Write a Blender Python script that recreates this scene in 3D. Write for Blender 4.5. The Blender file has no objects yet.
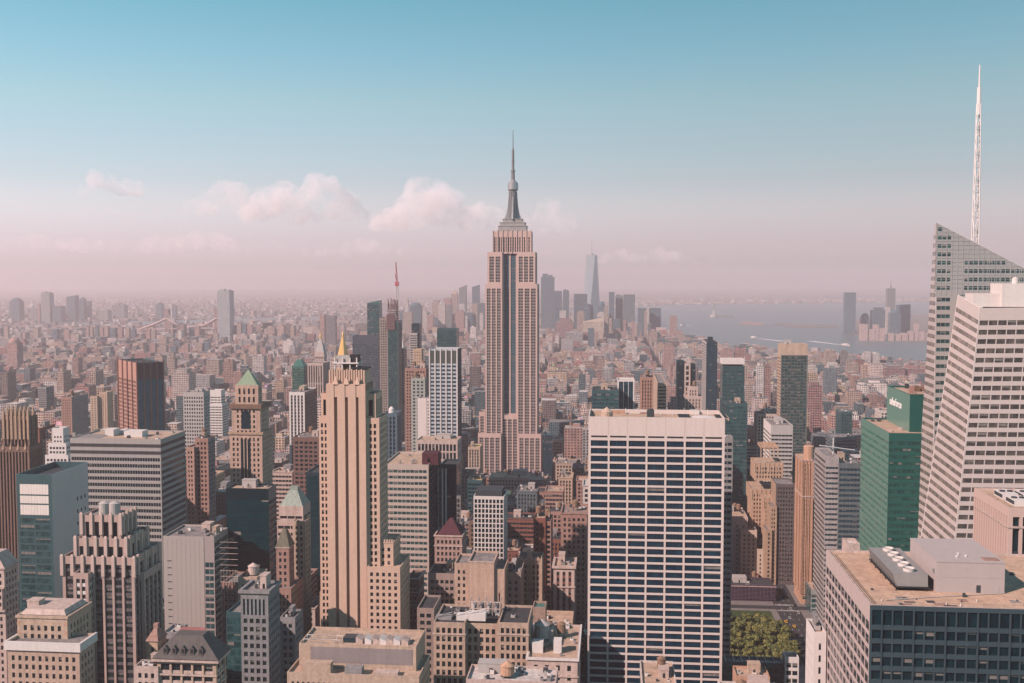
import bpy, math, random
import numpy as np
from mathutils import Vector, Matrix

random.seed(7)
SC = bpy.context.scene
COL = SC.collection

# ------------------------------------------------------------------ camera
CH = 255.0                     # height of the viewing deck above the streets
F = 1054.0                     # focal length in pixels of a 1024 wide frame
CX, CY, EYE = 512.0, 341.5, 279.0
PITCH = math.atan((CY - EYE) / F)
SP, CP = math.sin(PITCH), math.cos(PITCH)
cam_d = bpy.data.cameras.new('camera')
cam_d.sensor_width = 36.0
cam_d.lens = F * 36.0 / 1024.0
cam_d.clip_start = 1.0
cam_d.clip_end = 80000.0
cam = bpy.data.objects.new('camera', cam_d)
cam.location = (0, 0, CH)
cam.rotation_euler = (math.pi / 2 - PITCH, 0, 0)
COL.objects.link(cam)
SC.camera = cam

# ------------------------------------------------------------------ sky and sun
SUN_A, SUN_E = math.radians(55), math.radians(35)      # from behind the camera towards the left; elevation
to_sun = Vector((-math.sin(SUN_A) * math.cos(SUN_E), -math.cos(SUN_A) * math.cos(SUN_E), math.sin(SUN_E)))
world = bpy.data.worlds.new('World')
SC.world = world
world.use_nodes = True
wt = world.node_tree
for n in list(wt.nodes):
    wt.nodes.remove(n)
sky = wt.nodes.new('ShaderNodeTexSky')
sky.sky_type = 'NISHITA'
sky.sun_disc = False
sky.sun_elevation = SUN_E
sky.sun_rotation = -math.atan2(to_sun.x, to_sun.y)
sky.altitude = 250
sky.air_density = 1.0
sky.dust_density = 2.5
sky.ozone_density = 1.5
tc = wt.nodes.new('ShaderNodeTexCoord')
sep = wt.nodes.new('ShaderNodeSeparateXYZ')
ramp = wt.nodes.new('ShaderNodeValToRGB')
mul = wt.nodes.new('ShaderNodeMix')
mul.data_type = 'RGBA'
mul.blend_type = 'MULTIPLY'
mul.inputs['Factor'].default_value = 1.0
bg = wt.nodes.new('ShaderNodeBackground')
wo = wt.nodes.new('ShaderNodeOutputWorld')
SKY_TINT = [(0, (2.311, 2.186, 2.433)), (0.009, (2.311, 2.186, 2.433)), (0.023, (2.123, 1.747, 2.178)), (0.037, (1.78, 1.448, 1.768)), (0.051, (1.666, 1.36, 1.558)), (0.07, (1.521, 1.278, 1.33)), (0.092, (1.283, 1.156, 1.153)), (0.125, (1.154, 1.152, 1.064)), (0.16, (1.076, 1.192, 1.028)), (0.205, (0.855, 1.19, 1.05)), (0.255, (0.655, 1.162, 1.008)), (0.45, (0.22, 0.66, 0.72))]  # last stop darkens the unseen zenith to deepen the shade below
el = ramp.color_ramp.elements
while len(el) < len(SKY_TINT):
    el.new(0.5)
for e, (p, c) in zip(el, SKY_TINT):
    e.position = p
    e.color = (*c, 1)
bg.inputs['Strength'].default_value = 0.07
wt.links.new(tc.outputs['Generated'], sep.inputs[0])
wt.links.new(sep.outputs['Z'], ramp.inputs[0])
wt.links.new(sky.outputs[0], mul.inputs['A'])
side = wt.nodes.new('ShaderNodeMapRange')          # unseen rear sky given a darker teal tint to deepen shadows and reflections
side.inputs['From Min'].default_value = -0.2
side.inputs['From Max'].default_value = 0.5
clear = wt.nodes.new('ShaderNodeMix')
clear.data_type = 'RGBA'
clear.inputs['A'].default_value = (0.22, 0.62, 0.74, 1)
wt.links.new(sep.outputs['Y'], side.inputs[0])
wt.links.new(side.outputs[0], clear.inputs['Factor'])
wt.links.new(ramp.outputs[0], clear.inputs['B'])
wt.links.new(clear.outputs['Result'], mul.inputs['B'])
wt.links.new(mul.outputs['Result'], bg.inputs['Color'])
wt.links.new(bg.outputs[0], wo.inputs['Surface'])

sun_d = bpy.data.lights.new('sun', 'SUN')
sun_d.energy = 4.9
sun_d.angle = math.radians(0.5)
sun_d.color = (1.0, 0.765, 0.70)
sun = bpy.data.objects.new('sun', sun_d)
sun.rotation_euler = to_sun.to_track_quat('Z', 'Y').to_euler()
COL.objects.link(sun)

SC.view_settings.view_transform = 'Standard'
SC.view_settings.look = 'None'
SC.view_settings.exposure = 0.9
SC.view_settings.gamma = 1.0
SC.view_settings.use_curve_mapping = False
SC.cycles.max_bounces = 5
SC.cycles.diffuse_bounces = 2
SC.cycles.glossy_bounces = 2
SC.cycles.transmission_bounces = 2
SC.cycles.transparent_max_bounces = 6
SC.cycles.volume_bounces = 2
SC.cycles.use_denoising = True
SC.render.filter_size = 1.2
SC.cycles.use_adaptive_sampling = False
SC.cycles.adaptive_threshold = 0.02

HAZE_DENSITY = 0.95e-4
HAZE_COLOR = (0.88, 0.755, 0.775)

# ------------------------------------------------------------------ pixel <-> world
TH = math.radians(5.4)          # the street grid is turned this much against the view


def ray(px, py):
    x, up = (px - CX) / F, (CY - py) / F
    return Vector((x, CP + up * SP, -SP + up * CP))


def ground(px, py, z=0.0):
    d = ray(px, py)
    t = (z - CH) / d.z
    return Vector((d.x * t, d.y * t, z))


def project(X, Y, Z):
    zz = Z - CH
    fw = Y * CP - zz * SP
    up = Y * SP + zz * CP
    return CX + F * X / fw, CY - F * up / fw


# ------------------------------------------------------------------ materials
MATS = {}
ALBEDO = 0.64        # measured paint and stone tones are given as seen, this brings them to real reflectance


def new_mat(name):
    m = bpy.data.materials.new(name)
    m.use_nodes = True
    return m, m.node_tree, m.node_tree.nodes['Principled BSDF']


def stone(name, c, rough=0.85, var=0.3, metal=0.0, spec=0.18, streak=True):
    """Masonry, metal or paint with large soft stains and vertical streaks of weathering."""
    if name in MATS:
        return MATS[name]
    c = tuple(v * ALBEDO for v in c)
    m, t, b = new_mat(name)
    tcn = t.nodes.new('ShaderNodeTexCoord')
    mp = t.nodes.new('ShaderNodeMapping')
    mp.inputs['Scale'].default_value = (0.5, 0.5, 0.06) if streak else (0.25, 0.25, 0.25)
    n1 = t.nodes.new('ShaderNodeTexNoise')
    n1.inputs['Scale'].default_value = 1.0
    n1.inputs['Detail'].default_value = 5
    n2 = t.nodes.new('ShaderNodeTexNoise')
    n2.inputs['Scale'].default_value = 0.9
    n2.inputs['Detail'].default_value = 6
    add = t.nodes.new('ShaderNodeMath')
    add.operation = 'ADD'
    rp = t.nodes.new('ShaderNodeValToRGB')
    lo = [max(0.0, v * (1 - var)) for v in c]
    hi = [min(1.0, v * (1 + var * 0.6)) for v in c]
    rp.color_ramp.elements[0].position = 0.34
    rp.color_ramp.elements[1].position = 0.66
    rp.color_ramp.elements[0].color = (*lo, 1)
    rp.color_ramp.elements[1].color = (*hi, 1)
    half = t.nodes.new('ShaderNodeMath')
    half.operation = 'MULTIPLY'
    half.inputs[1].default_value = 0.5
    t.links.new(tcn.outputs['Object'], mp.inputs[0])
    t.links.new(mp.outputs[0], n1.inputs['Vector'])
    t.links.new(tcn.outputs['Object'], n2.inputs['Vector'])
    t.links.new(n1.outputs['Fac'], add.inputs[0])
    t.links.new(n2.outputs['Fac'], add.inputs[1])
    t.links.new(add.outputs[0], half.inputs[0])
    t.links.new(half.outputs[0], rp.inputs[0])
    t.links.new(rp.outputs[0], b.inputs['Base Color'])
    b.inputs['Roughness'].default_value = rough
    b.inputs['Metallic'].default_value = metal
    b.inputs['Specular IOR Level'].default_value = spec
    MATS[name] = m
    return m


def glass(name, c, c2=None, rough=0.06, spec=0.28):
    """Dark window glass: each pane a little different in tone and in the tilt of its reflection."""
    if name in MATS:
        return MATS[name]
    m, t, b = new_mat(name)
    g = t.nodes.new('ShaderNodeNewGeometry')
    mp = t.nodes.new('ShaderNodeMapping')
    mp.inputs['Scale'].default_value = (0.33, 0.33, 0.27)
    n = t.nodes.new('ShaderNodeTexNoise')
    n.inputs['Scale'].default_value = 1.0
    n.inputs['Detail'].default_value = 2
    rp = t.nodes.new('ShaderNodeValToRGB')
    c2 = c2 or tuple(v * 3.0 for v in c)
    rp.color_ramp.elements[0].position = 0.42
    rp.color_ramp.elements[1].position = 0.75
    rp.color_ramp.elements[0].color = (*c, 1)
    rp.color_ramp.elements[1].color = (*c2, 1)
    bp = t.nodes.new('ShaderNodeBump')
    bp.inputs['Strength'].default_value = 0.12
    bp.inputs['Distance'].default_value = 0.25
    t.links.new(g.outputs['Position'], mp.inputs[0])
    t.links.new(mp.outputs[0], n.inputs['Vector'])
    t.links.new(n.outputs['Fac'], rp.inputs[0])
    t.links.new(rp.outputs[0], b.inputs['Base Color'])
    t.links.new(n.outputs['Fac'], bp.inputs['Height'])
    t.links.new(bp.outputs[0], b.inputs['Normal'])
    b.inputs['Roughness'].default_value = rough
    b.inputs['Specular IOR Level'].default_value = spec
    MATS[name] = m
    return m


TAN = stone('tan_limestone', (0.52, 0.37, 0.27))
TAN2 = stone('pale_tan_brick', (0.50, 0.375, 0.29))
BUFF = stone('buff_brick', (0.43, 0.30, 0.21))
PINKW = stone('pale_pink_stone', (0.55, 0.43, 0.38))
WHITE = stone('white_travertine', (0.68, 0.58, 0.535), var=0.08)
WHITEP = stone('white_panel', (0.70, 0.65, 0.62), var=0.1)
GREYL = stone('pale_grey_concrete', (0.45, 0.42, 0.40), var=0.14)
GREYM = stone('grey_concrete', (0.28, 0.27, 0.27))
GREYD = stone('dark_grey_metal', (0.05, 0.062, 0.07))
STEEL = stone('blue_grey_steel', (0.075, 0.095, 0.105), rough=0.5)
BROWN = stone('brown_stone', (0.20, 0.125, 0.09))
REDB = stone('red_brick', (0.24, 0.10, 0.075))
PINKB = stone('pink_brick', (0.36, 0.22, 0.18))
MAROON = stone('maroon_paint', (0.09, 0.03, 0.04))
ORANGE = stone('orange_tan_brick', (0.52, 0.315, 0.215))
COPPER = stone('green_copper', (0.20, 0.30, 0.23), rough=0.6)
COPPERP = stone('pale_green_copper', (0.31, 0.37, 0.32), rough=0.6)
GOLD = stone('gilded_tile', (0.80, 0.50, 0.19), rough=0.42, metal=0.3, var=0.1)
SILVER = stone('silver_metal', (0.50, 0.50, 0.50), rough=0.4, metal=0.6, var=0.12)
ROOFT = stone('tan_roof_gravel', (0.52, 0.375, 0.28), var=0.38, streak=False)
ROOFG = stone('grey_roof_gravel', (0.27, 0.245, 0.235), var=0.5, streak=False)
ROOFD = stone('dark_roof_tar', (0.06, 0.06, 0.065), var=0.4, streak=False)
ROOFW = stone('white_roof_coating', (0.62, 0.56, 0.52), var=0.35, streak=False)
SLATE = stone('grey_slate', (0.12, 0.11, 0.105), var=0.25)
WOOD = stone('weathered_cedar', (0.25, 0.16, 0.11))
GREENS = stone('green_spandrel_glass', (0.045, 0.16, 0.125), rough=0.18, spec=0.6, var=0.12)
GREENL = stone('sunlit_green_panel', (0.13, 0.27, 0.215), rough=0.3, spec=0.5, var=0.1)  # lit copy of the deep green panel, sunlight put into the colour
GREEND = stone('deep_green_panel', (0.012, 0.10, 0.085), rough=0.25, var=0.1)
TEALP = stone('teal_panel', (0.04, 0.10, 0.11), rough=0.25, spec=0.5, var=0.15)
NAVY = stone('navy_panel', (0.016, 0.04, 0.056), rough=0.25, spec=0.5, var=0.15)
BLUEP = stone('slate_blue_panel', (0.10, 0.15, 0.19), rough=0.4, var=0.12)
PURPLE = stone('purple_debris_netting', (0.075, 0.05, 0.075), rough=0.95)
REDP = stone('red_crane_paint', (0.50, 0.13, 0.14), rough=0.5)
WHITESTEEL = stone('white_steel', (0.75, 0.72, 0.70), rough=0.45, var=0.06)
DARK = stone('dark_recess', (0.025, 0.027, 0.03), rough=0.6)

GLASS = glass('dark_window_glass', (0.005, 0.011, 0.014), (.016, .026, .03))
GLASSB = glass('blue_window_glass', (0.006, 0.022, 0.034), (0.02, 0.055, 0.075))
GLASST = glass('teal_window_glass', (0.006, 0.028, 0.032), (0.028, 0.08, 0.082))
GLASSG = glass('green_window_glass', (0.004, 0.032, 0.028), (0.018, 0.085, 0.066))
GLASSK = glass('black_window_glass', (0.001, 0.010, 0.015), (0.003, 0.021, 0.029), rough=0.04)
PETROL = glass('petrol_window_glass', (0.0, 0.017, 0.022), (0.001, 0.026, 0.034), spec=.2)
DEEPTEAL = glass('deep_teal_window_glass', (0.008, 0.065, 0.09), (0.015, 0.10, 0.135), spec=.25)
BLIND = stone('pale_window_blind', (0.22, 0.205, 0.19), var=0.4)

# ------------------------------------------------------------------ mesh building
class MB:
    def __init__(self):
        self.v, self.f, self.m = [], [], []

    def quad(self, a, b, c, d, mi=0):
        k = len(self.v)
        self.v += [a, b, c, d]
        self.f.append((k, k + 1, k + 2, k + 3))
        self.m.append(mi)

    def poly(self, pts, mi=0):
        k = len(self.v)
        self.v += list(pts)
        self.f.append(tuple(range(k, k + len(pts))))
        self.m.append(mi)

    def box(self, x0, x1, y0, y1, z0, z1, mi=0, bottom=False):
        k = len(self.v)
        self.v += [(x0, y0, z0), (x1, y0, z0), (x1, y1, z0), (x0, y1, z0), (x0, y0, z1), (x1, y0, z1), (x1, y1, z1), (x0, y1, z1)]
        fs = [(0, 1, 5, 4), (1, 2, 6, 5), (2, 3, 7, 6), (3, 0, 4, 7), (4, 5, 6, 7)]
        if bottom:
            fs.append((3, 2, 1, 0))
        for q in fs:
            self.f.append(tuple(k + i for i in q))
            self.m.append(mi)

    def frustum(self, cx, cy, z0, z1, r0, r1, n=12, mi=0, cap=True, rot=0.0, sx=1.0, sy=1.0):
        k = len(self.v)
        for z, r in ((z0, r0), (z1, r1)):
            for i in range(n):
                a = rot + 2 * math.pi * i / n
                self.v.append((cx + r * math.cos(a) * sx, cy + r * math.sin(a) * sy, z))
        for i in range(n):
            j = (i + 1) % n
            self.f.append((k + i, k + j, k + n + j, k + n + i))
            self.m.append(mi)
        if cap:
            self.f.append(tuple(k + n + i for i in range(n)))
            self.m.append(mi)

    def pyramid(self, x0, x1, y0, y1, z0, z1, top=0.0, mi=0):
        """Hipped roof; top is the fraction of the plan that stays flat at the summit."""
        cx, cy = (x0 + x1) / 2, (y0 + y1) / 2
        hx, hy = (x1 - x0) / 2 * top, (y1 - y0) / 2 * top
        b = [(x0, y0, z0), (x1, y0, z0), (x1, y1, z0), (x0, y1, z0)]
        t = [(cx - hx, cy - hy, z1), (cx + hx, cy - hy, z1), (cx + hx, cy + hy, z1), (cx - hx, cy + hy, z1)]
        if top <= 0.001:
            for i in range(4):
                self.poly([b[i], b[(i + 1) % 4], (cx, cy, z1)], mi)
        else:
            for i in range(4):
                self.quad(b[i], b[(i + 1) % 4], t[(i + 1) % 4], t[i], mi)
            self.quad(*t, mi)

    def bar(self, a, b, r, n=4, mi=0):
        a, b = Vector(a), Vector(b)
        d = (b - a).normalized()
        s = d.orthogonal().normalized()
        w = d.cross(s)
        k = len(self.v)
        for p in (a, b):
            for i in range(n):
                an = 2 * math.pi * (i + 0.5) / n
                self.v.append(tuple(p + s * (r * math.cos(an)) + w * (r * math.sin(an))))
        for i in range(n):
            j = (i + 1) % n
            self.f.append((k + i, k + j, k + n + j, k + n + i))
            self.m.append(mi)
        self.f.append(tuple(k + i for i in reversed(range(n))))
        self.f.append(tuple(k + n + i for i in range(n)))
        self.m += [mi, mi]

    def mesh(self, name, mats):
        me = bpy.data.meshes.new(name)
        me.from_pydata([tuple(p) for p in self.v], [], self.f)
        for m in mats:
            me.materials.append(m)
        if len(mats) > 1:
            me.polygons.foreach_set('material_index', self.m)
        me.update()
        return me

    def build(self, name, mats, parent=None):
        if not isinstance(mats, (list, tuple)):
            mats = [mats]
        o = bpy.data.objects.new(name, self.mesh(name, mats))
        COL.objects.link(o)
        if parent is not None:
            o.parent = parent
        return o


def tag(o, label=None, cat=None, group=None, kind=None):
    for k, v in (('label', label), ('category', cat), ('group', group), ('kind', kind)):
        if v:
            o[k] = v
    return o


# ------------------------------------------------------------------ facades
def G(bay=3.0, fh=3.7, ww=0.5, wh=0.5, **k):
    d = dict(mode='g', bay=bay, fh=fh, ww=ww, wh=wh, top=2.5, side=1.0, rec=0.35, d2=0.0, gl=GLASS, sp=None, blind=0.2, bot=0.0, mull=0)
    d.update(k)
    return d


def R(bay=3.0, fh=3.7, ww=0.55, wh=0.55, **k):
    return G(bay, fh, ww, wh, **dict(dict(mode='r', rec=0.7, d2=0.45), **k))


def B(bay=3.0, fh=3.8, ww=0.93, wh=0.5, **k):
    return G(bay, fh, ww, wh, **dict(dict(mode='b', rec=0.4, d2=0.15, side=0.4), **k))


PANES = {}


def pane_mesh(w, h, b, gl, mull):
    key = (round(w, 2), round(h, 2), b, gl.name, mull)
    if key not in PANES:
        mb = MB()
        z = h * (1 - b)
        mb.quad((0, 0, 0), (w, 0, 0), (w, 0, z), (0, 0, z), 0)
        if b > 0:
            mb.quad((0, 0, z), (w, 0, z), (w, 0, h), (0, 0, h), 1)
        if mull:
            for i in range(1, mull + 1):
                x = w * i / (mull + 1)
                mb.quad((x - 0.07, -0.06, 0), (x + 0.07, -0.06, 0), (x + 0.07, -0.06, h), (x - 0.07, -0.06, h), 2)
        PANES[key] = mb.mesh('window', [gl, BLIND, GREYD])
    return PANES[key]


MASSES = []      # world boxes of everything large, for placing the ordinary city round it
SITES = []


class Site:
    def __init__(self, name, label, cat, px, py, Y, phi=None, yb=683, group=None, nwin=None, world=None):
        self.phi = TH if phi is None else phi
        self.c = Vector((math.cos(self.phi), -math.sin(self.phi), 0))
        self.n = Vector((math.sin(self.phi), math.cos(self.phi), 0))
        if world is None:
            d = ray(px, py)
            t = Y / d.y
            self.o = Vector((d.x * t, Y, 0))
        else:
            self.o = Vector(world)
        self.Y = self.o.y
        self.yb = yb
        r = bpy.data.objects.new(name, None)
        r.location = self.o
        r.rotation_euler = (0, 0, -self.phi)
        COL.objects.link(r)
        self.root = tag(r, label, cat, group)
        self.name, self.label = name, label
        self.mbs = {}
        self.win = []
        self.nwin = (100 if self.Y < 820 else 0) if nwin is None else nwin
        self.rects = []
        self.rng = random.Random(hash((round(self.o.x), round(self.o.y))) & 0xffff)
        SITES.append(self)

    # pixel helpers -------------------------------------------------
    def at(self, px, py, ly=0.0):
        d = ray(px, py)
        e = Vector((0, 0, CH)) - self.o
        t = (ly - e.dot(self.n)) / d.dot(self.n)
        p = e + d * t
        return p.dot(self.c), p.z

    def lx(self, px, py, ly=0.0):
        return self.at(px, py, ly)[0]

    def z(self, py, px=None, ly=0.0):
        if px is None:
            px = project(self.o.x, self.o.y, 100)[0]
        return self.at(px, py, ly)[1]

    def dep(self, px, py, lx):
        d = ray(px, py)
        e = Vector((0, 0, CH)) - self.o
        t = (lx - e.dot(self.c)) / d.dot(self.c)
        p = e + d * t
        return p.dot(self.n)

    def onz(self, px, py, z):
        g = ground(px, py, z) - Vector((self.o.x, self.o.y, 0))
        return g.dot(self.c), g.dot(self.n)

    def world(self, x, y, z=0.0):
        return self.o + self.c * x + self.n * y + Vector((0, 0, z))

    # geometry ------------------------------------------------------
    def mb(self, part, mat):
        return self.mbs.setdefault((part, mat.name), MB())

    def note(self, x0, x1, y0, y1, z1):
        MASSES.append((self, x0, x1, y0, y1, z1))

    def facade(self, P, L, z0, z1, st, mat, part='wall', zlow=None, plain=False):
        """P(u, z, d) -> local point on the face, d metres in from the wall plane."""
        mb = self.mb(part, mat)
        if plain or st is None or L < 2.0:
            mb.quad(P(0, z0, 0), P(L, z0, 0), P(L, z1, 0), P(0, z1, 0))
            return
        side = min(st['side'], L * 0.2)
        if st['mode'] in 'gr':
            st = dict(st, ww=min(.9, st['ww'] * 1.12), wh=min(.9, st['wh'] * 1.14))
        n = max(1, round((L - 2 * side) / st['bay']))
        b = (L - 2 * side) / n
        us = [(side + i * b + b * (1 - st['ww']) / 2, side + i * b + b * (1 + st['ww']) / 2) for i in range(n)]
        fh, zt = st['fh'], z1 - st['top']
        low = max(z0 + st['bot'], zlow if zlow is not None else z0)
        rows = []
        k = 0
        while zt - (k + 1) * fh >= low:
            base = zt - (k + 1) * fh
            o = base + fh * (1 - st['wh']) * 0.55
            rows.append((o, o + fh * st['wh']))
            k += 1
        if not rows:
            mb.quad(P(0, z0, 0), P(L, z0, 0), P(L, z1, 0), P(0, z1, 0))
            return
        rows.reverse()
        rec, d2 = st['rec'], st['d2']
        sm = st['sp']
        ms = mb if sm is None else self.mb('spandrel', sm)
        zb = rows[0][0]
        ztop = rows[-1][1]
        q = mb.quad
        q(P(0, ztop, 0), P(L, ztop, 0), P(L, z1, 0), P(0, z1, 0))
        q(P(0, z0, 0), P(L, z0, 0), P(L, zb, 0), P(0, zb, 0))
        if st['mode'] in 'gr':
            e = [0.0] + [x for u in us for x in u] + [L]
            for i in range(0, len(e), 2):
                if e[i + 1] - e[i] > 0.01:
                    q(P(e[i], zb, 0), P(e[i + 1], zb, 0), P(e[i + 1], ztop, 0), P(e[i], ztop, 0))
            for ua, ub in us:
                q(P(ua, zb, 0), P(ua, ztop, 0), P(ua, ztop, rec), P(ua, zb, rec))
                q(P(ub, ztop, 0), P(ub, zb, 0), P(ub, zb, rec), P(ub, ztop, rec))
                q(P(ua, zb, 0), P(ua, zb, rec), P(ub, zb, rec), P(ub, zb, 0))
                for (a0, a1), (b0, b1) in zip(rows, rows[1:]):
                    ms.quad(P(ua, a1, d2), P(ub, a1, d2), P(ub, b0, d2), P(ua, b0, d2))
                    ms.quad(P(ua, b0, d2), P(ub, b0, d2), P(ub, b0, rec), P(ua, b0, rec))
        else:
            for (a0, a1), (b0, b1) in zip(rows, rows[1:]):
                q(P(0, a1, 0), P(L, a1, 0), P(L, b0, 0), P(0, b0, 0))
                q(P(0, b0, 0), P(L, b0, 0), P(L, b0, rec), P(0, b0, rec))
            q(P(0, zb, 0), P(L, zb, 0), P(L, zb, rec), P(0, zb, rec))
            e = [0.0] + [x for u in us for x in u] + [L]
            for (a0, a1) in rows:
                for i in range(0, len(e), 2):
                    d = 0.0 if i == 0 or i == len(e) - 2 else d2
                    if e[i + 1] - e[i] > 0.01:
                        ms.quad(P(e[i], a0, d), P(e[i + 1], a0, d), P(e[i + 1], a1, d), P(e[i], a1, d))
        if st.get('split'):
            for ua, ub in us:
                c0, c1 = ua + (ub - ua) * .44, ua + (ub - ua) * .56
                ms.quad(P(c0, zb, d2), P(c1, zb, d2), P(c1, ztop, d2), P(c0, ztop, d2))
        for (a0, a1) in rows:
            for ua, ub in us:
                o = Vector(P(ua, a0, rec))
                self.win.append((o, Vector(P(ub, a0, rec)) - o, Vector(P(ua, a1, rec)) - o, st))

    def face(self, x0, y0, dx, dy):
        nx, ny = dy, -dx
        return lambda u, z, d: (x0 + dx * u - nx * d, y0 + dy * u - ny * d, z)

    def box(self, x0, x1, y0, y1, z0, z1, st=None, wm=TAN, rm=ROOFG, ph=1.0, sf=None, sr=None, sl=None, part='wall', roof=True, noted=True, wr=None, wl=None):
        """A block of the building: four facades, a parapet and a roof of its own."""
        zlow = max(z0, self.z(self.yb, None, y0) - 60) if self.yb < 683 else max(z0, 3.0, self.z(683, None, y0) - 30)
        f, r, l = (sf or st, sr or st, sl or st)
        self.facade(self.face(x0, y0, 1, 0), x1 - x0, z0, z1, f, wm, part, zlow, plain=f == 'plain' or f is None)
        self.facade(self.face(x1, y0, 0, 1), y1 - y0, z0, z1, r, wr or wm, part, zlow, plain=r == 'plain' or r is None)
        self.facade(self.face(x0, y1, 0, -1), y1 - y0, z0, z1, l, wl or wm, part, zlow, plain=l == 'plain' or l is None)
        self.facade(self.face(x1, y1, -1, 0), x1 - x0, z0, z1, None, wm, part, plain=True)
        if roof:
            t = min(0.5, (x1 - x0) * 0.1)
            mb = self.mb(part, wm)
            o = [(x0, y0), (x1, y0), (x1, y1), (x0, y1)]
            i = [(x0 + t, y0 + t), (x1 - t, y0 + t), (x1 - t, y1 - t), (x0 + t, y1 - t)]
            for a in range(4):
                b = (a + 1) % 4
                mb.quad((*o[a], z1), (*o[b], z1), (*i[b], z1), (*i[a], z1))
                mb.quad((*i[a], z1), (*i[b], z1), (*i[b], z1 - ph), (*i[a], z1 - ph))
            rb = MB()
            rb.quad(*[(*p, z1 - ph) for p in i])
            rb.build('roof', rm, self.root)
        if noted:
            self.note(x0, x1, y0, y1, z1)
        return x0, x1, y0, y1, z1

    def mass(self, a, b, yt, ly=0.0, dep=28.0, xs=None, z0=0.0, **k):
        """A block given by where its front's left and right edges and roof line stand at depth ly."""
        x0, z1 = self.at(a, yt, ly)
        x1 = self.lx(b, yt, ly)
        if xs is not None:
            dep = (self.dep(xs, yt, x1) if xs >= b else self.dep(xs, yt, x0)) - ly
            dep = min(max(dep, 6.0), 120.0)
        return self.box(x0, x1, ly, ly + dep, z0, z1, **k)

    # roof furniture ------------------------------------------------
    def part(self, name, mb, mats):
        return mb.build(name, mats, self.root)

    def tank(self, x, y, z, r=2.0, h=3.6, legs=2.6, mat=None):
        t = MB()
        t.frustum(x, y, z + legs, z + legs + h, r, r * 0.96, 14, 0)
        t.frustum(x, y, z + legs + h, z + legs + h + r * 0.65, r * 1.08, 0.12, 14, 0)
        o = self.part('water_tank', t, mat or WOOD)
        f = MB()
        for sx in (-1, 1):
            for sy in (-1, 1):
                f.bar((x + sx * r * 0.6, y + sy * r * 0.6, z), (x + sx * r * 0.6, y + sy * r * 0.6, z + legs), 0.14)
        f.box(x - r * 0.9, x + r * 0.9, y - r * 0.9, y + r * 0.9, z + legs - 0.25, z + legs - 0.02, bottom=True)
        f.build('tank_stand', GREYD, o)

    def clutter(self, m, n=5, tank=0, big=1, mats=None):
        x0, x1, y0, y1, z1 = m
        z = z1 - 1.0 + 0.002
        w, d = x1 - x0, y1 - y0
        rng = self.rng
        mats = mats or [GREYL, GREYM, PINKW, TAN2]
        for i in range(big):
            bw, bd, bh = w * rng.uniform(.2, .38), d * rng.uniform(.25, .4), rng.uniform(3, 5.5)
            bx, by = rng.uniform(x0 + 1.5, x1 - bw - 1.5), rng.uniform(y0 + d * .35, max(y0 + d * .36, y1 - bd - 1.5))
            mb = MB()
            mb.box(bx, bx + bw, by, by + bd, z, z + bh)
            mb.box(bx - .15, bx + bw + .15, by - .15, by + bd + .15, z + bh + .003, z + bh + .3, bottom=True)
            mb.quad((bx + bw * .4, by - .02, z), (bx + bw * .4 + 1.1, by - .02, z), (bx + bw * .4 + 1.1, by - .02, z + 2.2), (bx + bw * .4, by - .02, z + 2.2), 1)
            self.part('bulkhead', mb, [rng.choice(mats), DARK])
        for i in range(n):
            s = rng.uniform(.8, 2.2)
            bx, by, bh = rng.uniform(x0 + 1, x1 - 1 - s), rng.uniform(y0 + 1, y1 - 1 - s), rng.uniform(.7, 2.0)
            mb = MB()
            mb.box(bx, bx + s, by, by + s * rng.uniform(.6, 1.6), z + .15, z + bh, bottom=True)
            mb.frustum(bx + s / 2, by + s / 2, z + bh + .002, z + bh + .25, s * .3, s * .3, 8, 1)
            for sx in (.1, s - .1):
                mb.bar((bx + sx, by + .2, z), (bx + sx, by + .2, z + .15), .07)
            self.part('air_unit', mb, [rng.choice([GREYL, GREYM, WHITEP, GREYD]), GREYD])
        for i in range(tank):
            self.tank(rng.uniform(x0 + w * .2, x1 - w * .2), rng.uniform(y0 + d * .3, y1 - d * .2), z)

    def cornice(self, m, z=None, h=0.9, out=0.7, mat=TAN):
        x0, x1, y0, y1, z1 = m
        z = z1 - h if z is None else z
        mb = MB()
        mb.box(x0 - out, x1 + out, y0 - out, y0 - .003, z, z + h, bottom=True)
        mb.box(x0 - out, x0 - .003, y0 - .0, y1 + out, z, z + h, bottom=True)
        mb.box(x1 + .003, x1 + out, y0 - .0, y1 + out, z, z + h, bottom=True)
        self.part('cornice', mb, mat)

    def finish(self):
        for (part, mname), mb in self.mbs.items():
            if mb.f:
                mb.build(part, MATS[mname], self.root)
        if not self.win:
            return
        eye = Vector((0, 0, CH))
        zv = self.z(self.yb)
        rot = Matrix.Rotation(-self.phi, 3, 'Z')
        scored = []
        for w in self.win:
            o, u, v, st = w
            p = self.o + rot @ o
            nrm = rot @ u.cross(v)
            d = eye - p
            s = nrm.dot(d) / d.length ** 3
            px = project(*p)[0]
            if not (-5 < px < 1029):
                s *= 0.01
            if p.z < zv - 3:
                s *= 0.01
            scored.append((s, w))
        scored.sort(key=lambda q: -q[0])
        rng = self.rng
        rest = {}
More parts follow.
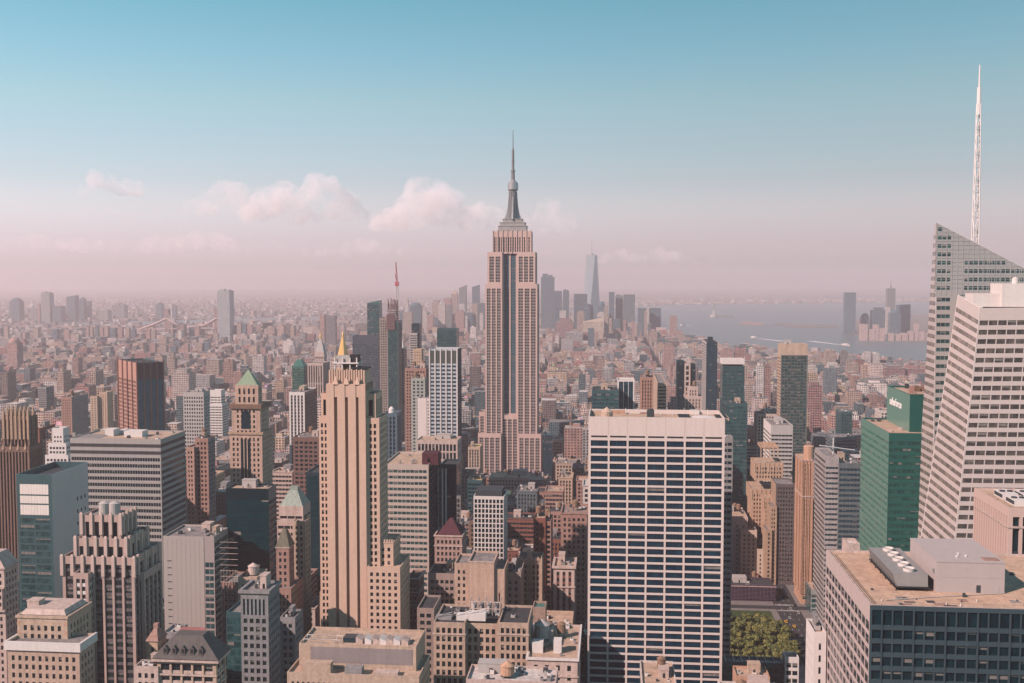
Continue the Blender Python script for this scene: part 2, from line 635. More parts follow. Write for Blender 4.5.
        for i, (s, (o, u, v, st)) in enumerate(scored):
            b = rng.choice((0.25, 0.4, 0.6)) if rng.random() < st['blind'] else 0.0
            if i < self.nwin and s > 0:
                ux, vz = u.normalized(), v.normalized()
                me = pane_mesh(u.length, v.length, b, st['gl'], st['mull'])
                ob = bpy.data.objects.new('window', me)
                ny = vz.cross(ux)
                M = Matrix((ux, ny, vz)).transposed().to_4x4()
                M.translation = o
                ob.parent = self.root
                ob.matrix_local = M
                COL.objects.link(ob)
            else:
                mb = rest.setdefault(st['gl'].name, MB())
                m = v * (1 - b)
                mb.quad(o, o + u, o + u + m, o + m, 0)
                if b > 0:
                    mb.quad(o + m, o + u + m, o + u + v, o + v, 1)
        for g, mb in rest.items():
            w = mb.build('window', [MATS[g], BLIND], self.root)
            w['kind'] = 'stuff'

# ================================================================== the tall spired tower in the middle
def spired_tower():
    S = Site('stone_skyscraper', 'tall tan stone skyscraper with a tapering metal mast and needle antenna, highest in the skyline', 'skyscraper', 478, 433, 1323, yb=476)
    st = R(6.9, 3.7, .66, .46, split=True, top=5, side=1.0, sp=stone('dull_aluminium_spandrel', (0.31, 0.265, 0.25)), blind=.25, rec=.9, d2=.6)
    stc = dict(st, sp=stone('grey_blue_spandrel', (0.09, 0.135, 0.16)), ww=.70, bay=7.0, gl=DEEPTEAL)
    st5 = dict(st, side=1.6)
    lime = stone('warm_limestone', (0.58, 0.42, 0.375), var=.12)
    zz = lambda y: S.z(y)
    D = 42
    zc = zz(415)
    # lower shoulders, then shaft, then crown; the middle bay lies back between two wings
    S.box(S.lx(478, 433), S.lx(501, 433), 0, D, 0, zz(433), st=st, wm=lime, ph=1.2)
    S.box(S.lx(518, 433), S.lx(541, 433), 0, D, 0, zz(433), st=st, wm=lime, ph=1.2)
    S.box(S.lx(501, 433) + .01, S.lx(518, 433) - .01, 5.2, D, 0, zc, st=st, wm=lime, ph=1.2)
    a, b, c, d = (S.lx(p, 350, 3) for p in (485.4, 502.2, 516.8, 537.2))
    S.box(a, b, 3, D - 3, zz(433) - 2, zz(284), st=st, wm=lime)
    S.box(c, d, 3, D - 3, zz(433) - 2, zz(284), st=st, wm=lime)
    a2, d2 = S.lx(487.4, 300, 4), S.lx(535.2, 300, 4)
    S.box(a2, b - .01, 4, D - 4, zz(284) - 2, zz(252), st=st5, wm=lime)
    S.box(c + .01, d2, 4, D - 4, zz(284) - 2, zz(252), st=st5, wm=lime)
    S.box(b, c, 9, D - 8, zc - 2, zz(240), st=stc, wm=lime)
    # crown with fins
    k0, k1 = S.lx(493, 240, 7), S.lx(531, 240, 7)
    S.box(k0, k1, 7, D - 7, zz(252) - 2, zz(231), st=R(2.9, 3.9, .5, .62, top=7, sp=st['sp'], rec=1.0, d2=.7), wm=lime)
    fins = MB()
    for i in range(9):
        x = k0 + (k1 - k0) * i / 8
        fins.box(x - .55, x + .55, 6.2, 7.4, zz(252) - 1, zz(230) + .6)
    S.part('fin', fins, lime)
    cx, cy = (k0 + k1) / 2, D / 2
    tiers = MB()
    for y0, y1, w in ((231, 226, 17.5), (226, 222.5, 15.5), (222.5, 219, 12.2)):
        tiers.box(cx - w, cx + w, cy - w * .72, cy + w * .72, zz(y0) - .4, zz(y1))
        tiers.box(cx - w - .5, cx + w + .5, cy - w * .72 - .5, cy + w * .72 + .5, zz(y1) + .003, zz(y1) + .8, bottom=True)
    S.part('stepped_base', tiers, stone('pale_metal_cladding', (0.36, 0.35, 0.34), rough=.5))
    mast = MB()
    mast.frustum(cx, cy, zz(219), zz(190), 5.9, 4.9, 16, 0)
    for i in range(8):
        an = math.pi * 2 * (i + .5) / 8
        mast.bar((cx + 5.6 * math.cos(an), cy + 5.6 * math.sin(an), zz(219)), (cx + 5.0 * math.cos(an), cy + 5.0 * math.sin(an), zz(191)), .55)
    for sx, sy in ((1, 0), (-1, 0), (0, 1), (0, -1)):
        prof = [(219, 11.5), (213, 8.3), (206, 6.6), (196, 5.5)]
        for (ya, ra), (yb_, rb) in zip(prof, prof[1:]):
            for s in (-1.1, 1.1):
                p = [(cx + sx * r + sy * s, cy + sy * r + sx * s, zz(y)) for r, y in ((0, ya), (ra, ya), (rb, yb_), (0, yb_))]
                mast.poly(p, 1)
            mast.quad(*[(cx + sx * r + sy * s, cy + sy * r + sx * s, zz(y)) for r, s, y in ((ra, -1.1, ya), (ra, 1.1, ya), (rb, 1.1, yb_), (rb, -1.1, yb_))], 1)
    S.part('mast', mast, [stone('mast_metal', (0.22, 0.23, 0.24), rough=.4, metal=.3), SILVER])
    drum = MB()
    drum.frustum(cx, cy, zz(190), zz(188.5), 5.2, 6.6, 20)
    drum.frustum(cx, cy, zz(188.5), zz(182.5), 6.6, 6.6, 20)
    drum.frustum(cx, cy, zz(182.5), zz(180.5), 6.6, 4.6, 20)
    drum.frustum(cx, cy, zz(180.5), zz(178.5), 4.4, 2.4, 20)
    S.part('drum', drum, SILVER)
    an = MB()
    for y0, y1, r0, r1 in ((179, 170, 2.5, 2.2), (170, 168.5, 3.0, 2.8), (168.5, 147, 1.5, 1.15), (160, 158.8, 1.9, 1.9), (147, 128, .65, .3)):
        an.frustum(cx, cy, zz(y0), zz(y1), r0, r1, 8)
    for i in range(14):
        z = zz(169) + i * 1.9
        an.box(cx - 1.75, cx + 1.75, cy - .25, cy + .25, z, z + .8, bottom=True)
    S.part('antenna', an, stone('antenna_grey', (0.20, 0.20, 0.21), rough=.5))
    # lower wing on the far left of the shaft
    S.box(S.lx(479, 415, 12), S.lx(485.2, 415, 12), 12, D - 6, zz(433) - 2, zz(413), st=st, wm=lime)
    S.finish()


spired_tower()


# ================================================================== the broad white slab on the right of the middle
def white_slab():
    S = Site('white_slab_tower', 'broad white slab tower with seven bays of dark ribbon windows and a blank top', 'office tower', 588.5, 416.5, 530)
    H = S.z(416.5, 588.5)
    W = S.lx(725, 416.5)
    D = 32
    m = (0, W, 0, D, H)
    st = G(W / 7.12, 3.94, .87, .66, top=11.6, side=.75, rec=.55, gl=glass('navy_window_glass', (.001, .014, .028), (.003, .03, .05), rough=.05), blind=.04, mull=4)
    S.box(0, W, 0, D, 0, H, st=st, sr=G(4.2, 3.94, .55, .62, top=14.6, gl=GLASSK), sl=G(4.2, 3.94, .55, .62, top=14.6, gl=GLASSK), wm=WHITE, rm=ROOFT, ph=2.2)
    # louvre slot under the blank top band, joints between the panels
    lv = MB()
    b = (W - 1.5) / 7
    for i in range(7):
        lv.box(.75 + i * b + b * .07, .75 + (i + 1) * b - b * .07, -.02, .5, H - 10.5, H - 9.6, bottom=True)
    S.part('louvre', lv, DARK)
    jt = MB()
    for i in range(1, 7):
        jt.box(.75 + i * b - .06, .75 + i * b + .06, -.025, .3, H - 9.4, H - .2, bottom=True)
    S.part('panel_joint', jt, stone('joint_shade', (.30, .22, .2)))
    z = H - 2.2
    for (pa, ya, pb, yb_, h, mat) in ((594, 414, 608, 411.5, 1.6, TAN), (612, 414, 625, 411.8, 1.9, ORANGE), (640, 413, 652, 411.5, .8, PINKB), (690, 413.5, 697, 411, 2.2, WHITEP)):
        x0, y0 = S.onz(pa, ya, z)
        x1, y1 = S.onz(pb, yb_, z)
        mb = MB()
        mb.box(x0, max(x1, x0 + 2), max(y0, 2), min(max(y1, y0 + 4), D - 2), z + .002, z + h)
        S.part('bulkhead', mb, mat)
    mb = MB()
    x, y = S.onz(607, 413.5, z)
    mb.frustum(x, 12, z, z + 3.2, 3.0, 3.0, 16)
    mb.frustum(x, 12, z + 3.2, z + 5.6, 3.1, .3, 16)
    S.part('tank', mb, TAN2)
    mb = MB()
    x, y = S.onz(649, 413, z)
    mb.box(x - 1.8, x + 1.8, 10, 15, z + .01, z + 4.2)
    mb.frustum(x, 12.5, z + 4.203, z + 4.9, 1.5, 1.5, 12)
    S.part('air_unit', mb, GREYD)
    mb = MB()
    x, y = S.onz(700, 412.6, z)
    mb.frustum(x, 14, z, z + .9, 7.2, 6.6, 24)
    mb.frustum(x, 14, z + .903, z + 1.4, 6.2, 2.2, 24)
    S.part('round_platform', mb, WHITEP)
    for pa in (681, 716):
        x, y = S.onz(pa, 412.5, z)
        mb = MB()
        mb.box(x - 3.4, x + 3.4, 7, 22, z + .01, z + 1.3)
        mb.quad((x - 3, 7.4, z + 1.31), (x + 3, 7.4, z + 1.31), (x + 3, 21.6, z + 1.31), (x - 3, 21.6, z + 1.31), 1)
        S.part('louvre_well', mb, [TAN2, DARK])
    for i in range(8):
        x = W * (.28 + .09 * i)
        mb = MB()
        mb.bar((x, 27, z), (x, 27, z + S.rng.uniform(2, 4)), .12)
        S.part('aerial', mb, WHITESTEEL)
    S.finish()


white_slab()


# ================================================================== the tan slab with four stone piers, left of the middle
def pier_tower():
    S = Site('limestone_tower', 'tan limestone tower with three dark vertical window slots up its blank piers', 'tower', 318, 418, 560)
    z = lambda y, ly=0: S.z(y, 345, ly)
    D = 22
    w = stone('buff_limestone', (0.62, 0.435, 0.335), var=.10)
    win = G(2.1, 3.62, .52, .55, top=2.6, side=.7, rec=.4, blind=.25, gl=GLASS)
    # side wings
    S.box(S.lx(318, 418), S.lx(328, 418), 1.5, D, 0, z(418), st=dict(win, bay=2.4), wm=w)
    S.box(S.lx(365.5, 418), S.lx(378.5, 418), 1.5, D, 0, z(418), st=dict(win, bay=2.7, side=1.2), wm=w)
    S.box(S.lx(321, 395, 3), S.lx(328, 395, 3) - .01, 3, D - 2, z(418) - 2, z(394), st=R(2.6, 9.5, .55, .8, top=3, side=.7), wm=w)
    S.box(S.lx(365.5, 395, 3) + .01, S.lx(375.5, 395, 3), 3, D - 2, z(418) - 2, z(394), st=R(2.8, 9.5, .55, .8, top=3, side=.7), wm=w)
    # main slab: four blank piers and three slots
    xs = [S.lx(p, 450) for p in (327, 334.6, 337.9, 345.5, 348.6, 356.3, 359.2, 366)]
    top = z(384)
    mb = S.mb('wall', w)
    for i in range(0, 8, 2):
        mb.box(xs[i], xs[i + 1], -.6, D - 4, 0, top)
    for i in range(1, 7, 2):
        tip = MB()
        a, b = xs[i], xs[i + 1]
        S.facade(S.face(a, 1.9, 1, 0), b - a, 0, top - 7, R(1.7, 3.62, .7, .72, top=.6, side=.02, sp=DARK, rec=.35, d2=.2, gl=GLASSK, blind=0), w, zlow=60)
        mb.box(a, b, -.3, D - 5, top - 7, top + .2, bottom=True)
        tip.pyramid(a - .7, b + .7, -1.0, 1.2, top - .2, top + 4.4, 0, 0)
        S.part('finial', tip, w)
    S.note(xs[0], xs[7], 0, D, top)
    S.facade(S.face(xs[7], -.6, 0, 1), D - 4, z(418), top, R(3, 3.62, .4, .5, top=3), w)
    # ribbed crown above
    c0, c1 = S.lx(329, 375, 3), S.lx(365.5, 375, 3)
    S.box(c0, c1, 2.5, D - 7, top - 2, z(371), wm=w, ph=2.4)
    rib = MB()
    n = 15
    for i in range(n):
        x = c0 + (c1 - c0) * (i + .5) / n
        rib.box(x - .42, x + .42, 1.9, 2.498, top - 1, z(370.4) + .4 * (i % 2))
    S.part('crown_rib', rib, w)
    # the open frame and machine rooms on top
    zz = z(371) - 2.4
    mb = MB()
    a, b = S.lx(334, 365, 6), S.lx(357, 365, 6)
    for x in (a, (a * 2 + b) / 3, (a + b * 2) / 3, b - .5):
        mb.box(x, x + .6, 6, 6.6, zz, z(358.5))
        mb.box(x, x + .6, 15, 15.6, zz, z(358.5))
    mb.box(a - .6, b + .8, 5.4, 16.2, z(364) - .35, z(364) + .35, bottom=True)
    S.part('roof_frame', mb, WHITEP)
    mb = MB()
    mb.box(a + 1.2, b - 1.0, 7.2, 14, z(363.3), z(357))
    mb.box(b - 4.2, b + .3, 6.8, 13, z(363.2), z(355.6), 1)
    S.part('machine_room', mb, [GREYL, DARK])
    mb = MB()
    mb.box(a + 4, b - 2, 7.4, 15, zz, z(365), 0)
    S.part('cooling_plant', mb, stone('dark_olive_metal', (.10, .09, .05)))
    mb = MB()
    mb.box(S.lx(352, 368.5, 4), S.lx(367.5, 368.5, 4), 3.4, 12, z(369.4), z(367.8), bottom=True)
    S.part('dish_platform', mb, DARK)
    # lower step on the right
    win2 = G(2.75, 3.62, .42, .5, top=2.4, side=.8, rec=.4, blind=.3)
    m = S.box(S.lx(378.5, 541, 3) + .01, S.lx(393.2, 541, 3), 3, D, 0, z(541, 3), st=win2, wm=w, rm=ROOFT)
    m2 = S.box(S.lx(367, 566, -3), S.lx(400, 566, -3), -3, D + 2, 0, z(566, -3), st=G(3.0, 3.62, .42, .5, top=2.4, side=.8, rec=.4), wm=w, rm=ROOFT)
    S.cornice(m, h=.6, out=.25, mat=w)
    rail = MB()
    for i in range(6):
        x = m[0] + (m[1] - m[0]) * (i + .5) / 6
        rail.box(x - .4, x + .4, 2.7, 3.6, m[4] + .002, m[4] + 1.3)
    S.part('merlon', rail, w)
    S.clutter((xs[7], S.lx(375, 395, 3), 5, D - 5, z(394)), 2, 0, 0)
    S.finish()


pier_tower()


# ================================================================== the faceted white glass towers at the right edge
def quad_map(p00, p10, p01, p11):
    """Bilinear wall between four corners: map (u 0..1, z fraction 0..1, metres inward)."""
    a, b, c, d = (Vector(p) for p in (p00, p10, p01, p11))
    nrm = (b - a).cross(c - a).normalized()

    def P(u, v, dd):
        p = a * (1 - u) * (1 - v) + b * u * (1 - v) + c * (1 - u) * v + d * u * v
        return tuple(p - nrm * dd)
    return P, nrm


def crystal_face(S, p00, p10, p01, p11, fh, bay, st, mat):
    L = (Vector(p10) - Vector(p00)).length
    Hh = abs(p01[2] - p00[2])
    P, _n = quad_map(p00, p10, p01, p11)
    f = lambda u, z, d: P(u / L, z / Hh, d)
    S.facade(f, L, 0.0, Hh, dict(st, fh=fh, bay=bay), mat)


def crystal_towers():
    white = stone('white_fritted_glass', (0.60, 0.52, 0.49), rough=.3, spec=.5, var=.05, streak=False)
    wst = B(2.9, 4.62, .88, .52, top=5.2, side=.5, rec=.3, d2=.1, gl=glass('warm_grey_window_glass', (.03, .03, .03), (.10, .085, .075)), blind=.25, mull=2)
    lst = dict(wst, rec=.08, d2=.02, wh=.5, gl=glass('sunlit_grey_window_glass', (.09, .08, .07), (.25, .21, .18)), ww=.97)  # facet glass paler than the front's, sunlight put into its colour
    S = Site('faceted_glass_tower', 'white banded glass tower with slanting left facet, largest at the right edge', 'skyscraper', 980, 308, 520, nwin=100)

    def pt(px, py, ly):
        x, z = S.at(px, py, ly)
        return (x, ly, z)
    def down(top, low):
        t, l = Vector(top), Vector(low)
        k = (t.z - 0.0) / (t.z - l.z)
        return tuple(t + (l - t) * k)
    Bt, Bl = pt(980, 308, 0), pt(948, 600, -1)
    At, Al = pt(958, 295, 30), pt(919, 550, 46)
    Bg, Ag = down(Bt, Bl), down(At, Al)
    Ct = (Bt[0] + 58, 0, Bt[2] + .8)
    Cg = (Bt[0] + 60, Bg[1], 0)
    Dt, Dg = (Ct[0], 72, Ct[2]), (Cg[0], Ag[1] + 24, 0)
    Et, Eg = (At[0] + 20, 72, At[2]), (Ag[0] + 20, Ag[1] + 24, 0)
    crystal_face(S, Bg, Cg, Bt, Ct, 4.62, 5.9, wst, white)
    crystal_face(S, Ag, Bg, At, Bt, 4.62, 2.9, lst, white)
    mb = S.mb('wall', white)
    mb.quad(Cg, Dg, Dt, Ct)
    mb.quad(Dg, Eg, Et, Dt)
    mb.quad(Eg, Ag, At, Et)
    rf = MB()
    rf.poly([tuple(Vector(p) - Vector((0, 0, .6))) for p in (At, Bt, Ct, Dt, Et)])
    S.part('roof', rf, ROOFW)
    # bright edges along the facet
    ed = MB()
    ed.bar(Bg, Bt, .13)
    ed.bar(Ag, At, .13)
    ed.bar(At, Bt, .2)
    S.part('edge_trim', ed, WHITEP)
    zr = Bt[2] - .5
    for (a, b, ya, yb_, l0, l1) in ((973, 1004, 303, 293.5, 12, 24), (1002.5, 1040, 303, 283.5, 9, 26)):
        mb = MB()
        x0, x1 = S.lx(a, yb_, l0), S.lx(b, yb_, l0)
        mb.box(x0, x1, l0, l1, zr, S.z(yb_, None, l0))
        S.part('machine_room', mb, WHITEP)
    x, zq = S.at(1015, 283.5, 14)
    mb = MB()
    mb.frustum(x, 14, zq, zq + 2.4, 1.6, 1.6, 12)
    mb.frustum(x, 14, zq + 2.4, zq + 3.2, 1.7, .4, 12)
    S.part('exhaust', mb, WHITEP)
    mb = MB()
    mb.box(S.lx(984, 306, 2), S.lx(1040, 306, 2), 1.5, 4, zr, zr + 1.0)
    S.part('gutter', mb, DARK)
    MASSES.append((S, Bl[0], Ct[0], 0, 50, Bt[2]))
    MASSES.append((S, Ag[0], Ct[0], 20, 50, Al[2] + 40))
    S.finish()

    T = Site('glass_crown_tower', 'grey glass tower with sloping screen top and white lattice spire behind the banded tower', 'skyscraper', 937, 223, 575, nwin=40)

    def tp(px, py, ly):
        x, z = T.at(px, py, ly)
        return (x, ly, z)
    wall = stone('grey_fritted_glass', (0.36, 0.36, 0.35), rough=.3, spec=.5, var=.05, streak=False)
    A1 = tp(937, 223, 0)
    A0 = down(A1, tp(933.5, 440, 0))
    L1 = tp(934.6, 224.5, 16)
    L0 = down(L1, tp(919, 470, 26))
    zsp = T.z(292)                     # level where the sloping screen begins on the right
    xr = T.lx(1064, 292)
    # front below the slope
    def front(u, z, d):
        k = z / A1[2]
        return (A0[0] + (A1[0] - A0[0]) * k + u, d, z)
    W = xr - A1[0]
    gst = B(2.4, 4.55, .9, .45, top=2.0, side=.6, rec=.3, d2=.12, gl=GLASST, blind=.12)
    T.facade(front, 8.2, 0, zsp, dict(gst, bay=2.2, ww=.92), wall, zlow=40)
    mbw = T.mb('wall', wall)
    mbw.quad(front(8.2, 0, 0), front(16.5, 0, 0), front(16.5, zsp, 0), front(8.2, zsp, 0))
    T.facade(lambda u, z, d: front(u + 16.5, z, d), W - 16.5, 0, zsp, gst, wall, zlow=60)
    # left facet
    Lf = (Vector(L1) - Vector(A1)).length
    crystal_face(T, L0, A0, L1, A1, 4.55, 2.4, dict(lst, side=.4), white)
    # sloping screen: rows of glass stepping down with the roof line, open lattice over it
    top = A1[2]
    slope = (T.z(268, 1024) - top) / (T.lx(1024, 268) - A1[0])
    z = zsp
    xs_ = A1[0]
    mbw.poly([(xs_, 0, zsp), (xr, 0, zsp), (xr, 0, max(zsp + .1, top + slope * (xr - xs_))), (xs_, 0, top)])
    r = 0
    while z < top - 3:
        xe = xs_ + (top - z - 3.2) / -slope
        for i in range(60):
            xa = xs_ + .7 + i * 2.4
            if xa + 2.2 > min(xe, xr):
                break
            if 3 <= i <= 5:
                continue
            if z > top - 22 and i > 2 or (r > 6 and i > 2):
                break
            T.win.append((Vector((xa, -.02, z + 1.2)), Vector((2.05, 0, 0)), Vector((0, 0, 2.1)), gst))
        z += 4.55
        r += 1
    lat = MB()
    n = 24
    for i in range(n + 1):
        x = xs_ + (xr - xs_) * i / n
        lat.box(x - .10, x + .10, -.22, -.08, zsp - 2, top + slope * (x - xs_))
    for k in range(1, 16):
        zz_ = zsp + k * 2.3
        xe = min(xr, xs_ + (top - zz_) / -slope)
        if xe > xs_ + 1:
            lat.box(xs_, xe, -.20, -.09, zz_, zz_ + .16, bottom=True)
    T.part('screen_lattice', lat, stone('pale_screen_metal', (.48, .48, .47), rough=.4))
    ed = MB()
    ed.bar((xs_, 0, top), (xr, 0, top + slope * (xr - xs_)), .22)
    ed.bar(A0, A1, .13)
    T.part('edge_trim', ed, WHITEP)
    zr1 = top + slope * (xr - xs_)
    mbw.quad((xr, 0, 0), (xr, 45, 0), (xr, 45, zr1), (xr, 0, zr1))
    mbw.quad((xr, 45, 0), L0, L1, (xr, 45, zr1))
    rf = MB()
    rf.quad((xs_, 1.5, zsp + 1), (xr, 1.5, zsp + 1), (xr, 40, zsp + 1), (xs_ + 3, 12, zsp + 1))
    rf.quad((xs_, .3, top), (xr, .3, zr1), (xr, 1.5, zr1), (xs_, 1.5, top))
    rf.quad((xs_, 1.5, zsp), (xr, 1.5, zsp), (xr, 1.5, zr1), (xs_, 1.5, top))
    T.part('roof', rf, ROOFG)
    # lattice spire
    sx, zb = T.at(975.3, 242, 14)
    zl, zt = T.z(104, 975, 14), T.z(65, 975, 14)
    sp = MB()
    h0, h1 = 1.65, .85
    zb -= 14
    corner = lambda k, i: Vector((sx + (h0 + (h1 - h0) * k) * (1, 1, -1, -1)[i], 14 + (h0 + (h1 - h0) * k) * (1, -1, -1, 1)[i], zb + (zl - zb) * k))
    N = 13
    for i in range(4):
        sp.bar(corner(0, i), corner(1, i), .30)
    for k in range(N):
        a, b = k / N, (k + 1) / N
        for i in range(4):
            j = (i + 1) % 4
            sp.bar(corner(b, i), corner(b, j), .16)
            if (k + i) % 2:
                sp.bar(corner(a, i), corner(b, j), .17)
            else:
                sp.bar(corner(a, j), corner(b, i), .17)
    T.part('spire', sp, WHITESTEEL)
    sp = MB()
    sp.frustum(sx, 14, zl - 6, zl + 9, 1.25, 1.1, 8)
    sp.frustum(sx, 14, zl + 9, zt, .55, .35, 8)
    T.part('spire_tip', sp, WHITESTEEL)
    MASSES.append((T, A1[0], xr, 0, 45, zsp))
    T.finish()


crystal_towers()


# ================================================================== the near office block at the bottom right
def near_block():
    S = Site('dark_office_block', 'near dark steel office block with tan gravel roof carrying a cooling unit', 'office building', 870, 605, 285)
    H = S.z(605, 870)
    D = S.dep(826, 553, 0.0)
    W = 66.0
    dk = stone('dark_steel_front', (0.045, 0.075, 0.09), rough=.45, var=.1)
    pk = stone('pale_pink_concrete', (0.50, 0.41, 0.39), var=.07)
    zt = H
    # front: taller row of windows first, then regular rows
    f = S.face(0, 0, 1, 0)
    S.facade(f, W, H - 6.2, H, G(2.83, 5.0, .80, .74, top=1.0, side=.5, rec=.5, gl=GLASSK, blind=.0, bot=0), dk)
    S.facade(lambda u, z, d: f(u, z, d), W, 0, H - 6.201, G(2.83, 3.8, .78, .58, top=.1, side=.5, rec=.5, gl=GLASSK, blind=.3), dk, zlow=H - 40)
    rib = MB()
    for i in range(1, 24, 3):
        x = .5 + i * 2.83
        rib.box(x - .12, x + .12, -.22, -.003, H - 60, H - 1.6)
    S.part('fin', rib, dk)
    fl = S.face(0, D, 0, -1)
    S.facade(fl, D, 0, H, G(4.55, 3.8, .93, .60, top=4.5, side=.5, rec=.12, gl=GLASS, blind=.15, mull=3), pk, zlow=40)
    mb = S.mb('wall', dk)
    mb.quad((W, 0, 0), (W, D, 0), (W, D, H), (W, 0, H))
    mb.quad((W, D, 0), (0, D, 0), (0, D, H), (W, D, H))
    t, ph = .8, .7
    o = [(0, 0), (W, 0), (W, D), (0, D)]
    i_ = [(t, t), (W - t, t), (W - t, D - t), (t, D - t)]
    par = S.mb('parapet', PINKW)
    for a in range(4):
        b = (a + 1) % 4
        par.quad((*o[a], H), (*o[b], H), (*i_[b], H), (*i_[a], H))
        par.quad((*i_[a], H), (*i_[b], H), (*i_[b], H - ph), (*i_[a], H - ph))
    rf = MB()
    z = H - ph
    rf.quad(*[(*p, z) for p in i_])
    S.part('roof', rf, stone('orange_tan_roof_gravel', (0.58, 0.395, 0.285), var=.3, streak=False))
    S.note(0, W, 0, D, H)
    # penthouse
    x0, y0 = S.onz(936, 592, z)
    x1, _ = S.onz(1002, 592, z)
    y1 = S.dep(913, 566, x0)
    hz = S.at(936, 562, y0)[1]
    y1 = y0 + 27
    pg = stone('pale_penthouse_panel', (0.46, 0.40, 0.385), var=.06)
    mb = MB()
    mb.box(x0, x1, y0, y1, z + .002, hz)
    mb.box(x0 - .12, x1 + .12, y0 - .12, y1 + .12, hz + .002, hz + .35, bottom=True)
    mb.box(x0 - .05, x1 + .05, y0 - .05, y0 - .003, z + 4.4, z + 4.55, bottom=True)
    ph_ = S.part('penthouse', mb, pg)
    for a in (977, 995):
        x, _ = S.onz(a, 592, z)
        dr = MB()
        dr.box(x - .6, x + .6, y0 - .06, y0 - .006, z + .1, z + 2.3)
        dr.build('door', GREYD if a < 990 else pg, ph_)
    lv = MB()
    lv.box(x0 - .07, x0 - .006, y0 + 1.5, y0 + 3.6, z + 4.8, z + 6.2, bottom=True)
    lv.build('louvre', GREYM, ph_)
    ht = MB()
    ht.box(x1 - 5.2, x1 - 1.0, y0 + 1.4, y0 + 4.4, hz + .355, hz + .62)
    ht.build('hatch', PINKB, ph_)
    for a, b in ((.35, .35), (.42, .6), (.5, .42)):
        v = MB()
        v.box(x0 + (x1 - x0) * a, x0 + (x1 - x0) * a + .5, y0 + 12 * b, y0 + 12 * b + .5, hz + .355, hz + 1.0)
        v.build('vent', WHITEP, ph_)
    # bits on the roof
    for a, b, h, s in ((964, 597, 1.1, .35), (872, 590, .5, .3), (905, 599, .35, .5), (1012, 575, .8, .5)):
        x, y = S.onz(a, b, z)
        v = MB()
        v.box(x - s, x + s, y - s, y + s, z + .002, z + h)
        S.part('vent', v, GREYD)
    # conduit runs, drains, patched membrane and walkway pads
    rr = random.Random(3)
    for k in range(9):
        x, y = rr.uniform(2, x0 - 10) if k % 2 else rr.uniform(3, W - 4), rr.uniform(2, 9)
        pt = MB()
        w_, d_ = rr.uniform(1.2, 4), rr.uniform(1, 3)
        pt.box(x, x + w_, y, y + d_, z + .001, z + .03)
        S.part('roof_patch', pt, [ROOFD, ROOFG, PINKB][k % 3])
    for k in range(10):
        x, y = rr.uniform(2, W - 4), rr.choice((rr.uniform(2, 6), rr.uniform(6, 10)))
        v = MB()
        v.frustum(x, y, z + .002, z + rr.uniform(.3, .9), .16, .16, 8)
        S.part('vent_pipe', v, GREYD if k % 2 else WHITEP)
    cd = MB()
    for k in range(4):
        y = 1.6 + k * .35
        cd.bar((3, y, z + .12), (W - 3, y, z + .12), .05, 4)
    cd.bar((2.0, 3, z + .15), (2.0, D - 4, z + .15), .09, 5)
    cd.bar((2.5, 3, z + .15), (2.5, D - 4, z + .15), .06, 5)
    S.part('conduit', cd, GREYD)
    rl = MB()
    for k in range(24):
        rl.bar((.5 + k * 2.7, .5, H - .02), (.5 + k * 2.7, .5, H + .9), .04)
    rl.bar((.5, .5, H + .9), (W - 1, .5, H + .9), .04)
    S.part('handrail', rl, GREYM)
    pipe = MB()
    pts = [S.onz(a, b, z) for a, b in ((886, 601), (930, 598), (1005, 594))]
    for p, q in zip(pts, pts[1:]):
        pipe.bar((p[0], p[1], z + .25), (q[0], q[1], z + .25), .12, 6)
    S.part('pipe', pipe, GREYL)
    S.finish()

    # cooling unit: a thing standing on the roof
    xa, ya = S.onz(896, 590.5, z)
    xb, _ = S.onz(927, 590.5, z)
    w = xb - xa
    yl = S.dep(868, 556, xa - .5) - ya
    yl = min(max(yl, 16), 30)
    U = bpy.data.objects.new('cooling_unit', None)
    U.location = S.world(xa, ya, z)
    U.rotation_euler = (0, 0, -S.phi)
    COL.objects.link(U)
    tag(U, 'grey hopper shaped cooling unit with a row of round fans on the tan roof', 'cooling unit')
    cas = MB()
    zb, zt2 = 1.3, 5.0
    e = .75
    b_ = [(0, 0, zb), (w, 0, zb), (w, yl, zb), (0, yl, zb)]
    t_ = [(-e * 1.2, 0, zt2), (w - .1, 0, zt2), (w - .1, yl, zt2), (-e * 1.2, yl, zt2)]
    for k in range(4):
        cas.quad(b_[k], b_[(k + 1) % 4], t_[(k + 1) % 4], t_[k])
    cas.quad(*t_)
    for k in range(9):
        y = yl * (k + .5) / 9
        cas.quad((-.03 - e * .25, y - .12, zb + .5), (-.03 - e * .25, y + .12, zb + .5), (-e * 1.2 - .05, y + .12, zt2), (-e * 1.2 - .05, y - .12, zt2))
    cas.build('casing', stone('galvanised_casing', (.30, .29, .28), rough=.55, var=.12), U)
    lou = MB()
    for k in range(12):
        a = k / 12
        xk = lambda a: -e * 1.2 * a
        za = lambda a: zb + (zt2 - zb) * a
        lou.quad((xk(a) - .02, .4, za(a)), (xk(a) - .02, yl - .4, za(a)), (xk(a) - .14, yl - .4, za(a) + .14), (xk(a) - .14, .4, za(a) + .14))
    lou.build('louvre', GREYM, U)
    for k in range(5):
        y = yl * (k + .55) / 5.2
        fn = MB()
        fn.frustum(w * .48, y, zt2 + .003, zt2 + .95, 1.55, 1.7, 20, 0, cap=False)
        fn.frustum(w * .48, y, zt2 + .003, zt2 + .95, 1.45, 1.6, 20, 0, cap=False)
        fo = fn.build('fan', WHITEP, U)
        bl = MB()
        bl.frustum(w * .48, y, zt2 + .3, zt2 + .34, 1.42, 1.42, 20)
        bl.build('fan_guard', DARK, fo)
    fr = MB()
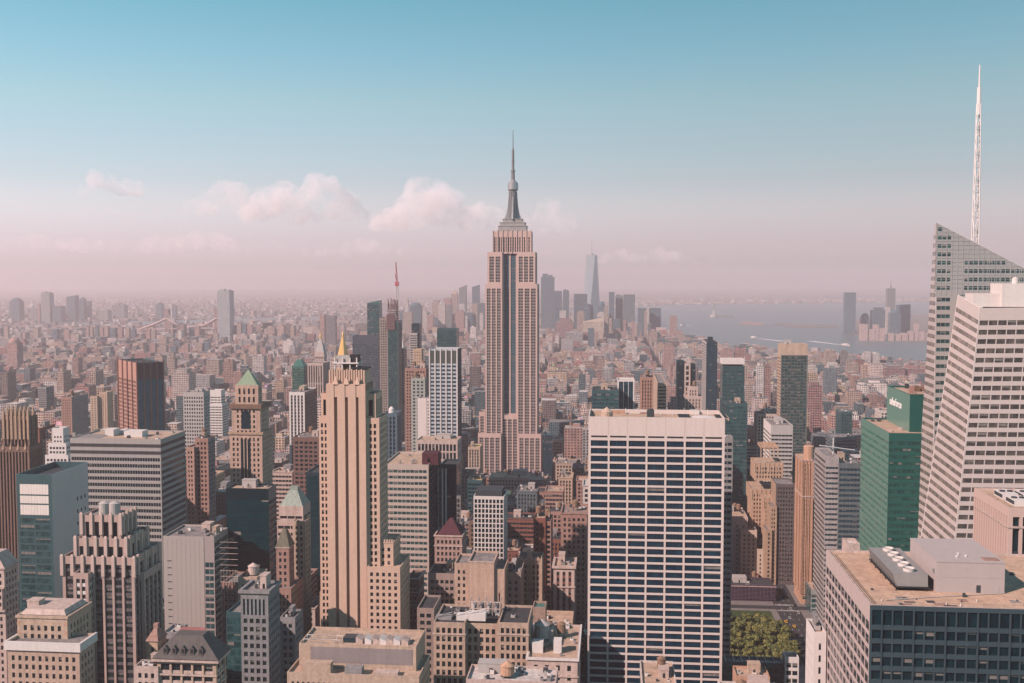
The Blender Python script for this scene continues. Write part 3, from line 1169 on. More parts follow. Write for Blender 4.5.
    fr.box(-.5, w + .4, -.6, yl + .3, zb - .35, zb - .02, bottom=True)
    fr.build('base_frame', DARK, U)
    ra = MB()
    for k in range(11):
        y = -.4 + (yl + .5) * k / 10
        ra.bar((-.45, y, zb), (-.45, y, zb + 1.1), .05)
    ra.bar((-.45, -.4, zb + 1.1), (-.45, yl + .1, zb + 1.1), .05)
    ra.bar((-.45, -.4, zb + .6), (-.45, yl + .1, zb + .6), .05)
    ra.build('handrail', GREYD, U)
    for k in range(6):
        for x in (0, w - .2):
            lg = MB()
            y = yl * k / 5
            lg.bar((x, y, .004), (x, y, zb - .35), .16)
            lg.build('leg', DARK, U)


near_block()


# ================================================================== green tower with a white sign
def green_tower():
    S = Site('green_glass_tower', 'deep green glass tower with white lettering on its rooftop box', 'office tower', 889, 433, 600, yb=560)
    H = S.z(433, 889)
    W = S.lx(927, 433) + 14
    D = S.dep(861.5, 408, 0)
    gs = B(2.4, 4.0, .84, .52, top=4, side=.3, rec=.18, d2=.04, gl=GLASSG, blind=.12)
    m = S.box(0, W, 0, D, 0, H, sf=gs, sr=gs, sl=B(2.4, 4.0, .9, .42, top=4, side=.3, rec=.12, d2=.02, gl=glass('sunlit_green_glass', (.04, .13, .10), (.11, .24, .19)), blind=.2), wm=GREEND, wl=GREENL, rm=ROOFT)  # left panels and glass are paler copies with sunlight painted in
    z = H - 1
    x0 = S.lx(909, 433, 0) * .92
    x0, y0 = S.onz(909.5, 417, z)
    x0 = S.lx(909.5, 417, 12)
    y1 = S.dep(887, 402, x0)
    p = MB()
    hz = S.z(394.5, 910, 12)
    xw = W - 2
    p.quad((x0, 12, z), (xw, 12, z), (xw, 12, hz), (x0, 12, hz), 1)
    p.quad((x0, y1, z), (x0, 12, z), (x0, 12, hz), (x0, y1, hz), 0)
    p.quad((xw, 12, z), (xw, y1, z), (xw, y1, hz), (xw, 12, hz), 1)
    p.quad((xw, y1, z), (x0, y1, z), (x0, y1, hz), (xw, y1, hz), 1)
    p.quad((x0 + .5, 12.5, hz - 1), (xw - .5, 12.5, hz - 1), (xw - .5, y1 - .5, hz - 1), (x0 + .5, y1 - .5, hz - 1), 2)
    for a, b in (((x0, 12), (xw, 12)), ((x0, 12), (x0, y1))):
        p.bar((*a, hz), (*b, hz), .25, 4, 1)
    po = S.part('roof_box', p, [GREENL, GREEND, ROOFT])
    fc = bpy.data.curves.new('sign', 'FONT')
    fc.body = 'salesforce'
    fc.size = 6.6
    fc.extrude = .12
    fc.offset = .09
    fc.align_x = 'CENTER'
    fo = bpy.data.objects.new('sign_text', fc)
    COL.objects.link(fo)
    bpy.context.view_layer.update()
    sme = bpy.data.meshes.new_from_object(fo.evaluated_get(bpy.context.evaluated_depsgraph_get()))
    bpy.data.objects.remove(fo)
    so = bpy.data.objects.new('sign', sme)
    sme.materials.clear()
    sme.materials.append(stone('white_sign_letters', (.85, .82, .80), var=.02))
    so.parent = po
    ux, nn = Vector((0, -1, 0)), Vector((-1, 0, 0))
    M = Matrix((ux, Vector((0, 0, 1)), nn)).transposed().to_4x4()
    M.translation = (x0 - .15, y1 + (12 - y1) * .40, z + (hz - z) * .52)
    so.matrix_local = M
    COL.objects.link(so)
    for i in range(7):
        a = S.rng.uniform(x0 + 1, xw - 4)
        bb = S.rng.uniform(15, y1 - 4)
        v = MB()
        v.box(a, a + S.rng.uniform(1.5, 3.5), bb, bb + 2.5, hz - 1 + .002, hz + S.rng.uniform(.6, 2.4))
        S.part('air_unit', v, [BROWN, GREYD, PINKB][i % 3])
    for i in range(5):
        v = MB()
        a, bb = S.rng.uniform(2, x0 - 3), S.rng.uniform(4, D - 6)
        v.box(a, a + 1.6, bb, bb + 3, z + .002, z + S.rng.uniform(.7, 1.7))
        S.part('air_unit', v, [GREYD, PINKW][i % 2])
    S.note(x0, xw, 12, y1, hz)
    S.finish()


green_tower()


# ================================================================== simple towers, measured one by one
def tower(name, label, cat, px, py, Y, blocks, yb=683, phi=None, cl=None, nwin=None, extra=None):
    """blocks: keyword sets for Site.mass; cl: (units, tanks, bulkheads) on the last roof."""
    S = Site(name, label, cat, px, py, Y, phi=phi, yb=yb, nwin=nwin)
    ms = []
    for b in blocks:
        b = dict(b)
        a = b.pop('px')
        ms.append(S.mass(a[0], a[1], a[2], **b))
    if cl:
        for m in ms[-cl[3] if len(cl) > 3 else -1:]:
            S.clutter(m, *cl[:3])
    if extra:
        extra(S, ms)
    S.finish()
    return S


# ---- left side, near
def crown_spires(S, ms):
    mb = MB()
    x0, x1, y0, y1, z1 = ms[1]
    for i in range(7):
        x = x0 + (x1 - x0) * (i + .3) / 6.6
        for y in (y0 - .5, y0 + 6):
            mb.box(x - .7, x + .7, y, y + 1.6, z1 - 16, z1 + 2)
            mb.pyramid(x - .7, x + .7, y, y + 1.6, z1 + 2, z1 + 7.5)
    S.part('pinnacle', mb, BUFF)
    mb = MB()
    a = ms[0]
    for i in range(8):
        x = a[0] + (a[1] - a[0]) * (i + .5) / 8
        mb.pyramid(x - .8, x + .8, a[2] - .6, a[2] + 1.2, a[4] - 2, a[4] + 3.4)
    S.part('finial', mb, BUFF)


brn = dict(wm=stone('brown_terracotta', (0.22, 0.14, 0.11)), rm=ROOFD)
tower('gothic_tower', 'dark brown tower crowned by a row of stone pinnacles at the left edge', 'tower', -22, 446, 720,
      [dict(px=(-30, 29, 446), xs=43, st=R(2.3, 3.7, .5, .62, sp=DARK, top=3, rec=1.0, d2=.7), **brn),
       dict(px=(2, 29, 416), ly=2, xs=37.5, z0=100, st=R(2.6, 12, .55, .86, sp=DARK, top=2, rec=1.2), **brn)],
      yb=548, extra=crown_spires)


def mansard_left(S, ms):
    x0, x1, y0, y1, z1 = ms[0]
    mb = MB()
    mb.pyramid(x0 - .3, x1 + .3, y0 - .3, y1 + .3, z1 + .01, z1 + 7, .72)
    S.part('mansard_roof', mb, PINKW)
    S.cornice(ms[0], h=.8, mat=PINKW)
    cb = MB()
    for i in range(9):
        x = x0 + 1 + (x1 - x0 - 2) * i / 8
        cb.frustum(x, y0 - .7, z1 - 22, z1 - 11, .5, .42, 10)
    S.part('column', cb, PINKW)
    mb = MB()
    mb.box(x0 - .4, x1 + .4, y0 - 1.4, y0 - .01, z1 - 10.9, z1 - 10, bottom=True)
    mb.box(x0 - .4, x1 + .4, y0 - 1.4, y0 - .01, z1 - 23, z1 - 22.1, bottom=True)
    S.part('entablature', mb, PINKW)


tower('columned_building', 'pale stone building with a colonnade below its sloped roof beside the green fronted tower', 'building', -40, 566, 540,
      [dict(px=(-60, 4, 566), xs=18, st=G(2.6, 3.8, .45, .5, top=2.5), wm=PINKW, rm=ROOFG)], yb=640, extra=mansard_left)


def green_front(S, ms):
    x0, x1, y0, y1, z1 = ms[0]
    w = x1 - x0
    for k, (a, b) in enumerate(((484, 494), (495.5, 503), (504.5, 514.5))):
        mb = MB()
        za, zb = S.z(b), S.z(a)
        mb.box(x0 + w * .10, x1 - w * .10, y0 - .12, y0 - .004, za, zb, bottom=True)
        o = S.part('white_screen', mb, stone('white_translucent_glass', (.80, .74, .68), rough=.25, var=.1))
        gr = MB()
        for i in range(1, 10):
            x = x0 + w * (.10 + .08 * i)
            gr.box(x - .05, x + .05, y0 - .16, y0 - .124, za, zb)
        gr.build('mullion', GREYL, o)
    mb = MB()
    mb.box(x0 + 2, x1 - 3, y0 + 5, y1 - 5, z1 - 5.9, z1 - 3, 0)
    S.part('roof_plant', mb, GREYD)
    S.clutter((x0 + 2, x1 - 2, y0 + 4, y1 - 4, z1 - 5), 5, 0, 0)
    # scattered small windows on the blank flank
    for i in range(3):
        for k in range(14):
            S.win.append((Vector((x1 + .01, y0 + (y1 - y0) * (.66 + .11 * i), z1 - 21 - k * 7.5)), Vector((0, 1.5, 0)), Vector((0, 0, 2.2)), G()))


tower('green_fronted_tower', 'teal glass fronted slab with three white screens up high and a blank grey flank', 'office tower', 16, 474, 600,
      [dict(px=(16, 51.5, 474), xs=88, st='plain', sf=G(9.2, 3.9, .88, .62, top=25, side=1.2, rec=.15, gl=GLASST, blind=.35, mull=3), sr='plain', wm=TEALP, wr=stone('silver_grey_panel', (.58, .55, .53), rough=.5, var=.06), rm=ROOFD, ph=6)],
      yb=625, extra=green_front)

dark_top = stone('charcoal_spandrel', (.05, .05, .055), rough=.5)


def banded_block(S, ms):
    x0, x1, y0, y1, z1 = ms[0]
    z = z1 - 1
    for a, b, ya, yb_, h in ((105, 114, 436, 431, 4.4), (124, 143, 437, 432.5, 4.0), (118, 124, 434, 432, 2.5)):
        p, q = S.onz(a, ya, z)
        p2, _ = S.onz(b, ya, z)
        mb = MB()
        mb.box(p, p2, max(q, 2), min(max(q, 2) + 9, y1 - 2), z + .003, z + h)
        S.part('bulkhead', mb, WHITEP)
    band = MB()
    for zz in (z1 - 3.4, z1 - 8.0):
        band.box(x0 - .06, x1 + .06, y0 - .06, y0 - .005, zz - 2.2, zz, bottom=True)
        band.box(x1 + .005, x1 + .065, y0, y1, zz - 2.2, zz, bottom=True)
    S.part('louvre_band', band, dark_top)
    rails = MB()
    for i in range(6):
        y = y0 + 3 + i * 3.2
        rails.box(x0 + 2, x0 + 17, y, y + .7, z + .003, z + .9)
    S.part('pipe_rack', rails, GREYM)
    S.clutter((x0 + 20, x1, y0, y1, z1), 6, 0, 0)


tower('banded_office_block', 'wide office block striped by pale bands and dark ribbon windows with white roof boxes', 'office building', 70, 438, 690,
      [dict(px=(70, 160.5, 438), xs=185, st=B(1.75, 4.25, .88, .54, top=11.6, side=.6, gl=GLASSK, rec=.5, d2=.1, blind=.08), wm=stone('pale_grey_band', (.37, .35, .335), var=.1), rm=ROOFT)],
      yb=610, extra=banded_block)

deco = dict(wm=stone('pale_rose_brick', (.46, .34, .30), var=.14), rm=ROOFG)
dst = R(4.7, 3.62, .70, .56, mull=1, sp=stone('slate_spandrel', (.13, .12, .125)), top=3, side=.9, rec=.8, d2=.5, blind=.4)


def deco_crown(S, ms):
    mb = MB()
    for m, hgt in ((ms[0], 2.2), (ms[3], 3.0), (ms[4], 3.4)):
        x0, x1, y0, y1, z1 = m
        n = max(3, round((x1 - x0) / 4.7))
        for i in range(n + 1):
            x = x0 + (x1 - x0) * i / n
            mb.box(x - .75, x + .75, y0 - .7, y0 + .4, z1 - 9, z1 + hgt * .15)
            mb.pyramid(x - .75, x + .75, y0 - .7, y0 + .4, z1 + hgt * .15, z1 + hgt * .4, .5)
        for i in range(4):
            y = y0 + (y1 - y0) * (i + .5) / 4
            mb.box(x1 - .4, x1 + .7, y - .7, y + .7, z1 - 9, z1 + hgt * .3)
    S.part('pilaster', mb, stone('pale_rose_stone', (.55, .42, .37), var=.1))
    x0, x1, y0, y1, z1 = ms[4]
    t = MB()
    cx = S.lx(105.5, 505, 10)
    for sx in (-2.5, 2.5):
        t.frustum(cx + sx, 14, z1 - 1, S.z(503, None, 12), 2.6, 2.6, 18)
        t.frustum(cx + sx, 14, S.z(503, None, 12) + .002, S.z(501, None, 12), 2.7, .8, 18)
    S.part('roof_tank', t, GREYL)
    S.clutter((x1 + 1, S.lx(133, 545, 6), 6, 26, ms[3][4] + .2), 6, 0, 0, [GREYD])


tower('art_deco_tower', 'pale rose setback tower with ribbed piers and a stepped crown topped by twin tanks', 'tower', 62, 556, 480,
      [dict(px=(62, 134, 556), dep=30, st=dst, **deco),
       dict(px=(73, 88, 573), ly=-4, dep=6, st=R(2.6, 3.62, .6, .5, sp=WHITEP, top=2, rec=.5, d2=.25), **deco),
       dict(px=(128, 144, 572), ly=5, dep=20, st=dst, **deco),
       dict(px=(75.5, 126, 538), ly=2, dep=25, z0=110, st=R(4.7, 8, .6, .7, sp=DARK, top=3, rec=.8, gl=GLASSK, blind=0), **deco),
       dict(px=(81.5, 120.5, 515), ly=5, dep=17, z0=125, st=R(4.5, 9, .6, .75, sp=DARK, top=2.5, rec=1.0, gl=GLASSK, blind=0), **deco)],
      cl=None, extra=deco_crown)


def palazzo(S, ms):
    S.cornice(ms[0], z=ms[0][4] - 3.4, h=3.5, out=.9, mat=WHITEP)
    S.cornice(ms[1], h=1.0, out=.5, mat=TAN2)
    x0, x1, y0, y1, z1 = ms[1]
    mb = MB()
    mb.pyramid(x0 + 1, x1 - 1, y0 + 1, y1 - 1, z1 + .01, z1 + 2.0, .85)
    S.part('hipped_roof', mb, PINKW)
    a, b = S.lx(24.5, 602, 12), S.lx(36, 602, 12)
    mb = MB()
    mb.box(a, b, 14, 19, z1 + .1, S.z(601.5, None, 13))
    mb.box(a - .2, b + .2, 13.8, 19.2, S.z(601.5, None, 13) + .003, S.z(601.5, None, 13) + .4, bottom=True)
    S.part('bulkhead', mb, PINKW)
    q = MB()
    for y in (z1 - 4, z1 - 8, z1 - 12):
        for x in (x0 - .05, x1 - 1.1):
            q.box(x, x + 1.15, y0 - .05, y0 - .004, y, y + 1.6, bottom=True)
    S.part('quoin', q, ORANGE)
    bl = MB()
    bl.box(ms[0][0], ms[0][1] + .02, -.25, -.004, ms[0][4] - 19.6, ms[0][4] - 18.9, bottom=True)
    bl.box(ms[0][0], ms[0][1] + .02, -.25, -.004, ms[0][4] - 27.2, ms[0][4] - 26.5, bottom=True)
    S.part('belt_course', bl, TAN2)


tower('beige_palazzo_block', 'beige stone block with a heavy white cornice and a smaller hipped storey on its roof', 'building', 7, 641, 420,
      [dict(px=(7, 79, 641), xs=94.5, st=G(2.9, 3.55, .40, .52, top=5.2, side=1.0, blind=.2), wm=stone('beige_stone', (.50, .365, .29)), rm=ROOFG),
       dict(px=(17, 67, 615), ly=7, dep=20, z0=100, st=G(2.9, 3.6, .42, .55, top=3.5, side=2), wm=TAN2, rm=ROOFT)], extra=palazzo)

tower('grey_fluted_block', 'low grey block with a busy pipe covered roof in front of the stepped rose tower', 'building', 134, 666, 400,
      [dict(px=(134, 158, 666), xs=166, st=G(2.6, 3.5, .45, .5, top=2), wm=PINKW, rm=ROOFD)], cl=(9, 0, 1))


def gabled(S, ms):
    x0, x1, y0, y1, z1 = ms[0]
    mb = MB()
    rh = 8.6
    mb.pyramid(x0 - 1.6, x1 + 1.6, y0 - 1.6, y1 + 1.6, z1 + .35, z1 + rh, .42)
    r = S.part('hipped_roof', mb, SLATE)
    S.cornice(ms[0], h=.9, out=1.4, mat=PINKW)
    for i in range(5):
        x = x0 + (x1 - x0) * (.16 + .15 * i)
        d = MB()
        k = .35
        y = y0 - 1.6 + (y1 - y0 + 3.2) / 2 * (1 - .42) * k
        zz = z1 + .35 + rh * k
        d.box(x - .8, x + .8, y - .8, y + 2.4, zz - 1.6, zz + .9)
        d.poly([(x - 1, y - .9, zz + .9), (x + 1, y - .9, zz + .9), (x, y - .9, zz + 1.9)])
        d.quad((x - 1, y - .9, zz + .9), (x, y - .9, zz + 1.9), (x, y + 3.4, zz + 1.9), (x - 1, y + 3.4, zz + .9))
        d.quad((x, y - .9, zz + 1.9), (x + 1, y - .9, zz + .9), (x + 1, y + 3.4, zz + .9), (x, y + 3.4, zz + 1.9))
        d.quad((x - .55, y - .82, zz - .8), (x + .55, y - .82, zz - .8), (x + .55, y - .82, zz + .8), (x - .55, y - .82, zz + .8), 1)
        d.build('dormer', [SLATE, DARK], r)
    bl = MB()
    for dz in (6.6, 10.6):
        bl.box(x0 - .3, x1 + .3, y0 - .4, y0 - .004, z1 - dz, z1 - dz + .6, bottom=True)
        bl.box(x1 + .004, x1 + .4, y0, y1, z1 - dz, z1 - dz + .6, bottom=True)
    S.part('belt_course', bl, PINKW)


tower('dormered_building', 'stone building under a grey hipped roof with five little dormers', 'building', 155, 658, 400,
      [dict(px=(157, 216, 658), xs=226, st=R(4.3, 4.0, .72, .6, sp=PINKW, top=1.5, rec=.7, d2=.35, mull=1), wm=TAN2, rm=ROOFD)], extra=gabled)


def red_roof(S, ms):
    x0, x1, y0, y1, z1 = ms[0]
    mb = MB()
    mb.quad((x0 - .2, y0 - .2, z1 + .02), (x1 + .2, y0 - .2, z1 + .02), (x1 + .2, y1, z1 + 1.6), (x0 - .2, y1, z1 + 1.6))
    S.part('lean_roof', mb, stone('faded_red_roof', (.34, .15, .14)))


tower('red_house', 'dull red flat walled shed beyond the dormered roof', 'building', 174, 637, 450,
      [dict(px=(174, 198, 637), dep=9, st=None, wm=stone('dull_red_paint', (.28, .06, .07)), rm=REDB)], extra=red_roof, yb=645)


def turret(S, ms):
    x0, x1, y0, y1, z1 = ms[0]
    mb = MB()
    mb.pyramid(x0 - .6, x1 + .6, y0 - .6, y1 + .6, z1 + .02, z1 + 4.4, .25)
    mb.box((x0 + x1) / 2 - 1, (x0 + x1) / 2 + 1, (y0 + y1) / 2 - 1, (y0 + y1) / 2 + 1, z1 + 4.4, z1 + 6.5)
    S.part('hipped_roof', mb, PINKB)


tower('turret_house', 'narrow tan house with a brown hipped cap wedged right of the rose tower', 'building', 147, 641, 450,
      [dict(px=(147, 157.5, 641), dep=9, st=G(2.2, 4, .4, .55, top=2), wm=TAN, rm=ROOFG)], extra=turret, yb=668)
tower('roof_cabin_block', 'small grey block with a pale roof hut beside the dull red shed', 'building', 163, 632, 470,
      [dict(px=(163, 177, 632), dep=12, st=G(2.4, 3.6, .5, .5), wm=GREYM, rm=ROOFW)], cl=(4, 0, 0), yb=645)


def blank_block(S, ms):
    x0, x1, y0, y1, z1 = ms[0]
    jt = MB()
    for i in range(1, 9):
        x = x0 + (x1 - x0) * i / 9
        jt.box(x - .05, x + .05, -.03, -.004, 20, z1 - 1)
    S.part('panel_joint', jt, GREYM)
    for k in range(16):
        S.win.append((Vector((x0 + 2.2, -.01, z1 - 14 - k * 3.9)), Vector((2.4, 0, 0)), Vector((0, 0, .5)), G(gl=GLASSK, blind=0)))


tower('blank_walled_block', 'grey tower with a blank panelled front and glass corner, crossed by a slanting shadow', 'office building', 163, 536, 572,
      [dict(px=(163, 203.6, 536), dep=28, st=None, sr=None, wm=stone('warm_grey_panel', (.40, .36, .335), var=.05), rm=ROOFG),
       dict(px=(203.8, 214, 536.3), ly=.2, xs=228, st=B(2.4, 3.8, .92, .72, top=14, gl=GLASST, rec=.15, d2=.05), sr=B(2.4, 3.8, .92, .72, top=3, gl=GLASST, rec=.15, d2=.05, blind=.3), wm=stone('rosy_panel', (.36, .31, .30), var=.05), rm=ROOFG)],
      extra=blank_block, yb=655, cl=(7, 0, 1, 2))
tower('dark_glass_block', 'black glass box tower with a brownish blank top, in front of the green pyramid tower', 'office building', 226, 488, 600,
      [dict(px=(226, 268.6, 488), xs=276.3, st=B(4, 3.7, .97, .86, top=6.5, side=.2, rec=.06, d2=.03, gl=PETROL, blind=.02), sr=B(3, 3.7, .95, .6, top=6.5, side=.2, rec=.1, d2=.05, gl=GLASSK, blind=.1), wm=stone('black_mullion', (.003, .020, .027), rough=.3), wr=GREYM, rm=ROOFT)],
      yb=585, cl=(4, 0, 1))


def copper_pyramid(S, ms):
    x0, x1, y0, y1, z1 = ms[2]
    mb = MB()
    mb.pyramid(x0 + .6, x1 - .6, y0 + .6, y1 - .6, z1 - .1, S.z(369.5, None, (y0 + y1) / 2), 0.03)
    S.part('pyramid_roof', mb, stone('verdigris_roof', (.24, .33, .22), rough=.6, var=.15))
    S.cornice(ms[1], h=3.2, out=1.3, mat=BROWN)
    S.cornice(ms[0], h=1.6, out=.8, mat=BUFF)
    x0, x1, y0, y1, z1 = ms[1]
    c = (x0 + x1) / 2
    mb = MB()
    zl, zh = S.z(429), S.z(415)
    n = 8
    pts = [(c - 3.4, -.05, zl), (c + 3.4, -.05, zl)] + [(c + 3.4 * math.cos(math.pi * i / n), -.05 + .0, zh + 3.4 * math.sin(math.pi * i / n)) for i in range(n + 1)]
    pts = [(x, y0 - .05, z) for x, _y, z in pts]
    mb.poly(pts)
    S.part('arched_window', mb, GLASSK)
    x0, x1, y0, y1, z1 = ms[0]
    mb = MB()
    mb.box(c - 3.6, c + 3.6, y0 - .02, y0 - .003, 60, z1 - 5, bottom=True)
    for x in (c - 1.2, c + 1.2):
        mb.box(x - .3, x + .3, y0 - .3, y0 - .025, 60, z1 - 5, 1)
    S.part('window_bay', mb, [GLASSK, TAN])


pyr = dict(wm=stone('honey_brick', (.50, .35, .275)), rm=ROOFG)
pst = G(3.1, 3.7, .42, .52, top=3.4, side=1.4, blind=.2, rec=.5)
tower('pyramid_roof_tower', 'honey brick tower under a green copper pyramid roof', 'tower', 229, 432, 750,
      [dict(px=(229.5, 262, 432), xs=272, st=pst, **pyr),
       dict(px=(231.5, 260, 404), ly=1.5, xs=269, z0=140, st=dict(pst, side=3), **pyr),
       dict(px=(235, 258, 385), ly=4, xs=262, z0=158, st=G(3.2, 6, .4, .6, top=1.6, side=1.5, rec=.5), **pyr)],
      yb=487, extra=copper_pyramid, nwin=60)


def ribbed_top(S, ms):
    x0, x1, y0, y1, z1 = ms[0]
    mb = MB()
    for i in range(5):
        x = x0 + (x1 - x0) * i / 4
        mb.box(x - .7, x + .7, y0 - .7, y0 - .003, 0, z1 + 1.4)
    for i in range(5):
        y = y0 + (y1 - y0) * i / 4
        mb.box(x0 - .9, x0 - .003, y - .9, y + .9, 0, z1 + 1.4)
    S.part('corner_pier', mb, stone('red_brown_pier', (.25, .12, .10)))
    b = MB()
    b.box(x0 - .3, x1 + .3, y0 - .3, y0 - .004, z1 - 16, z1 - .2, bottom=True)
    S.part('crown_band', b, stone('maroon_louvre', (.09, .05, .055)))


tower('brown_ribbed_tower', 'maroon brown tower turned at an angle with fluted crown and dark glass strips', 'office tower', 137, 363, 1000,
      [dict(px=(137, 163, 363), xs=118, st=B(5, 3.8, .97, .9, top=17, gl=DEEPTEAL, rec=.08, d2=.04, blind=0), sl=G(3.0, 3.8, .5, .55, top=17, rec=.5), sr=G(3.4, 3.8, .55, .55, top=17, rec=.5), wm=TEALP, wl=stone('rosewood_brick', (.42, .25, .20)), wr=stone('rosewood_brick', (.42, .25, .20)), rm=ROOFD)],
      phi=math.radians(-38), yb=432, extra=ribbed_top)
tower('white_grid_tower', 'white gridded office tower of small square windows beyond the banded block', 'office tower', 183, 392, 900,
      [dict(px=(183, 203.5, 392), xs=209.5, st=G(2.1, 3.2, .5, .5, top=3.5, side=.5, rec=.4), wm=GREYL, rm=ROOFG)], yb=436, cl=(4, 0, 1))
tower('stepped_white_tower', 'narrow white tower stepping up to a point behind the banded block', 'tower', 46, 452, 880,
      [dict(px=(45, 68, 455), dep=16, st=G(3, 3.6, .6, .5), wm=WHITEP, rm=ROOFW),
       dict(px=(48, 66, 443), ly=2, dep=13, z0=60, st=G(3, 3.6, .6, .5), wm=WHITEP, rm=ROOFW),
       dict(px=(52, 63, 428), ly=4, dep=10, z0=70, st=G(3, 3.6, .5, .4, top=6), wm=WHITEP, rm=ROOFW)], yb=462)
tower('rose_brick_block', 'plain rose brick slab with a darker flank above the banded block', 'apartment block', 61, 397, 1200,
      [dict(px=(61, 71.5, 397), xs=88, st=G(3, 3, .4, .4, rec=.25), wr=GREYM, wm=PINKB, rm=ROOFG)], yb=430, cl=(3, 1, 1))
tower('grey_flat_block', 'flat topped grey slab left of the rose brick slab', 'apartment block', 38, 387, 1500,
      [dict(px=(38, 46, 387), xs=54, st=B(3, 3, .9, .45), wm=GREYM, rm=ROOFG)], yb=402)
tower('tan_twin_block', 'tan block with two upright halves left of the maroon brown tower', 'apartment block', 90, 394, 1350,
      [dict(px=(90, 97, 396), dep=16, st=G(3, 3, .4, .4), wm=TAN2, rm=ROOFG),
       dict(px=(99, 107, 392), ly=4, dep=16, st=G(3, 3, .4, .4), wm=TAN, rm=ROOFG)], yb=410)
tower('white_terrace_block', 'bright white stepped block between the gridded tower and the green pyramid', 'building', 208, 404, 1350,
      [dict(px=(208, 222, 404), dep=22, st=B(4, 3.4, .9, .4), wm=WHITEP, rm=ROOFW),
       dict(px=(210, 221, 390), ly=8, dep=14, z0=40, st=B(4, 3.4, .9, .4, top=8), wm=WHITEP, rm=ROOFW)], yb=416)
tower('green_prism_tower', 'dark green glass prism with slanted roof right of the green pyramid', 'office tower', 292, 366, 1500,
      [dict(px=(292, 303.5, 366), dep=20, st=B(3, 4, .95, .7, gl=GLASSG), wm=GREENS, rm=ROOFD)], yb=392,
      extra=lambda S, ms: (lambda m, mb: (mb.pyramid(m[0], m[1], m[2], m[3], m[4] + .02, m[4] + 9, .3), S.part('sloped_roof', mb, GREENS)))(ms[0], MB()))
tower('striped_tower', 'pale tower with upright window stripes right of the green pyramid tower', 'apartment block', 289, 392, 1100,
      [dict(px=(289, 304.5, 392), xs=317, st=R(4, 3.5, .5, .6, sp=GREYM, top=3), wm=WHITEP, wr=NAVY, rm=ROOFG)], yb=432, cl=(4, 0, 1))
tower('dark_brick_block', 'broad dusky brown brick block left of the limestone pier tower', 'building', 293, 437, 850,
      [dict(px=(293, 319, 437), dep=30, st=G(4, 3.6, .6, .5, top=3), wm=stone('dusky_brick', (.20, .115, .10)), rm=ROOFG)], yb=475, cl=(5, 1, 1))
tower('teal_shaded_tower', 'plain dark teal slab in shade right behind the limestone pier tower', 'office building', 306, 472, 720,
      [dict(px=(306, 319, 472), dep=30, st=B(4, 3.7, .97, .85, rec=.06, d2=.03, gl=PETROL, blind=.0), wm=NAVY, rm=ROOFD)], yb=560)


def green_mansard(S, ms):
    x0, x1, y0, y1, z1 = ms[-1]
    mb = MB()
    mb.pyramid(x0 + .3, x1 - .3, y0 + .3, y1 - .3, z1 + .01, S.z(489, None, (y0 + y1) / 2), .36)
    S.part('mansard_roof', mb, COPPERP)
    cx, cy, zt = (x0 + x1) / 2, (y0 + y1) / 2, S.z(489, None, (y0 + y1) / 2)
    mb = MB()
    mb.box(cx - 2.6, cx + 2.6, cy - 2, cy + 2, zt + .01, zt + 2)
    S.part('roof_hatch', mb, COPPERP)


tower('copper_mansard_tower', 'pale tower with a truncated green copper mansard roof and rounded balconies', 'tower', 277, 530, 640,
      [dict(px=(277, 297, 520), dep=20, st=B(4.5, 4.2, .9, .45, top=2.5), wm=PINKW, rm=ROOFG),
       dict(px=(292.5, 305, 521), ly=-3, xs=310.5, st=G(2.9, 3.6, .42, .5, top=2.2), wm=TAN2, rm=ROOFG),
       dict(px=(279, 303, 506), ly=3, dep=16, z0=90, st=B(4.5, 4.2, .9, .4, top=5), wm=PINKW, rm=ROOFG)], yb=600, extra=green_mansard)


def hip_olive(S, ms):
    x0, x1, y0, y1, z1 = ms[0]
    mb = MB()
    mb.pyramid(x0 - .3, x1 + .3, y0 - .3, y1 + .3, z1 + .02, z1 + 9, .25)
    S.part('mansard_roof', mb, stone('olive_slate', (.16, .15, .11)))
    S.cornice(ms[0], h=.6, out=.4, mat=PINKW)


tower('rosy_mansard_tower', 'rosy brick tower with an olive hipped roof below the green mansard', 'tower', 276, 547, 570,
      [dict(px=(276, 289, 547), xs=294, st=G(2.5, 3.6, .45, .5, top=2), wm=PINKB, rm=ROOFG),
       dict(px=(276, 291, 588), ly=-6, xs=303, st=G(2.5, 3.6, .45, .5, top=3), wm=PINKB, rm=ROOFG)], yb=640, extra=hip_olive)
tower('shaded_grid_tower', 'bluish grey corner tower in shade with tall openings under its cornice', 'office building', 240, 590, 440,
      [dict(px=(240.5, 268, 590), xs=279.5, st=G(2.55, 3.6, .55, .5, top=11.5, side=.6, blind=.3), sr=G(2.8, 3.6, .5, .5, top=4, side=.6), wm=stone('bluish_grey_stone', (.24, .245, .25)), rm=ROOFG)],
      cl=(4, 0, 1), extra=lambda S, ms: (S.cornice(ms[0], h=1.2, out=.8, mat=GREYM),
                            [S.win.append((Vector((ms[0][0] + 1 + i * 1.72, -.01, ms[0][4] - 10.6)), Vector((.85, 0, 0)), Vector((0, 0, 6.8)), G(gl=GLASSK, blind=0))) for i in range(6)],
                            [S.win.append((Vector((ms[0][0] + 1 + i * 1.72, -.01, ms[0][4] - 2.9)), Vector((.7, 0, 0)), Vector((0, 0, .8)), G(gl=GLASSK, blind=0))) for i in range(0)]))
tower('sunlit_roof_block', 'tan brick block with a round tank on its roof below the black glass box', 'building', 238, 574, 520,
      [dict(px=(238, 257, 577), dep=16, st=G(2.8, 3.6, .4, .5, top=3), wm=TAN2, rm=ROOFT)], yb=592,
      extra=lambda S, ms: (S.tank(S.lx(252, 572, 6), 8, ms[0][4] - 1, 2.6, 4, .6, PINKW), S.clutter(ms[0], 4, 0, 1)))
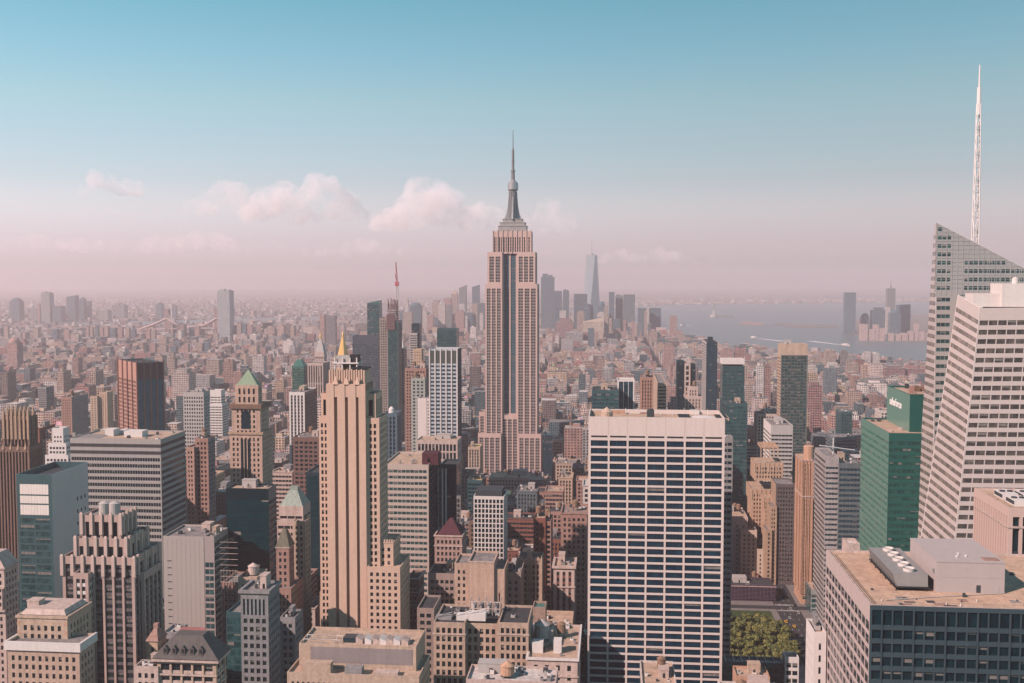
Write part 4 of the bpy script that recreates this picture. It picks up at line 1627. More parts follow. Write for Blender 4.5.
tower('reflecting_glass_block', 'low teal glass block between the panelled wall and the bluish corner tower', 'office building', 226, 612, 480,
      [dict(px=(226, 241, 612), dep=30, st=B(3, 3.7, .95, .75, gl=GLASST, rec=.1, d2=.05, blind=.2), wm=TEALP, rm=ROOFG)], cl=(3, 0, 0))
tower('scaffold_block', 'ruddy block wrapped in pale scaffolding right of the glass corner', 'building', 222, 582, 540,
      [dict(px=(222, 238, 582), dep=20, st=G(2.2, 3.4, .5, .5, top=1), wm=PINKB, rm=ROOFG)], yb=615,
      extra=lambda S, ms: (lambda mb: ([mb.bar((ms[0][0] + i * 1.6, -1.2, 60), (ms[0][0] + i * 1.6, -1.2, ms[0][4] + 7), .12) for i in range(6)],
                                       [mb.bar((ms[0][0] - .5, -1.2, 80 + k * 3), (ms[0][1] + .5, -1.2, 80 + k * 3), .12) for k in range(14)],
                                       S.part('scaffold', mb, PINKW)))(MB()))
tower('canyon_block', 'dim office block lining the shaded avenue left of the limestone pier tower', 'building', 280, 617, 500,
      [dict(px=(280, 295, 617), xs=303, st=G(2.6, 3.6, .55, .5), wm=GREYM, rm=ROOFD)], cl=(4, 0, 1))

tower('rosy_twin_block', 'tan block stepping beside a rosy strip, right behind the banded office block', 'building', 186, 447, 800,
      [dict(px=(186, 194, 447), dep=20, st=G(2.8, 3.6, .45, .5), wm=stone('rosy_tan_brick', (.45, .29, .235)), rm=ROOFG),
       dict(px=(195, 208, 438), ly=3, xs=215, st=G(2.8, 3.6, .5, .5), wm=PINKB, wr=GREYM, rm=ROOFG)], yb=490, cl=(3, 1, 1, 1))

# ---- middle, near
def louvred_front(S, ms):
    x0, x1, y0, y1, z1 = ms[1]
    w = x1 - x0
    mb = MB()
    mb.box(x0 + w * .10, x1 - w * .03, y0 - .1, y0 - .004, z1 - 7.4, z1 - 1.2, bottom=True)
    S.part('louvre_wall', mb, stone('ribbed_zinc', (.27, .235, .23), var=.12))
    z = z1 - 1
    for i, px in enumerate((357, 366, 374, 381, 388, 395, 403)):
        x = S.lx(px, 636, 8)
        u = MB()
        u.box(x - 1.5, x + 1.2, y0 + 4, y0 + 9, z + .003, z + 1.5)
        u.poly([(x + 1.2, y0 + 4, z + 1.5), (x + 1.2, y0 + 9, z + 1.5), (x - 1.5, y0 + 9, z + 2.6), (x - 1.5, y0 + 4, z + 2.6)])
        u.poly([(x - 1.5, y0 + 4, z + 1.5), (x + 1.2, y0 + 4, z + 1.5), (x - 1.5, y0 + 4, z + 2.6)])
        S.part('skylight', u, WHITEP if i % 2 else PINKW)
    u = MB()
    x = S.lx(347, 638, 6)
    u.box(x - 3.4, x + 3.4, y0 + 5, y0 + 10, z + .003, z + 2)
    S.part('air_unit', u, NAVY)
    f = MB()
    for a, b in ((300, 336), (306, 330)):
        p, q = S.lx(a, 637, 6), S.lx(b, 637, 6)
        for y in (y0 + 3, y0 + 8):
            f.bar((p, y, z + 1.6), (q, y, z + 1.6), .16)
            for t in (0, .5, 1):
                f.bar((p + (q - p) * t, y, z), (p + (q - p) * t, y, z + 1.6), .12)
    S.part('roof_frame', f, WHITEP)
    x0, x1, y0, y1, z1 = ms[0]
    z = z1 - 1
    for a, b, h, mat in ((304, 331, 4.4, TAN2), (345, 362, 3.0, GREYM), (375, 398, 1.6, PINKW)):
        u = MB()
        u.box(S.lx(a, 660, 2), S.lx(b, 660, 2), 1.2, 5.2, z + .003, z + h)
        S.part('bulkhead', u, mat)


tower('louvred_roof_block', 'wide buff block with a ribbed grey wall and skylights on its roof', 'building', 287, 672, 400,
      [dict(px=(287, 419, 672), ly=0, dep=24, st=G(2.1, 3.7, .42, .55, top=3.0, side=1.2, blind=.05, gl=GLASSK), wm=TAN2, rm=ROOFT),
       dict(px=(299, 416, 643), ly=8, dep=20, z0=90, st=None, wm=TAN2, rm=ROOFT)], extra=louvred_front)
tower('ornate_narrow_building', 'narrow ornate rosy building with balconies right of the limestone pier tower', 'building', 407, 578, 600,
      [dict(px=(407, 418.5, 578), dep=18, st=R(3, 3.8, .5, .55, sp=PINKW, rec=.7), wm=PINKB, rm=ROOFD)], yb=640,
      extra=lambda S, ms: [S.cornice(ms[0], z=ms[0][4] - d, h=.7, out=1.0, mat=PINKW) for d in (.7, 8.5, 16)])
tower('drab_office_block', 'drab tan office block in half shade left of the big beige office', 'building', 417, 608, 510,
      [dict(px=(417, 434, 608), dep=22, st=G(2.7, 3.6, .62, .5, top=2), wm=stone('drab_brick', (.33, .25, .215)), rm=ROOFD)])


def curved(S, ms):
    x, z = S.at(430, 455, 6)
    m = MB()
    m.box(S.lx(422, 455, 5), S.lx(438, 455, 5), 5, 16, ms[0][4] - 1, S.z(452.5, None, 5))
    m.frustum(S.lx(427, 455, 4), 4.4, ms[0][4] + 2, ms[0][4] + 3.4, .9, .9, 10)
    S.part('machine_room', m, MAROON)


tower('banded_wedge_building', 'cream banded office building with slim ribbon windows and a maroon machine room', 'office building', 383, 464, 650,
      [dict(px=(383, 428.5, 464), xs=441, st=B(2.6, 3.75, .88, .48, top=2.6, side=1.0, gl=GLASST, blind=.3, rec=.3), sr=B(4, 3.75, .97, .9, gl=GLASSK, rec=.05, d2=.03, blind=0), wm=stone('cream_band', (.50, .42, .37), var=.08), wr=NAVY, rm=ROOFT)],
      yb=575, extra=curved, cl=(5, 0, 0))
tower('two_stripe_tower', 'dark navy tower with a pair of white vertical stripes', 'office tower', 440.5, 464, 700,
      [dict(px=(440.5, 456.5, 464), dep=20, st=B(3, 3.7, .97, .85, gl=GLASSK, rec=.06, d2=.03, blind=.02), wm=NAVY, rm=ROOFD)], yb=528,
      extra=lambda S, ms: (lambda mb: ([mb.box(S.lx(p, 480) - .42, S.lx(p, 480) + .42, -.4, -.004, 20, ms[0][4] - 3) for p in (442.5, 446.0)], S.part('white_stripe', mb, WHITEP)))(MB()))


def maroon_hip(S, ms):
    x0, x1, y0, y1, z1 = ms[0]
    mb = MB()
    mb.pyramid(x0 + 1.5, x1 - .5, y0 + 1, y1 - 1, z1 + .02, S.z(517.5, None, 10), .12)
    S.part('hipped_roof', mb, MAROON)
    S.cornice(ms[0], h=.8, out=.5, mat=PINKW)
    S.cornice(ms[0], z=z1 - 7, h=.6, out=.4, mat=PINKW)


tower('maroon_roof_building', 'rosy brick building with a steep maroon hipped roof', 'building', 434, 535, 640,
      [dict(px=(434.5, 462, 535), dep=20, st=G(2.6, 3.7, .48, .55, top=2.4), wm=stone('rosy_stone', (.42, .285, .245)), rm=ROOFD)], yb=572, extra=maroon_hip)
tower('white_lattice_tower', 'white gridded tower with narrow dark openings and a dark rooftop, below the tall spire', 'office building', 473, 496, 750,
      [dict(px=(473.5, 504, 496), dep=26, st=G(2.72, 3.55, .62, .70, top=2.0, side=.4, rec=.6, gl=GLASSK, blind=.05), wm=WHITEP, rm=ROOFD)], yb=570,
      extra=lambda S, ms: (lambda m, mb: (mb.box(m[0] + 1, m[1] - 2, m[2] + 4, m[3] - 3, m[4] - 1, m[4] + 3.4), S.part('machine_room', mb, GREYD), S.clutter(m, 5, 0, 0)))(ms[0], MB()))


def blank_tan(S, ms):
    x0, x1, y0, y1, z1 = ms[0]
    S.cornice(ms[0], h=.7, out=.25, mat=PINKW)


bt = stone('peach_brick', (.53, .375, .29))
tower('peach_blank_wall_building', 'peach brick building with a big blank wall and stepped left side', 'building', 455, 561, 560,
      [dict(px=(468.5, 494, 561), dep=22, st=None, sl=G(3, 3.7, .4, .5), wm=bt, rm=ROOFG),
       dict(px=(454.5, 468.4, 563), ly=1.0, dep=20, st=G(3.4, 3.7, .40, .5, top=3), wm=bt, rm=ROOFG),
       dict(px=(494.1, 504.5, 569), ly=1.5, dep=20, st=G(8, 7.5, .18, .6, top=12), wm=bt, rm=ROOFG)], yb=628, extra=blank_tan)
tower('drab_stepped_wing', 'drab grey brown wing left of the peach blank wall', 'building', 428, 572, 575,
      [dict(px=(428, 456, 573), dep=20, st=G(2.7, 3.65, .6, .48, top=3), wm=stone('taupe_brick', (.33, .26, .23)), rm=ROOFD)], yb=625, cl=(3, 0, 1))
tower('drab_right_wing', 'taupe flat roofed wing right of the peach blank wall', 'building', 505, 572, 570,
      [dict(px=(505, 521, 572), dep=20, st=G(3.4, 3.65, .4, .5, top=4), wm=stone('taupe_brick', (.33, .26, .23)), rm=ROOFG)], yb=612, cl=(3, 0, 1))


def gothic_gable(S, ms):
    x0, x1, y0, y1, z1 = ms[0]
    mb = MB()
    for a, b, h in ((.0, .28, 2.2), (.30, .70, 6.6), (.72, 1.0, 2.4)):
        p, q = x0 + (x1 - x0) * a, x0 + (x1 - x0) * b
        c = (p + q) / 2
        for y in (y0 - .5, y0 + .7):
            mb.poly([(p, y, z1), (q, y, z1), (c, y, z1 + h)])
        mb.quad((p, y0 - .5, z1), (c, y0 - .5, z1 + h), (c, y0 + .7, z1 + h), (p, y0 + .7, z1))
        mb.quad((c, y0 - .5, z1 + h), (q, y0 - .5, z1), (q, y0 + .7, z1), (c, y0 + .7, z1 + h))
    S.part('gable', mb, TAN2)
    pil = MB()
    for i in range(5):
        x = x0 + (x1 - x0) * i / 4
        pil.box(x - .45, x + .45, y0 - .6, y0 - .003, 30, z1 + 1.2)
        pil.pyramid(x - .45, x + .45, y0 - .6, y0, z1 + 1.2, z1 + 3.4)
    S.part('pilaster', pil, TAN2)


tower('gabled_gothic_building', 'narrow tan gothic building with a pointed gable and slim pilasters', 'building', 517.5, 560, 620,
      [dict(px=(517.5, 541.5, 560), dep=20, st=R(2.3, 3.6, .5, .58, sp=TAN2, top=2, rec=.6, d2=.3), wm=stone('sandy_terracotta', (.47, .34, .26)), rm=SLATE)], yb=608, extra=gothic_gable)
tower('fire_escape_building', 'red brick building with tiers of pale balconies right of the pointed gable', 'apartment block', 533.5, 518, 700,
      [dict(px=(533.5, 545.5, 518), dep=26, st=G(2.7, 3.4, .4, .5, top=2.5), wm=REDB, rm=ROOFT),
       dict(px=(545.6, 551, 521), ly=1, dep=22, st=B(3, 3.4, .9, .6, gl=GLASSK), wm=PINKB, rm=ROOFG)], yb=598, cl=(3, 1, 1, 2))


def brick_palazzo(S, ms):
    S.cornice(ms[0], h=1.2, out=.9, mat=PINKW)
    S.cornice(ms[0], z=ms[0][4] - 12.5, h=.8, out=.5, mat=PINKW)
    S.clutter(ms[0], 6, 0, 1, [PINKW])


tower('red_panel_building', 'slim white and red brick building with a corniced attic left of the white slab', 'building', 553, 566, 600,
      [dict(px=(553.5, 574.5, 566), dep=20, st=R(3.4, 3.7, .42, .52, sp=REDB, top=2.6, rec=.5, d2=.25, side=.9), wm=PINKW, rm=ROOFT)], yb=624, extra=brick_palazzo)
tower('plain_tan_hut', 'plain tan brick box with a green hatch on its roof near the big beige office', 'building', 532.5, 607, 500,
      [dict(px=(532.5, 545.5, 607), dep=10, st=G(7, 9, .18, .3, top=3), wm=stone('plain_brown_brick', (.36, .25, .20)), rm=GREENS)], yb=634)


def office_roof(S, ms):
    x0, x1, y0, y1, z1 = ms[0]
    z = z1 - 1
    for a, b, ya, h, mat in ((457, 470, 617, 2.2, WHITEP), (468, 486, 615, 3.2, WHITEP), (436, 452, 617, 1.2, GREYM)):
        p, q = S.lx(a, ya, 8), S.lx(b, ya, 8)
        mb = MB()
        mb.box(p, q, 6, 11, z + .003, z + h)
        mb.bar((p, 6, z + h), (q, 9, z + h + 1.4), .3)
        S.part('air_duct', mb, mat)
    f = MB()
    a, b = S.lx(470, 612, 14), S.lx(500, 612, 14)
    for i in range(5):
        x = a + (b - a) * i / 4
        f.bar((x, 14, z), (x, 14, z + 6), .2)
        f.bar((x, 20, z), (x, 20, z + 6), .2)
        f.bar((x, 14, z + 6), (x, 20, z + 6.8), .2)
    f.bar((a, 14, z + 6), (b, 14, z + 6), .2)
    f.bar((a, 14, z + 3), (b, 14, z + 3), .2)
    S.part('pipe_frame', f, PINKW)
    for i in range(4):
        x = a + (b - a) * (i + .5) / 4
        g = MB()
        g.frustum(x, 17, z + .5, z + 5.2, 1.3, 1.3, 12)
        S.part('cooling_fan', g, [GREYL, GREYM][i % 2])
    S.clutter(ms[0], 8, 0, 0)


off = stone('light_beige_brick', (.49, .36, .28))
ost = G(2.55, 3.72, .52, .56, top=1.8, side=.7, rec=.4, blind=.3)
tower('beige_office_building', 'big beige office building with a notched front and pipe filled roof', 'office building', 433.5, 622, 450,
      [dict(px=(433.5, 465, 622), dep=26, st=ost, wm=off, rm=ROOFD),
       dict(px=(465.1, 498, 623), ly=5, dep=21, st=ost, wm=off, rm=ROOFD),
       dict(px=(498.1, 528.5, 622.4), ly=.6, dep=25, st=ost, wm=off, rm=ROOFD)],
      extra=lambda S, ms: (office_roof(S, [(ms[0][0], ms[2][1], 5, 25, ms[0][4])]), [S.cornice(m, z=m[4] - 5.4, h=.5, out=.35, mat=PINKW) for m in (ms[0], ms[2])]))
tower('front_white_roof_block', 'low block with a pale roof and cedar water tank at the bottom edge', 'building', 466, 679, 400,
      [dict(px=(466, 556, 679), dep=16, st=G(3, 3.6, .5, .5), wm=PINKW, rm=ROOFW)], cl=(14, 0, 1),
      extra=lambda S, ms: S.tank(S.lx(507, 670, 5), 6, ms[0][4] - 1, 2.6, 3.6, 1.2, ORANGE))


def low_white(S, ms):
    S.cornice(ms[0], h=1.0, out=.7, mat=WHITEP)
    S.cornice(ms[0], z=ms[0][4] - 8.2, h=.6, out=.5, mat=PINKW)
    m = ms[0]
    for a, b, h, mat in ((532, 543, 3.6, WHITEP), (553.5, 561.5, 4.6, WHITEP)):
        mb = MB()
        mb.box(S.lx(a, 650, 8), S.lx(b, 650, 8), 8, 13, m[4] - 1, m[4] + h)
        S.part('bulkhead', mb, mat)
    S.tank(S.lx(541, 640, 16), 24, m[4] - 1, 3.4, 6, 1.5, GREYL)
    S.clutter(m, 16, 2, 1)


tower('white_cornice_block', 'low pale pink block with a white cornice and cluttered roof left of the white slab', 'building', 527.5, 657, 440,
      [dict(px=(527.5, 577.5, 657), dep=44, st=G(4.2, 4.2, .3, .5, top=2.4, side=1.2), wm=PINKW, rm=ROOFT)], extra=low_white)

# ---- behind the middle
def green_cap(S, ms):
    x0, x1, y0, y1, z1 = ms[0]
    mb = MB()
    b = (x1 - x0) / 5
    for i in range(5):
        mb.box(x0 + i * b + .7, x0 + (i + 1) * b - .7, y0 - .02, y0 - .002, z1 - 14, z1 - 1.5, bottom=True)
    S.part('crown_panel', mb, stone('dark_olive_panel', (.07, .085, .07)))
    st = MB()
    for i in range(6):
        x = x0 + (x1 - x0) * i / 5
        st.box(x - .55, x + .55, y0 - .6, y0 - .002, 40, z1 + .5)
    S.part('pier', st, WHITEP)


tower('white_pier_tower', 'tall pale blue and white tower with upright piers and a dark olive crown', 'office tower', 429.5, 349, 1020,
      [dict(px=(429.5, 457, 349), xs=461.5, st=G(5.2, 3.8, .8, .45, top=15, side=.6, gl=GLASSB, rec=.3, mull=1), wm=stone('pale_blue_panel', (.42, .46, .50), var=.06), wr=GREYD, rm=ROOFW)], yb=442, extra=green_cap, nwin=0)
tower('pink_podium_building', 'squat pink building with a row of tall openings in front of the white pier tower', 'building', 416.5, 440, 960,
      [dict(px=(416.5, 457.5, 440), dep=26, st=G(3.3, 7.6, .62, .72, top=3, gl=GLASSK, rec=.8), wm=PINKW, rm=ROOFT)], yb=468, cl=(6, 0, 1))
tower('teal_box_tower', 'dark teal box tower rising behind the dark olive crown', 'office tower', 437, 328.5, 1420,
      [dict(px=(437, 456.5, 328.5), dep=24, st=B(3, 3.8, .96, .8, gl=GLASST, rec=.08, d2=.04, blind=.03), wm=TEALP, rm=ROOFD)], yb=352)
tower('blank_white_tower', 'blank white party wall slab left of the white pier tower', 'apartment block', 417.5, 398, 1045,
      [dict(px=(417.5, 426.5, 398), dep=24, st=None, wm=WHITEP, rm=ROOFG),
       dict(px=(426.6, 429.5, 398.3), ly=.3, dep=24, st=G(2, 3.2, .5, .5, top=2), wm=WHITEP, rm=ROOFG)], yb=440)
tower('mint_tower', 'mint grey tower of stacked bays behind the blank white slab', 'apartment block', 411, 378, 1062,
      [dict(px=(411, 425, 378), dep=11, st=G(4, 3.4, .5, .5), wm=stone('mint_grey_brick', (.36, .40, .37)), rm=ROOFG)], yb=450, cl=(3, 1, 1))
tower('pink_grid_block', 'pink brick block of dense windows behind the mint grey tower', 'apartment block', 405, 368, 1075,
      [dict(px=(405, 426, 368), dep=26, st=G(3, 3.2, .5, .5), wm=PINKB, rm=ROOFG)], yb=450, cl=(3, 2, 1))
tower('pale_slim_tower', 'slim grey tower with a dark blue flank and cap, right of the crane', 'apartment block', 410, 324, 1500,
      [dict(px=(410, 417, 333), dep=20, st=B(3, 3.4, .9, .5), wm=GREYL, rm=ROOFG),
       dict(px=(411.5, 419.5, 323.5), ly=9, dep=16, st=B(3, 3.4, .95, .8, gl=GLASSB), wm=NAVY, rm=ROOFD)], yb=365)
tower('tan_penthouse_tower', 'small tan brick tower with a square penthouse below the slim grey tower', 'apartment block', 413, 354, 1350,
      [dict(px=(413, 421.5, 349), dep=14, st=G(3, 4, .3, .4), wm=TAN, rm=ROOFT)], yb=368)


def domed(S, ms):
    x0, x1, y0, y1, z1 = ms[0]
    mb = MB()
    mb.frustum((x0 + x1) / 2 - 1, (y0 + y1) / 2, z1 - 1, z1 + 2.6, 2.6, 2.2, 16)
    mb.frustum((x0 + x1) / 2 - 1, (y0 + y1) / 2, z1 + 2.6, z1 + 4.2, 2.2, .7, 16)
    S.part('dome', mb, WHITEP)


tower('domed_blue_tower', 'small slate blue tower with a white dome below the crane tower', 'building', 384, 413, 850,
      [dict(px=(384, 397, 413), dep=18, st=R(3, 3.5, .5, .6, sp=BLUEP), wm=BLUEP, rm=ROOFG)], yb=462, extra=domed)
tower('slate_tower', 'broad slate grey slab behind the crane tower and the gold pyramid', 'office tower', 352.5, 336, 1620,
      [dict(px=(352.5, 379, 336), dep=30, st=B(3, 3.7, .9, .5, gl=GLASSB, top=12, rec=.2), wm=stone('slate_wall', (.06, .08, .10)), rm=ROOFD)], yb=385)
tower('green_shear_tower', 'dark green glass tower with a slanted top left of the crane tower', 'office tower', 367, 303, 1760,
      [dict(px=(367, 379.5, 303), dep=20, st=B(3, 3.7, .95, .8, gl=GLASST, rec=.1), wm=TEALP, rm=ROOFD)], yb=340,
      extra=lambda S, ms: (lambda m, mb: (mb.poly([(m[0], m[2], m[4] + .02), (m[1], m[2], m[4] + .02), (m[1], m[2], m[4] + 4.5)]),
                                          mb.quad((m[0], m[2], m[4] + .02), (m[1], m[2], m[4] + 4.5), (m[1], m[3], m[4] + 4.5), (m[0], m[3], m[4] + .02)),
                                          mb.quad((m[1], m[2], m[4]), (m[1], m[3], m[4]), (m[1], m[3], m[4] + 4.5), (m[1], m[2], m[4] + 4.5)),
                                          S.part('sloped_roof', mb, GREENS)))(ms[0], MB()))


def unfinished(S, ms):
    x0, x1, y0, y1, z1 = ms[1]
    mb = MB()
    for k in range(8):
        z = z1 + k * 3.1
        w = (x1 - x0) * (1 - .05 * k)
        mb.box(x0 - .8, x0 + w, y0 - .5, y1, z + .02, z + .35, bottom=True)
        for i in range(7 if k < 7 else 3):
            x = x0 + w * (i + .2) / 7
            mb.box(x, x + .6, y0, y0 + .6, z + .36, z + 3.1)
    for i in range(11):
        x = S.rng.uniform(x0, x1 - 1)
        z = z1 + S.rng.uniform(18, 25)
        mb.box(x, x + 1.2, y0, y0 + 1.2, z1 + 16, z + 6)
    S.part('bare_floor', mb, stone('raw_concrete_floor', (.22, .15, .15)))
    S.part('netting', (lambda n: (n.box(x0 - 1.0, x1 - 4, y0 - .9, y0 - .6, z1 - 12, z1 + 9), n)[1])(MB()), stone('rust_netting', (.15, .09, .095)))


tower('unfinished_tower', 'slender blue green tower with a jagged unfinished top of bare floors', 'skyscraper', 379.5, 322, 1420,
      [dict(px=(379.5, 387.5, 318), dep=26, st=G(2.6, 3.5, .5, .5, rec=.3), wm=stone('khaki_panel', (.32, .265, .235)), rm=ROOFG),
       dict(px=(387.6, 398, 321), ly=-1, dep=27, st=R(2.2, 3.5, .85, .8, sp=TEALP, gl=GLASST, rec=.15, d2=.05, blind=.04), wm=TEALP, rm=ROOFG)], yb=450, extra=unfinished)
tower('navy_slim_tower', 'thin navy tower touching the right side of the crane tower', 'apartment block', 398.4, 349, 1460,
      [dict(px=(398.4, 403.5, 349), dep=22, st=B(3, 3.5, .95, .8, gl=GLASSB), wm=NAVY, rm=ROOFD)], yb=424)


def crane():
    S = Site('tower_crane', 'red and white tower crane with a raised jib above the unfinished tower', 'crane', 401, 345, 1435)
    m = MB()
    x = S.lx(396, 300, 0)
    zb, zt = 100.0, S.z(283, 396)
    for sx in (-1, 1):
        for sy in (-1, 1):
            m.bar((x + sx * 1.0, 8 + sy * 1.0, zb), (x + sx * 1.0, 8 + sy * 1.0, zt), .32)
    k = 0
    z = zb
    while z < zt - 3:
        m.bar((x - 1, 7, z), (x + 1, 7, z + 3), .22)
        m.bar((x + 1, 9, z), (x - 1, 9, z + 3), .22)
        z += 3
    S.part('mast', m, WHITEP)
    j = MB()
    a = Vector((x, 8, zt))
    b = Vector((S.lx(394.6, 262), 8, S.z(262, 394.6)))
    for o in (-.8, .8):
        j.bar(a + Vector((o, 0, 0)), b + Vector((o * .3, 0, 0)), .42)
    for i in range(8):
        p, q = a.lerp(b, i / 8), a.lerp(b, (i + 1) / 8)
        j.bar(p + Vector((-.8, 0, 0)), q + Vector((.7, 0, 0)), .25)
    S.part('jib', j, REDP)
    c = MB()
    c.box(x - 2.6, x + 2.2, 6, 10, zt - 4, zt + 1.5, bottom=True)
    c.bar((x - 1, 8, zt + 1), (x - 2.4, 8, zt + 12), .4)
    S.part('machinery_deck', c, REDP)
    S.finish()


crane()


def needle_tower():
    S = Site('white_needle_tower', 'slim white pointed tower just right of the crane mast', 'tower', 399, 352, 1560, yb=350)
    x = S.lx(401.5, 345)
    mb = MB()
    mb.box(x - 3.4, x + 3.4, -3.4, 3.4, 0, S.z(347))
    S.part('wall', mb, WHITEP)
    mb = MB()
    mb.pyramid(x - 3.4, x + 3.4, -3.4, 3.4, S.z(347) + .01, S.z(331), .06)
    S.part('spire', mb, WHITEP)
    S.note(x - 3, x + 3, -3, 3, S.z(345))


needle_tower()


def gold_pyramid():
    S = Site('gold_pyramid_tower', 'stone tower ending in a slender gilded pyramid behind the limestone pier tower', 'tower', 333, 358, 1500, yb=362)
    w = PINKW
    m = S.mass(330, 353, 361, dep=30, st=G(3, 3.6, .4, .5), wm=w)
    cx, cy = S.lx(342.6, 356, 12), 15
    z0, z1 = S.z(357, None, 12), S.z(337, None, 12)
    mb = MB()
    mb.frustum(cx, cy, m[4] - 2, z0, 9.6, 9.2, 8, rot=math.pi / 8)
    S.part('drum', mb, w)
    mb = MB()
    mb.frustum(cx, cy, z0 + .01, z1, 8.4, 1.8, 8, rot=math.pi / 8)
    S.part('pyramid_roof', mb, GOLD)
    mb = MB()
    mb.frustum(cx, cy, z1, z1 + 3.6, 1.5, 1.5, 8)
    mb.frustum(cx, cy, z1 + 3.6, z1 + 9, 1.7, .15, 8)
    S.part('lantern', mb, GOLD)
    S.finish()


gold_pyramid()


def campanile():
    S = Site('campanile_tower', 'white campanile tower with a pointed lantern roof left of the gold pyramid', 'tower', 314.5, 352, 1750, yb=385)
    m = S.mass(314.8, 324, 352, dep=15, st=G(3, 4, .4, .5, top=9), wm=PINKW)
    x0, x1, y0, y1, z1 = m
    mb = MB()
    mb.pyramid(x0 + .3, x1 - .3, y0 + .3, y1 - .3, z1 - .5, S.z(339), .22)
    S.part('pyramid_roof', mb, GREYL)
    c, d = (x0 + x1) / 2, (y0 + y1) / 2
    mb = MB()
    mb.frustum(c, d, S.z(339), S.z(336), 1.8, 1.6, 8)
    mb.frustum(c, d, S.z(336), S.z(332.5), 1.7, .1, 8)
    S.part('lantern', mb, GOLD)
    S.cornice(m, z=z1 - 8, h=1.4, out=1.2, mat=PINKW)
    S.finish()


campanile()
tower('arcaded_block', 'long pale block of upright stripes below the white campanile', 'office building', 305, 363, 1650,
      [dict(px=(305, 323, 363), dep=40, st=R(4, 30, .5, .9, sp=GREYM), wm=PINKW, rm=ROOFG)], yb=376)

# ---- round the foot of the tall tower
tower('yellow_roof_block', 'tan block with a yellowish roof left of the foot of the spired skyscraper', 'building', 468, 447, 1230,
      [dict(px=(468, 480, 447), dep=26, st=R(3.4, 3.6, .5, .6, sp=GREYM), wm=TAN2, rm=stone('yellow_roof', (.55, .40, .2)))], yb=472, cl=(3, 0, 1))
tower('navy_side_block', 'slim navy block at the right foot of the spired skyscraper', 'office building', 542.5, 443, 1240,
      [dict(px=(542.5, 552, 443), dep=26, st=B(3, 3.7, .95, .8, gl=GLASSB), wm=NAVY, rm=ROOFD)], yb=485)
tower('pale_loft_block', 'pale loft block of wide windows right of the slim navy block', 'building', 546, 439, 1350,
      [dict(px=(552.5, 562.5, 440), dep=30, st=G(4, 4, .62, .55), wm=PINKW, rm=ROOFW)], yb=462, cl=(3, 1, 1))
tower('long_flat_roof_block', 'long low block with a sunlit cream roof in front of the spired skyscraper', 'building', 490, 476, 1130,
      [dict(px=(489, 530, 477), dep=34, st=G(3.4, 3.6, .5, .5), wm=PINKW, rm=stone('cream_roof', (.62, .47, .34), streak=False)),
       dict(px=(530.2, 547, 478), ly=1, dep=30, st=G(3.4, 3.6, .5, .5), wm=PINKW, rm=ROOFT)], yb=490, cl=(5, 1, 1, 2))
tower('yellow_lit_roof_block', 'block with a yellow lit roof hut left of the white gridded tower', 'building', 468, 482, 960,
      [dict(px=(467.5, 482, 480), dep=22, st=B(3, 3.6, .9, .6, gl=GLASSK), wm=TEALP, rm=stone('yellow_roof', (.55, .40, .2)))], yb=520, cl=(3, 0, 1))

# ---- right of the middle, behind the white slab
tower('teal_office_low', 'teal glass block with long ribbon windows behind the left of the white slab', 'office building', 592, 390, 900,
      [dict(px=(592, 619, 390), dep=30, st=B(4, 3.8, .95, .6, gl=GLASST, rec=.2), wm=TEALP, rm=ROOFD)], yb=411, cl=(3, 0, 1))
tower('blue_white_stripe_block', 'deep blue block with white upright stripes and cap behind the white slab', 'office building', 617.5, 380, 920,
      [dict(px=(617.5, 634.5, 380), dep=24, st=R(4.9, 3.8, .86, .8, sp=NAVY, gl=GLASSB, top=1.2, rec=.4, d2=.3), wm=WHITEP, rm=ROOFW)], yb=410)
tower('brown_ribbed_block', 'brown ribbed slab seen over the middle of the white slab', 'apartment block', 640.5, 377, 1000,
      [dict(px=(640.5, 653.5, 377), dep=20, st=R(2.6, 3.4, .4, .5, sp=PINKB), wm=stone('rust_tan_brick', (.40, .235, .18)), rm=ROOFG)], yb=410, cl=(2, 1, 1))
tower('tan_rib_tower', 'pale tan slab with a striped flank seen over the white slab', 'apartment block', 653.8, 383, 1020,
      [dict(px=(658, 666.5, 383), xs=653.5, st=B(3, 3.3, .9, .45), sl=G(3, 3.3, .3, .4), wm=TAN2, rm=ROOFG)], yb=411)
tower('charcoal_stack_tower', 'charcoal tower with a pale gridded panel beyond the white slab', 'apartment block', 677, 361, 1180,
      [dict(px=(677, 684.5, 361), dep=18, st=B(3, 3.3, .95, .8, gl=GLASSK), wm=NAVY, rm=ROOFD),
       dict(px=(684.6, 690.5, 363), ly=-1, dep=18, st=G(4, 6, .6, .6), wm=PINKW, rm=ROOFG),
       dict(px=(690.6, 695.5, 364), ly=0, dep=18, st=B(3, 3.3, .95, .8, gl=GLASSK), wm=NAVY, rm=ROOFD)], yb=410)
tower('stepped_tan_tower', 'small pale tan stepped tower with a rounded top in front of the charcoal tower', 'apartment block', 684.5, 393, 1060,
      [dict(px=(684.5, 702, 396), dep=16, st=R(3, 3.4, .4, .5, sp=TAN2), wm=PINKW, rm=ROOFT),
       dict(px=(688, 698, 387), ly=2, dep=11, z0=60, st=R(3, 3.4, .4, .5, sp=TAN2), wm=PINKW, rm=ROOFT)], yb=411, cl=(0, 1, 0))
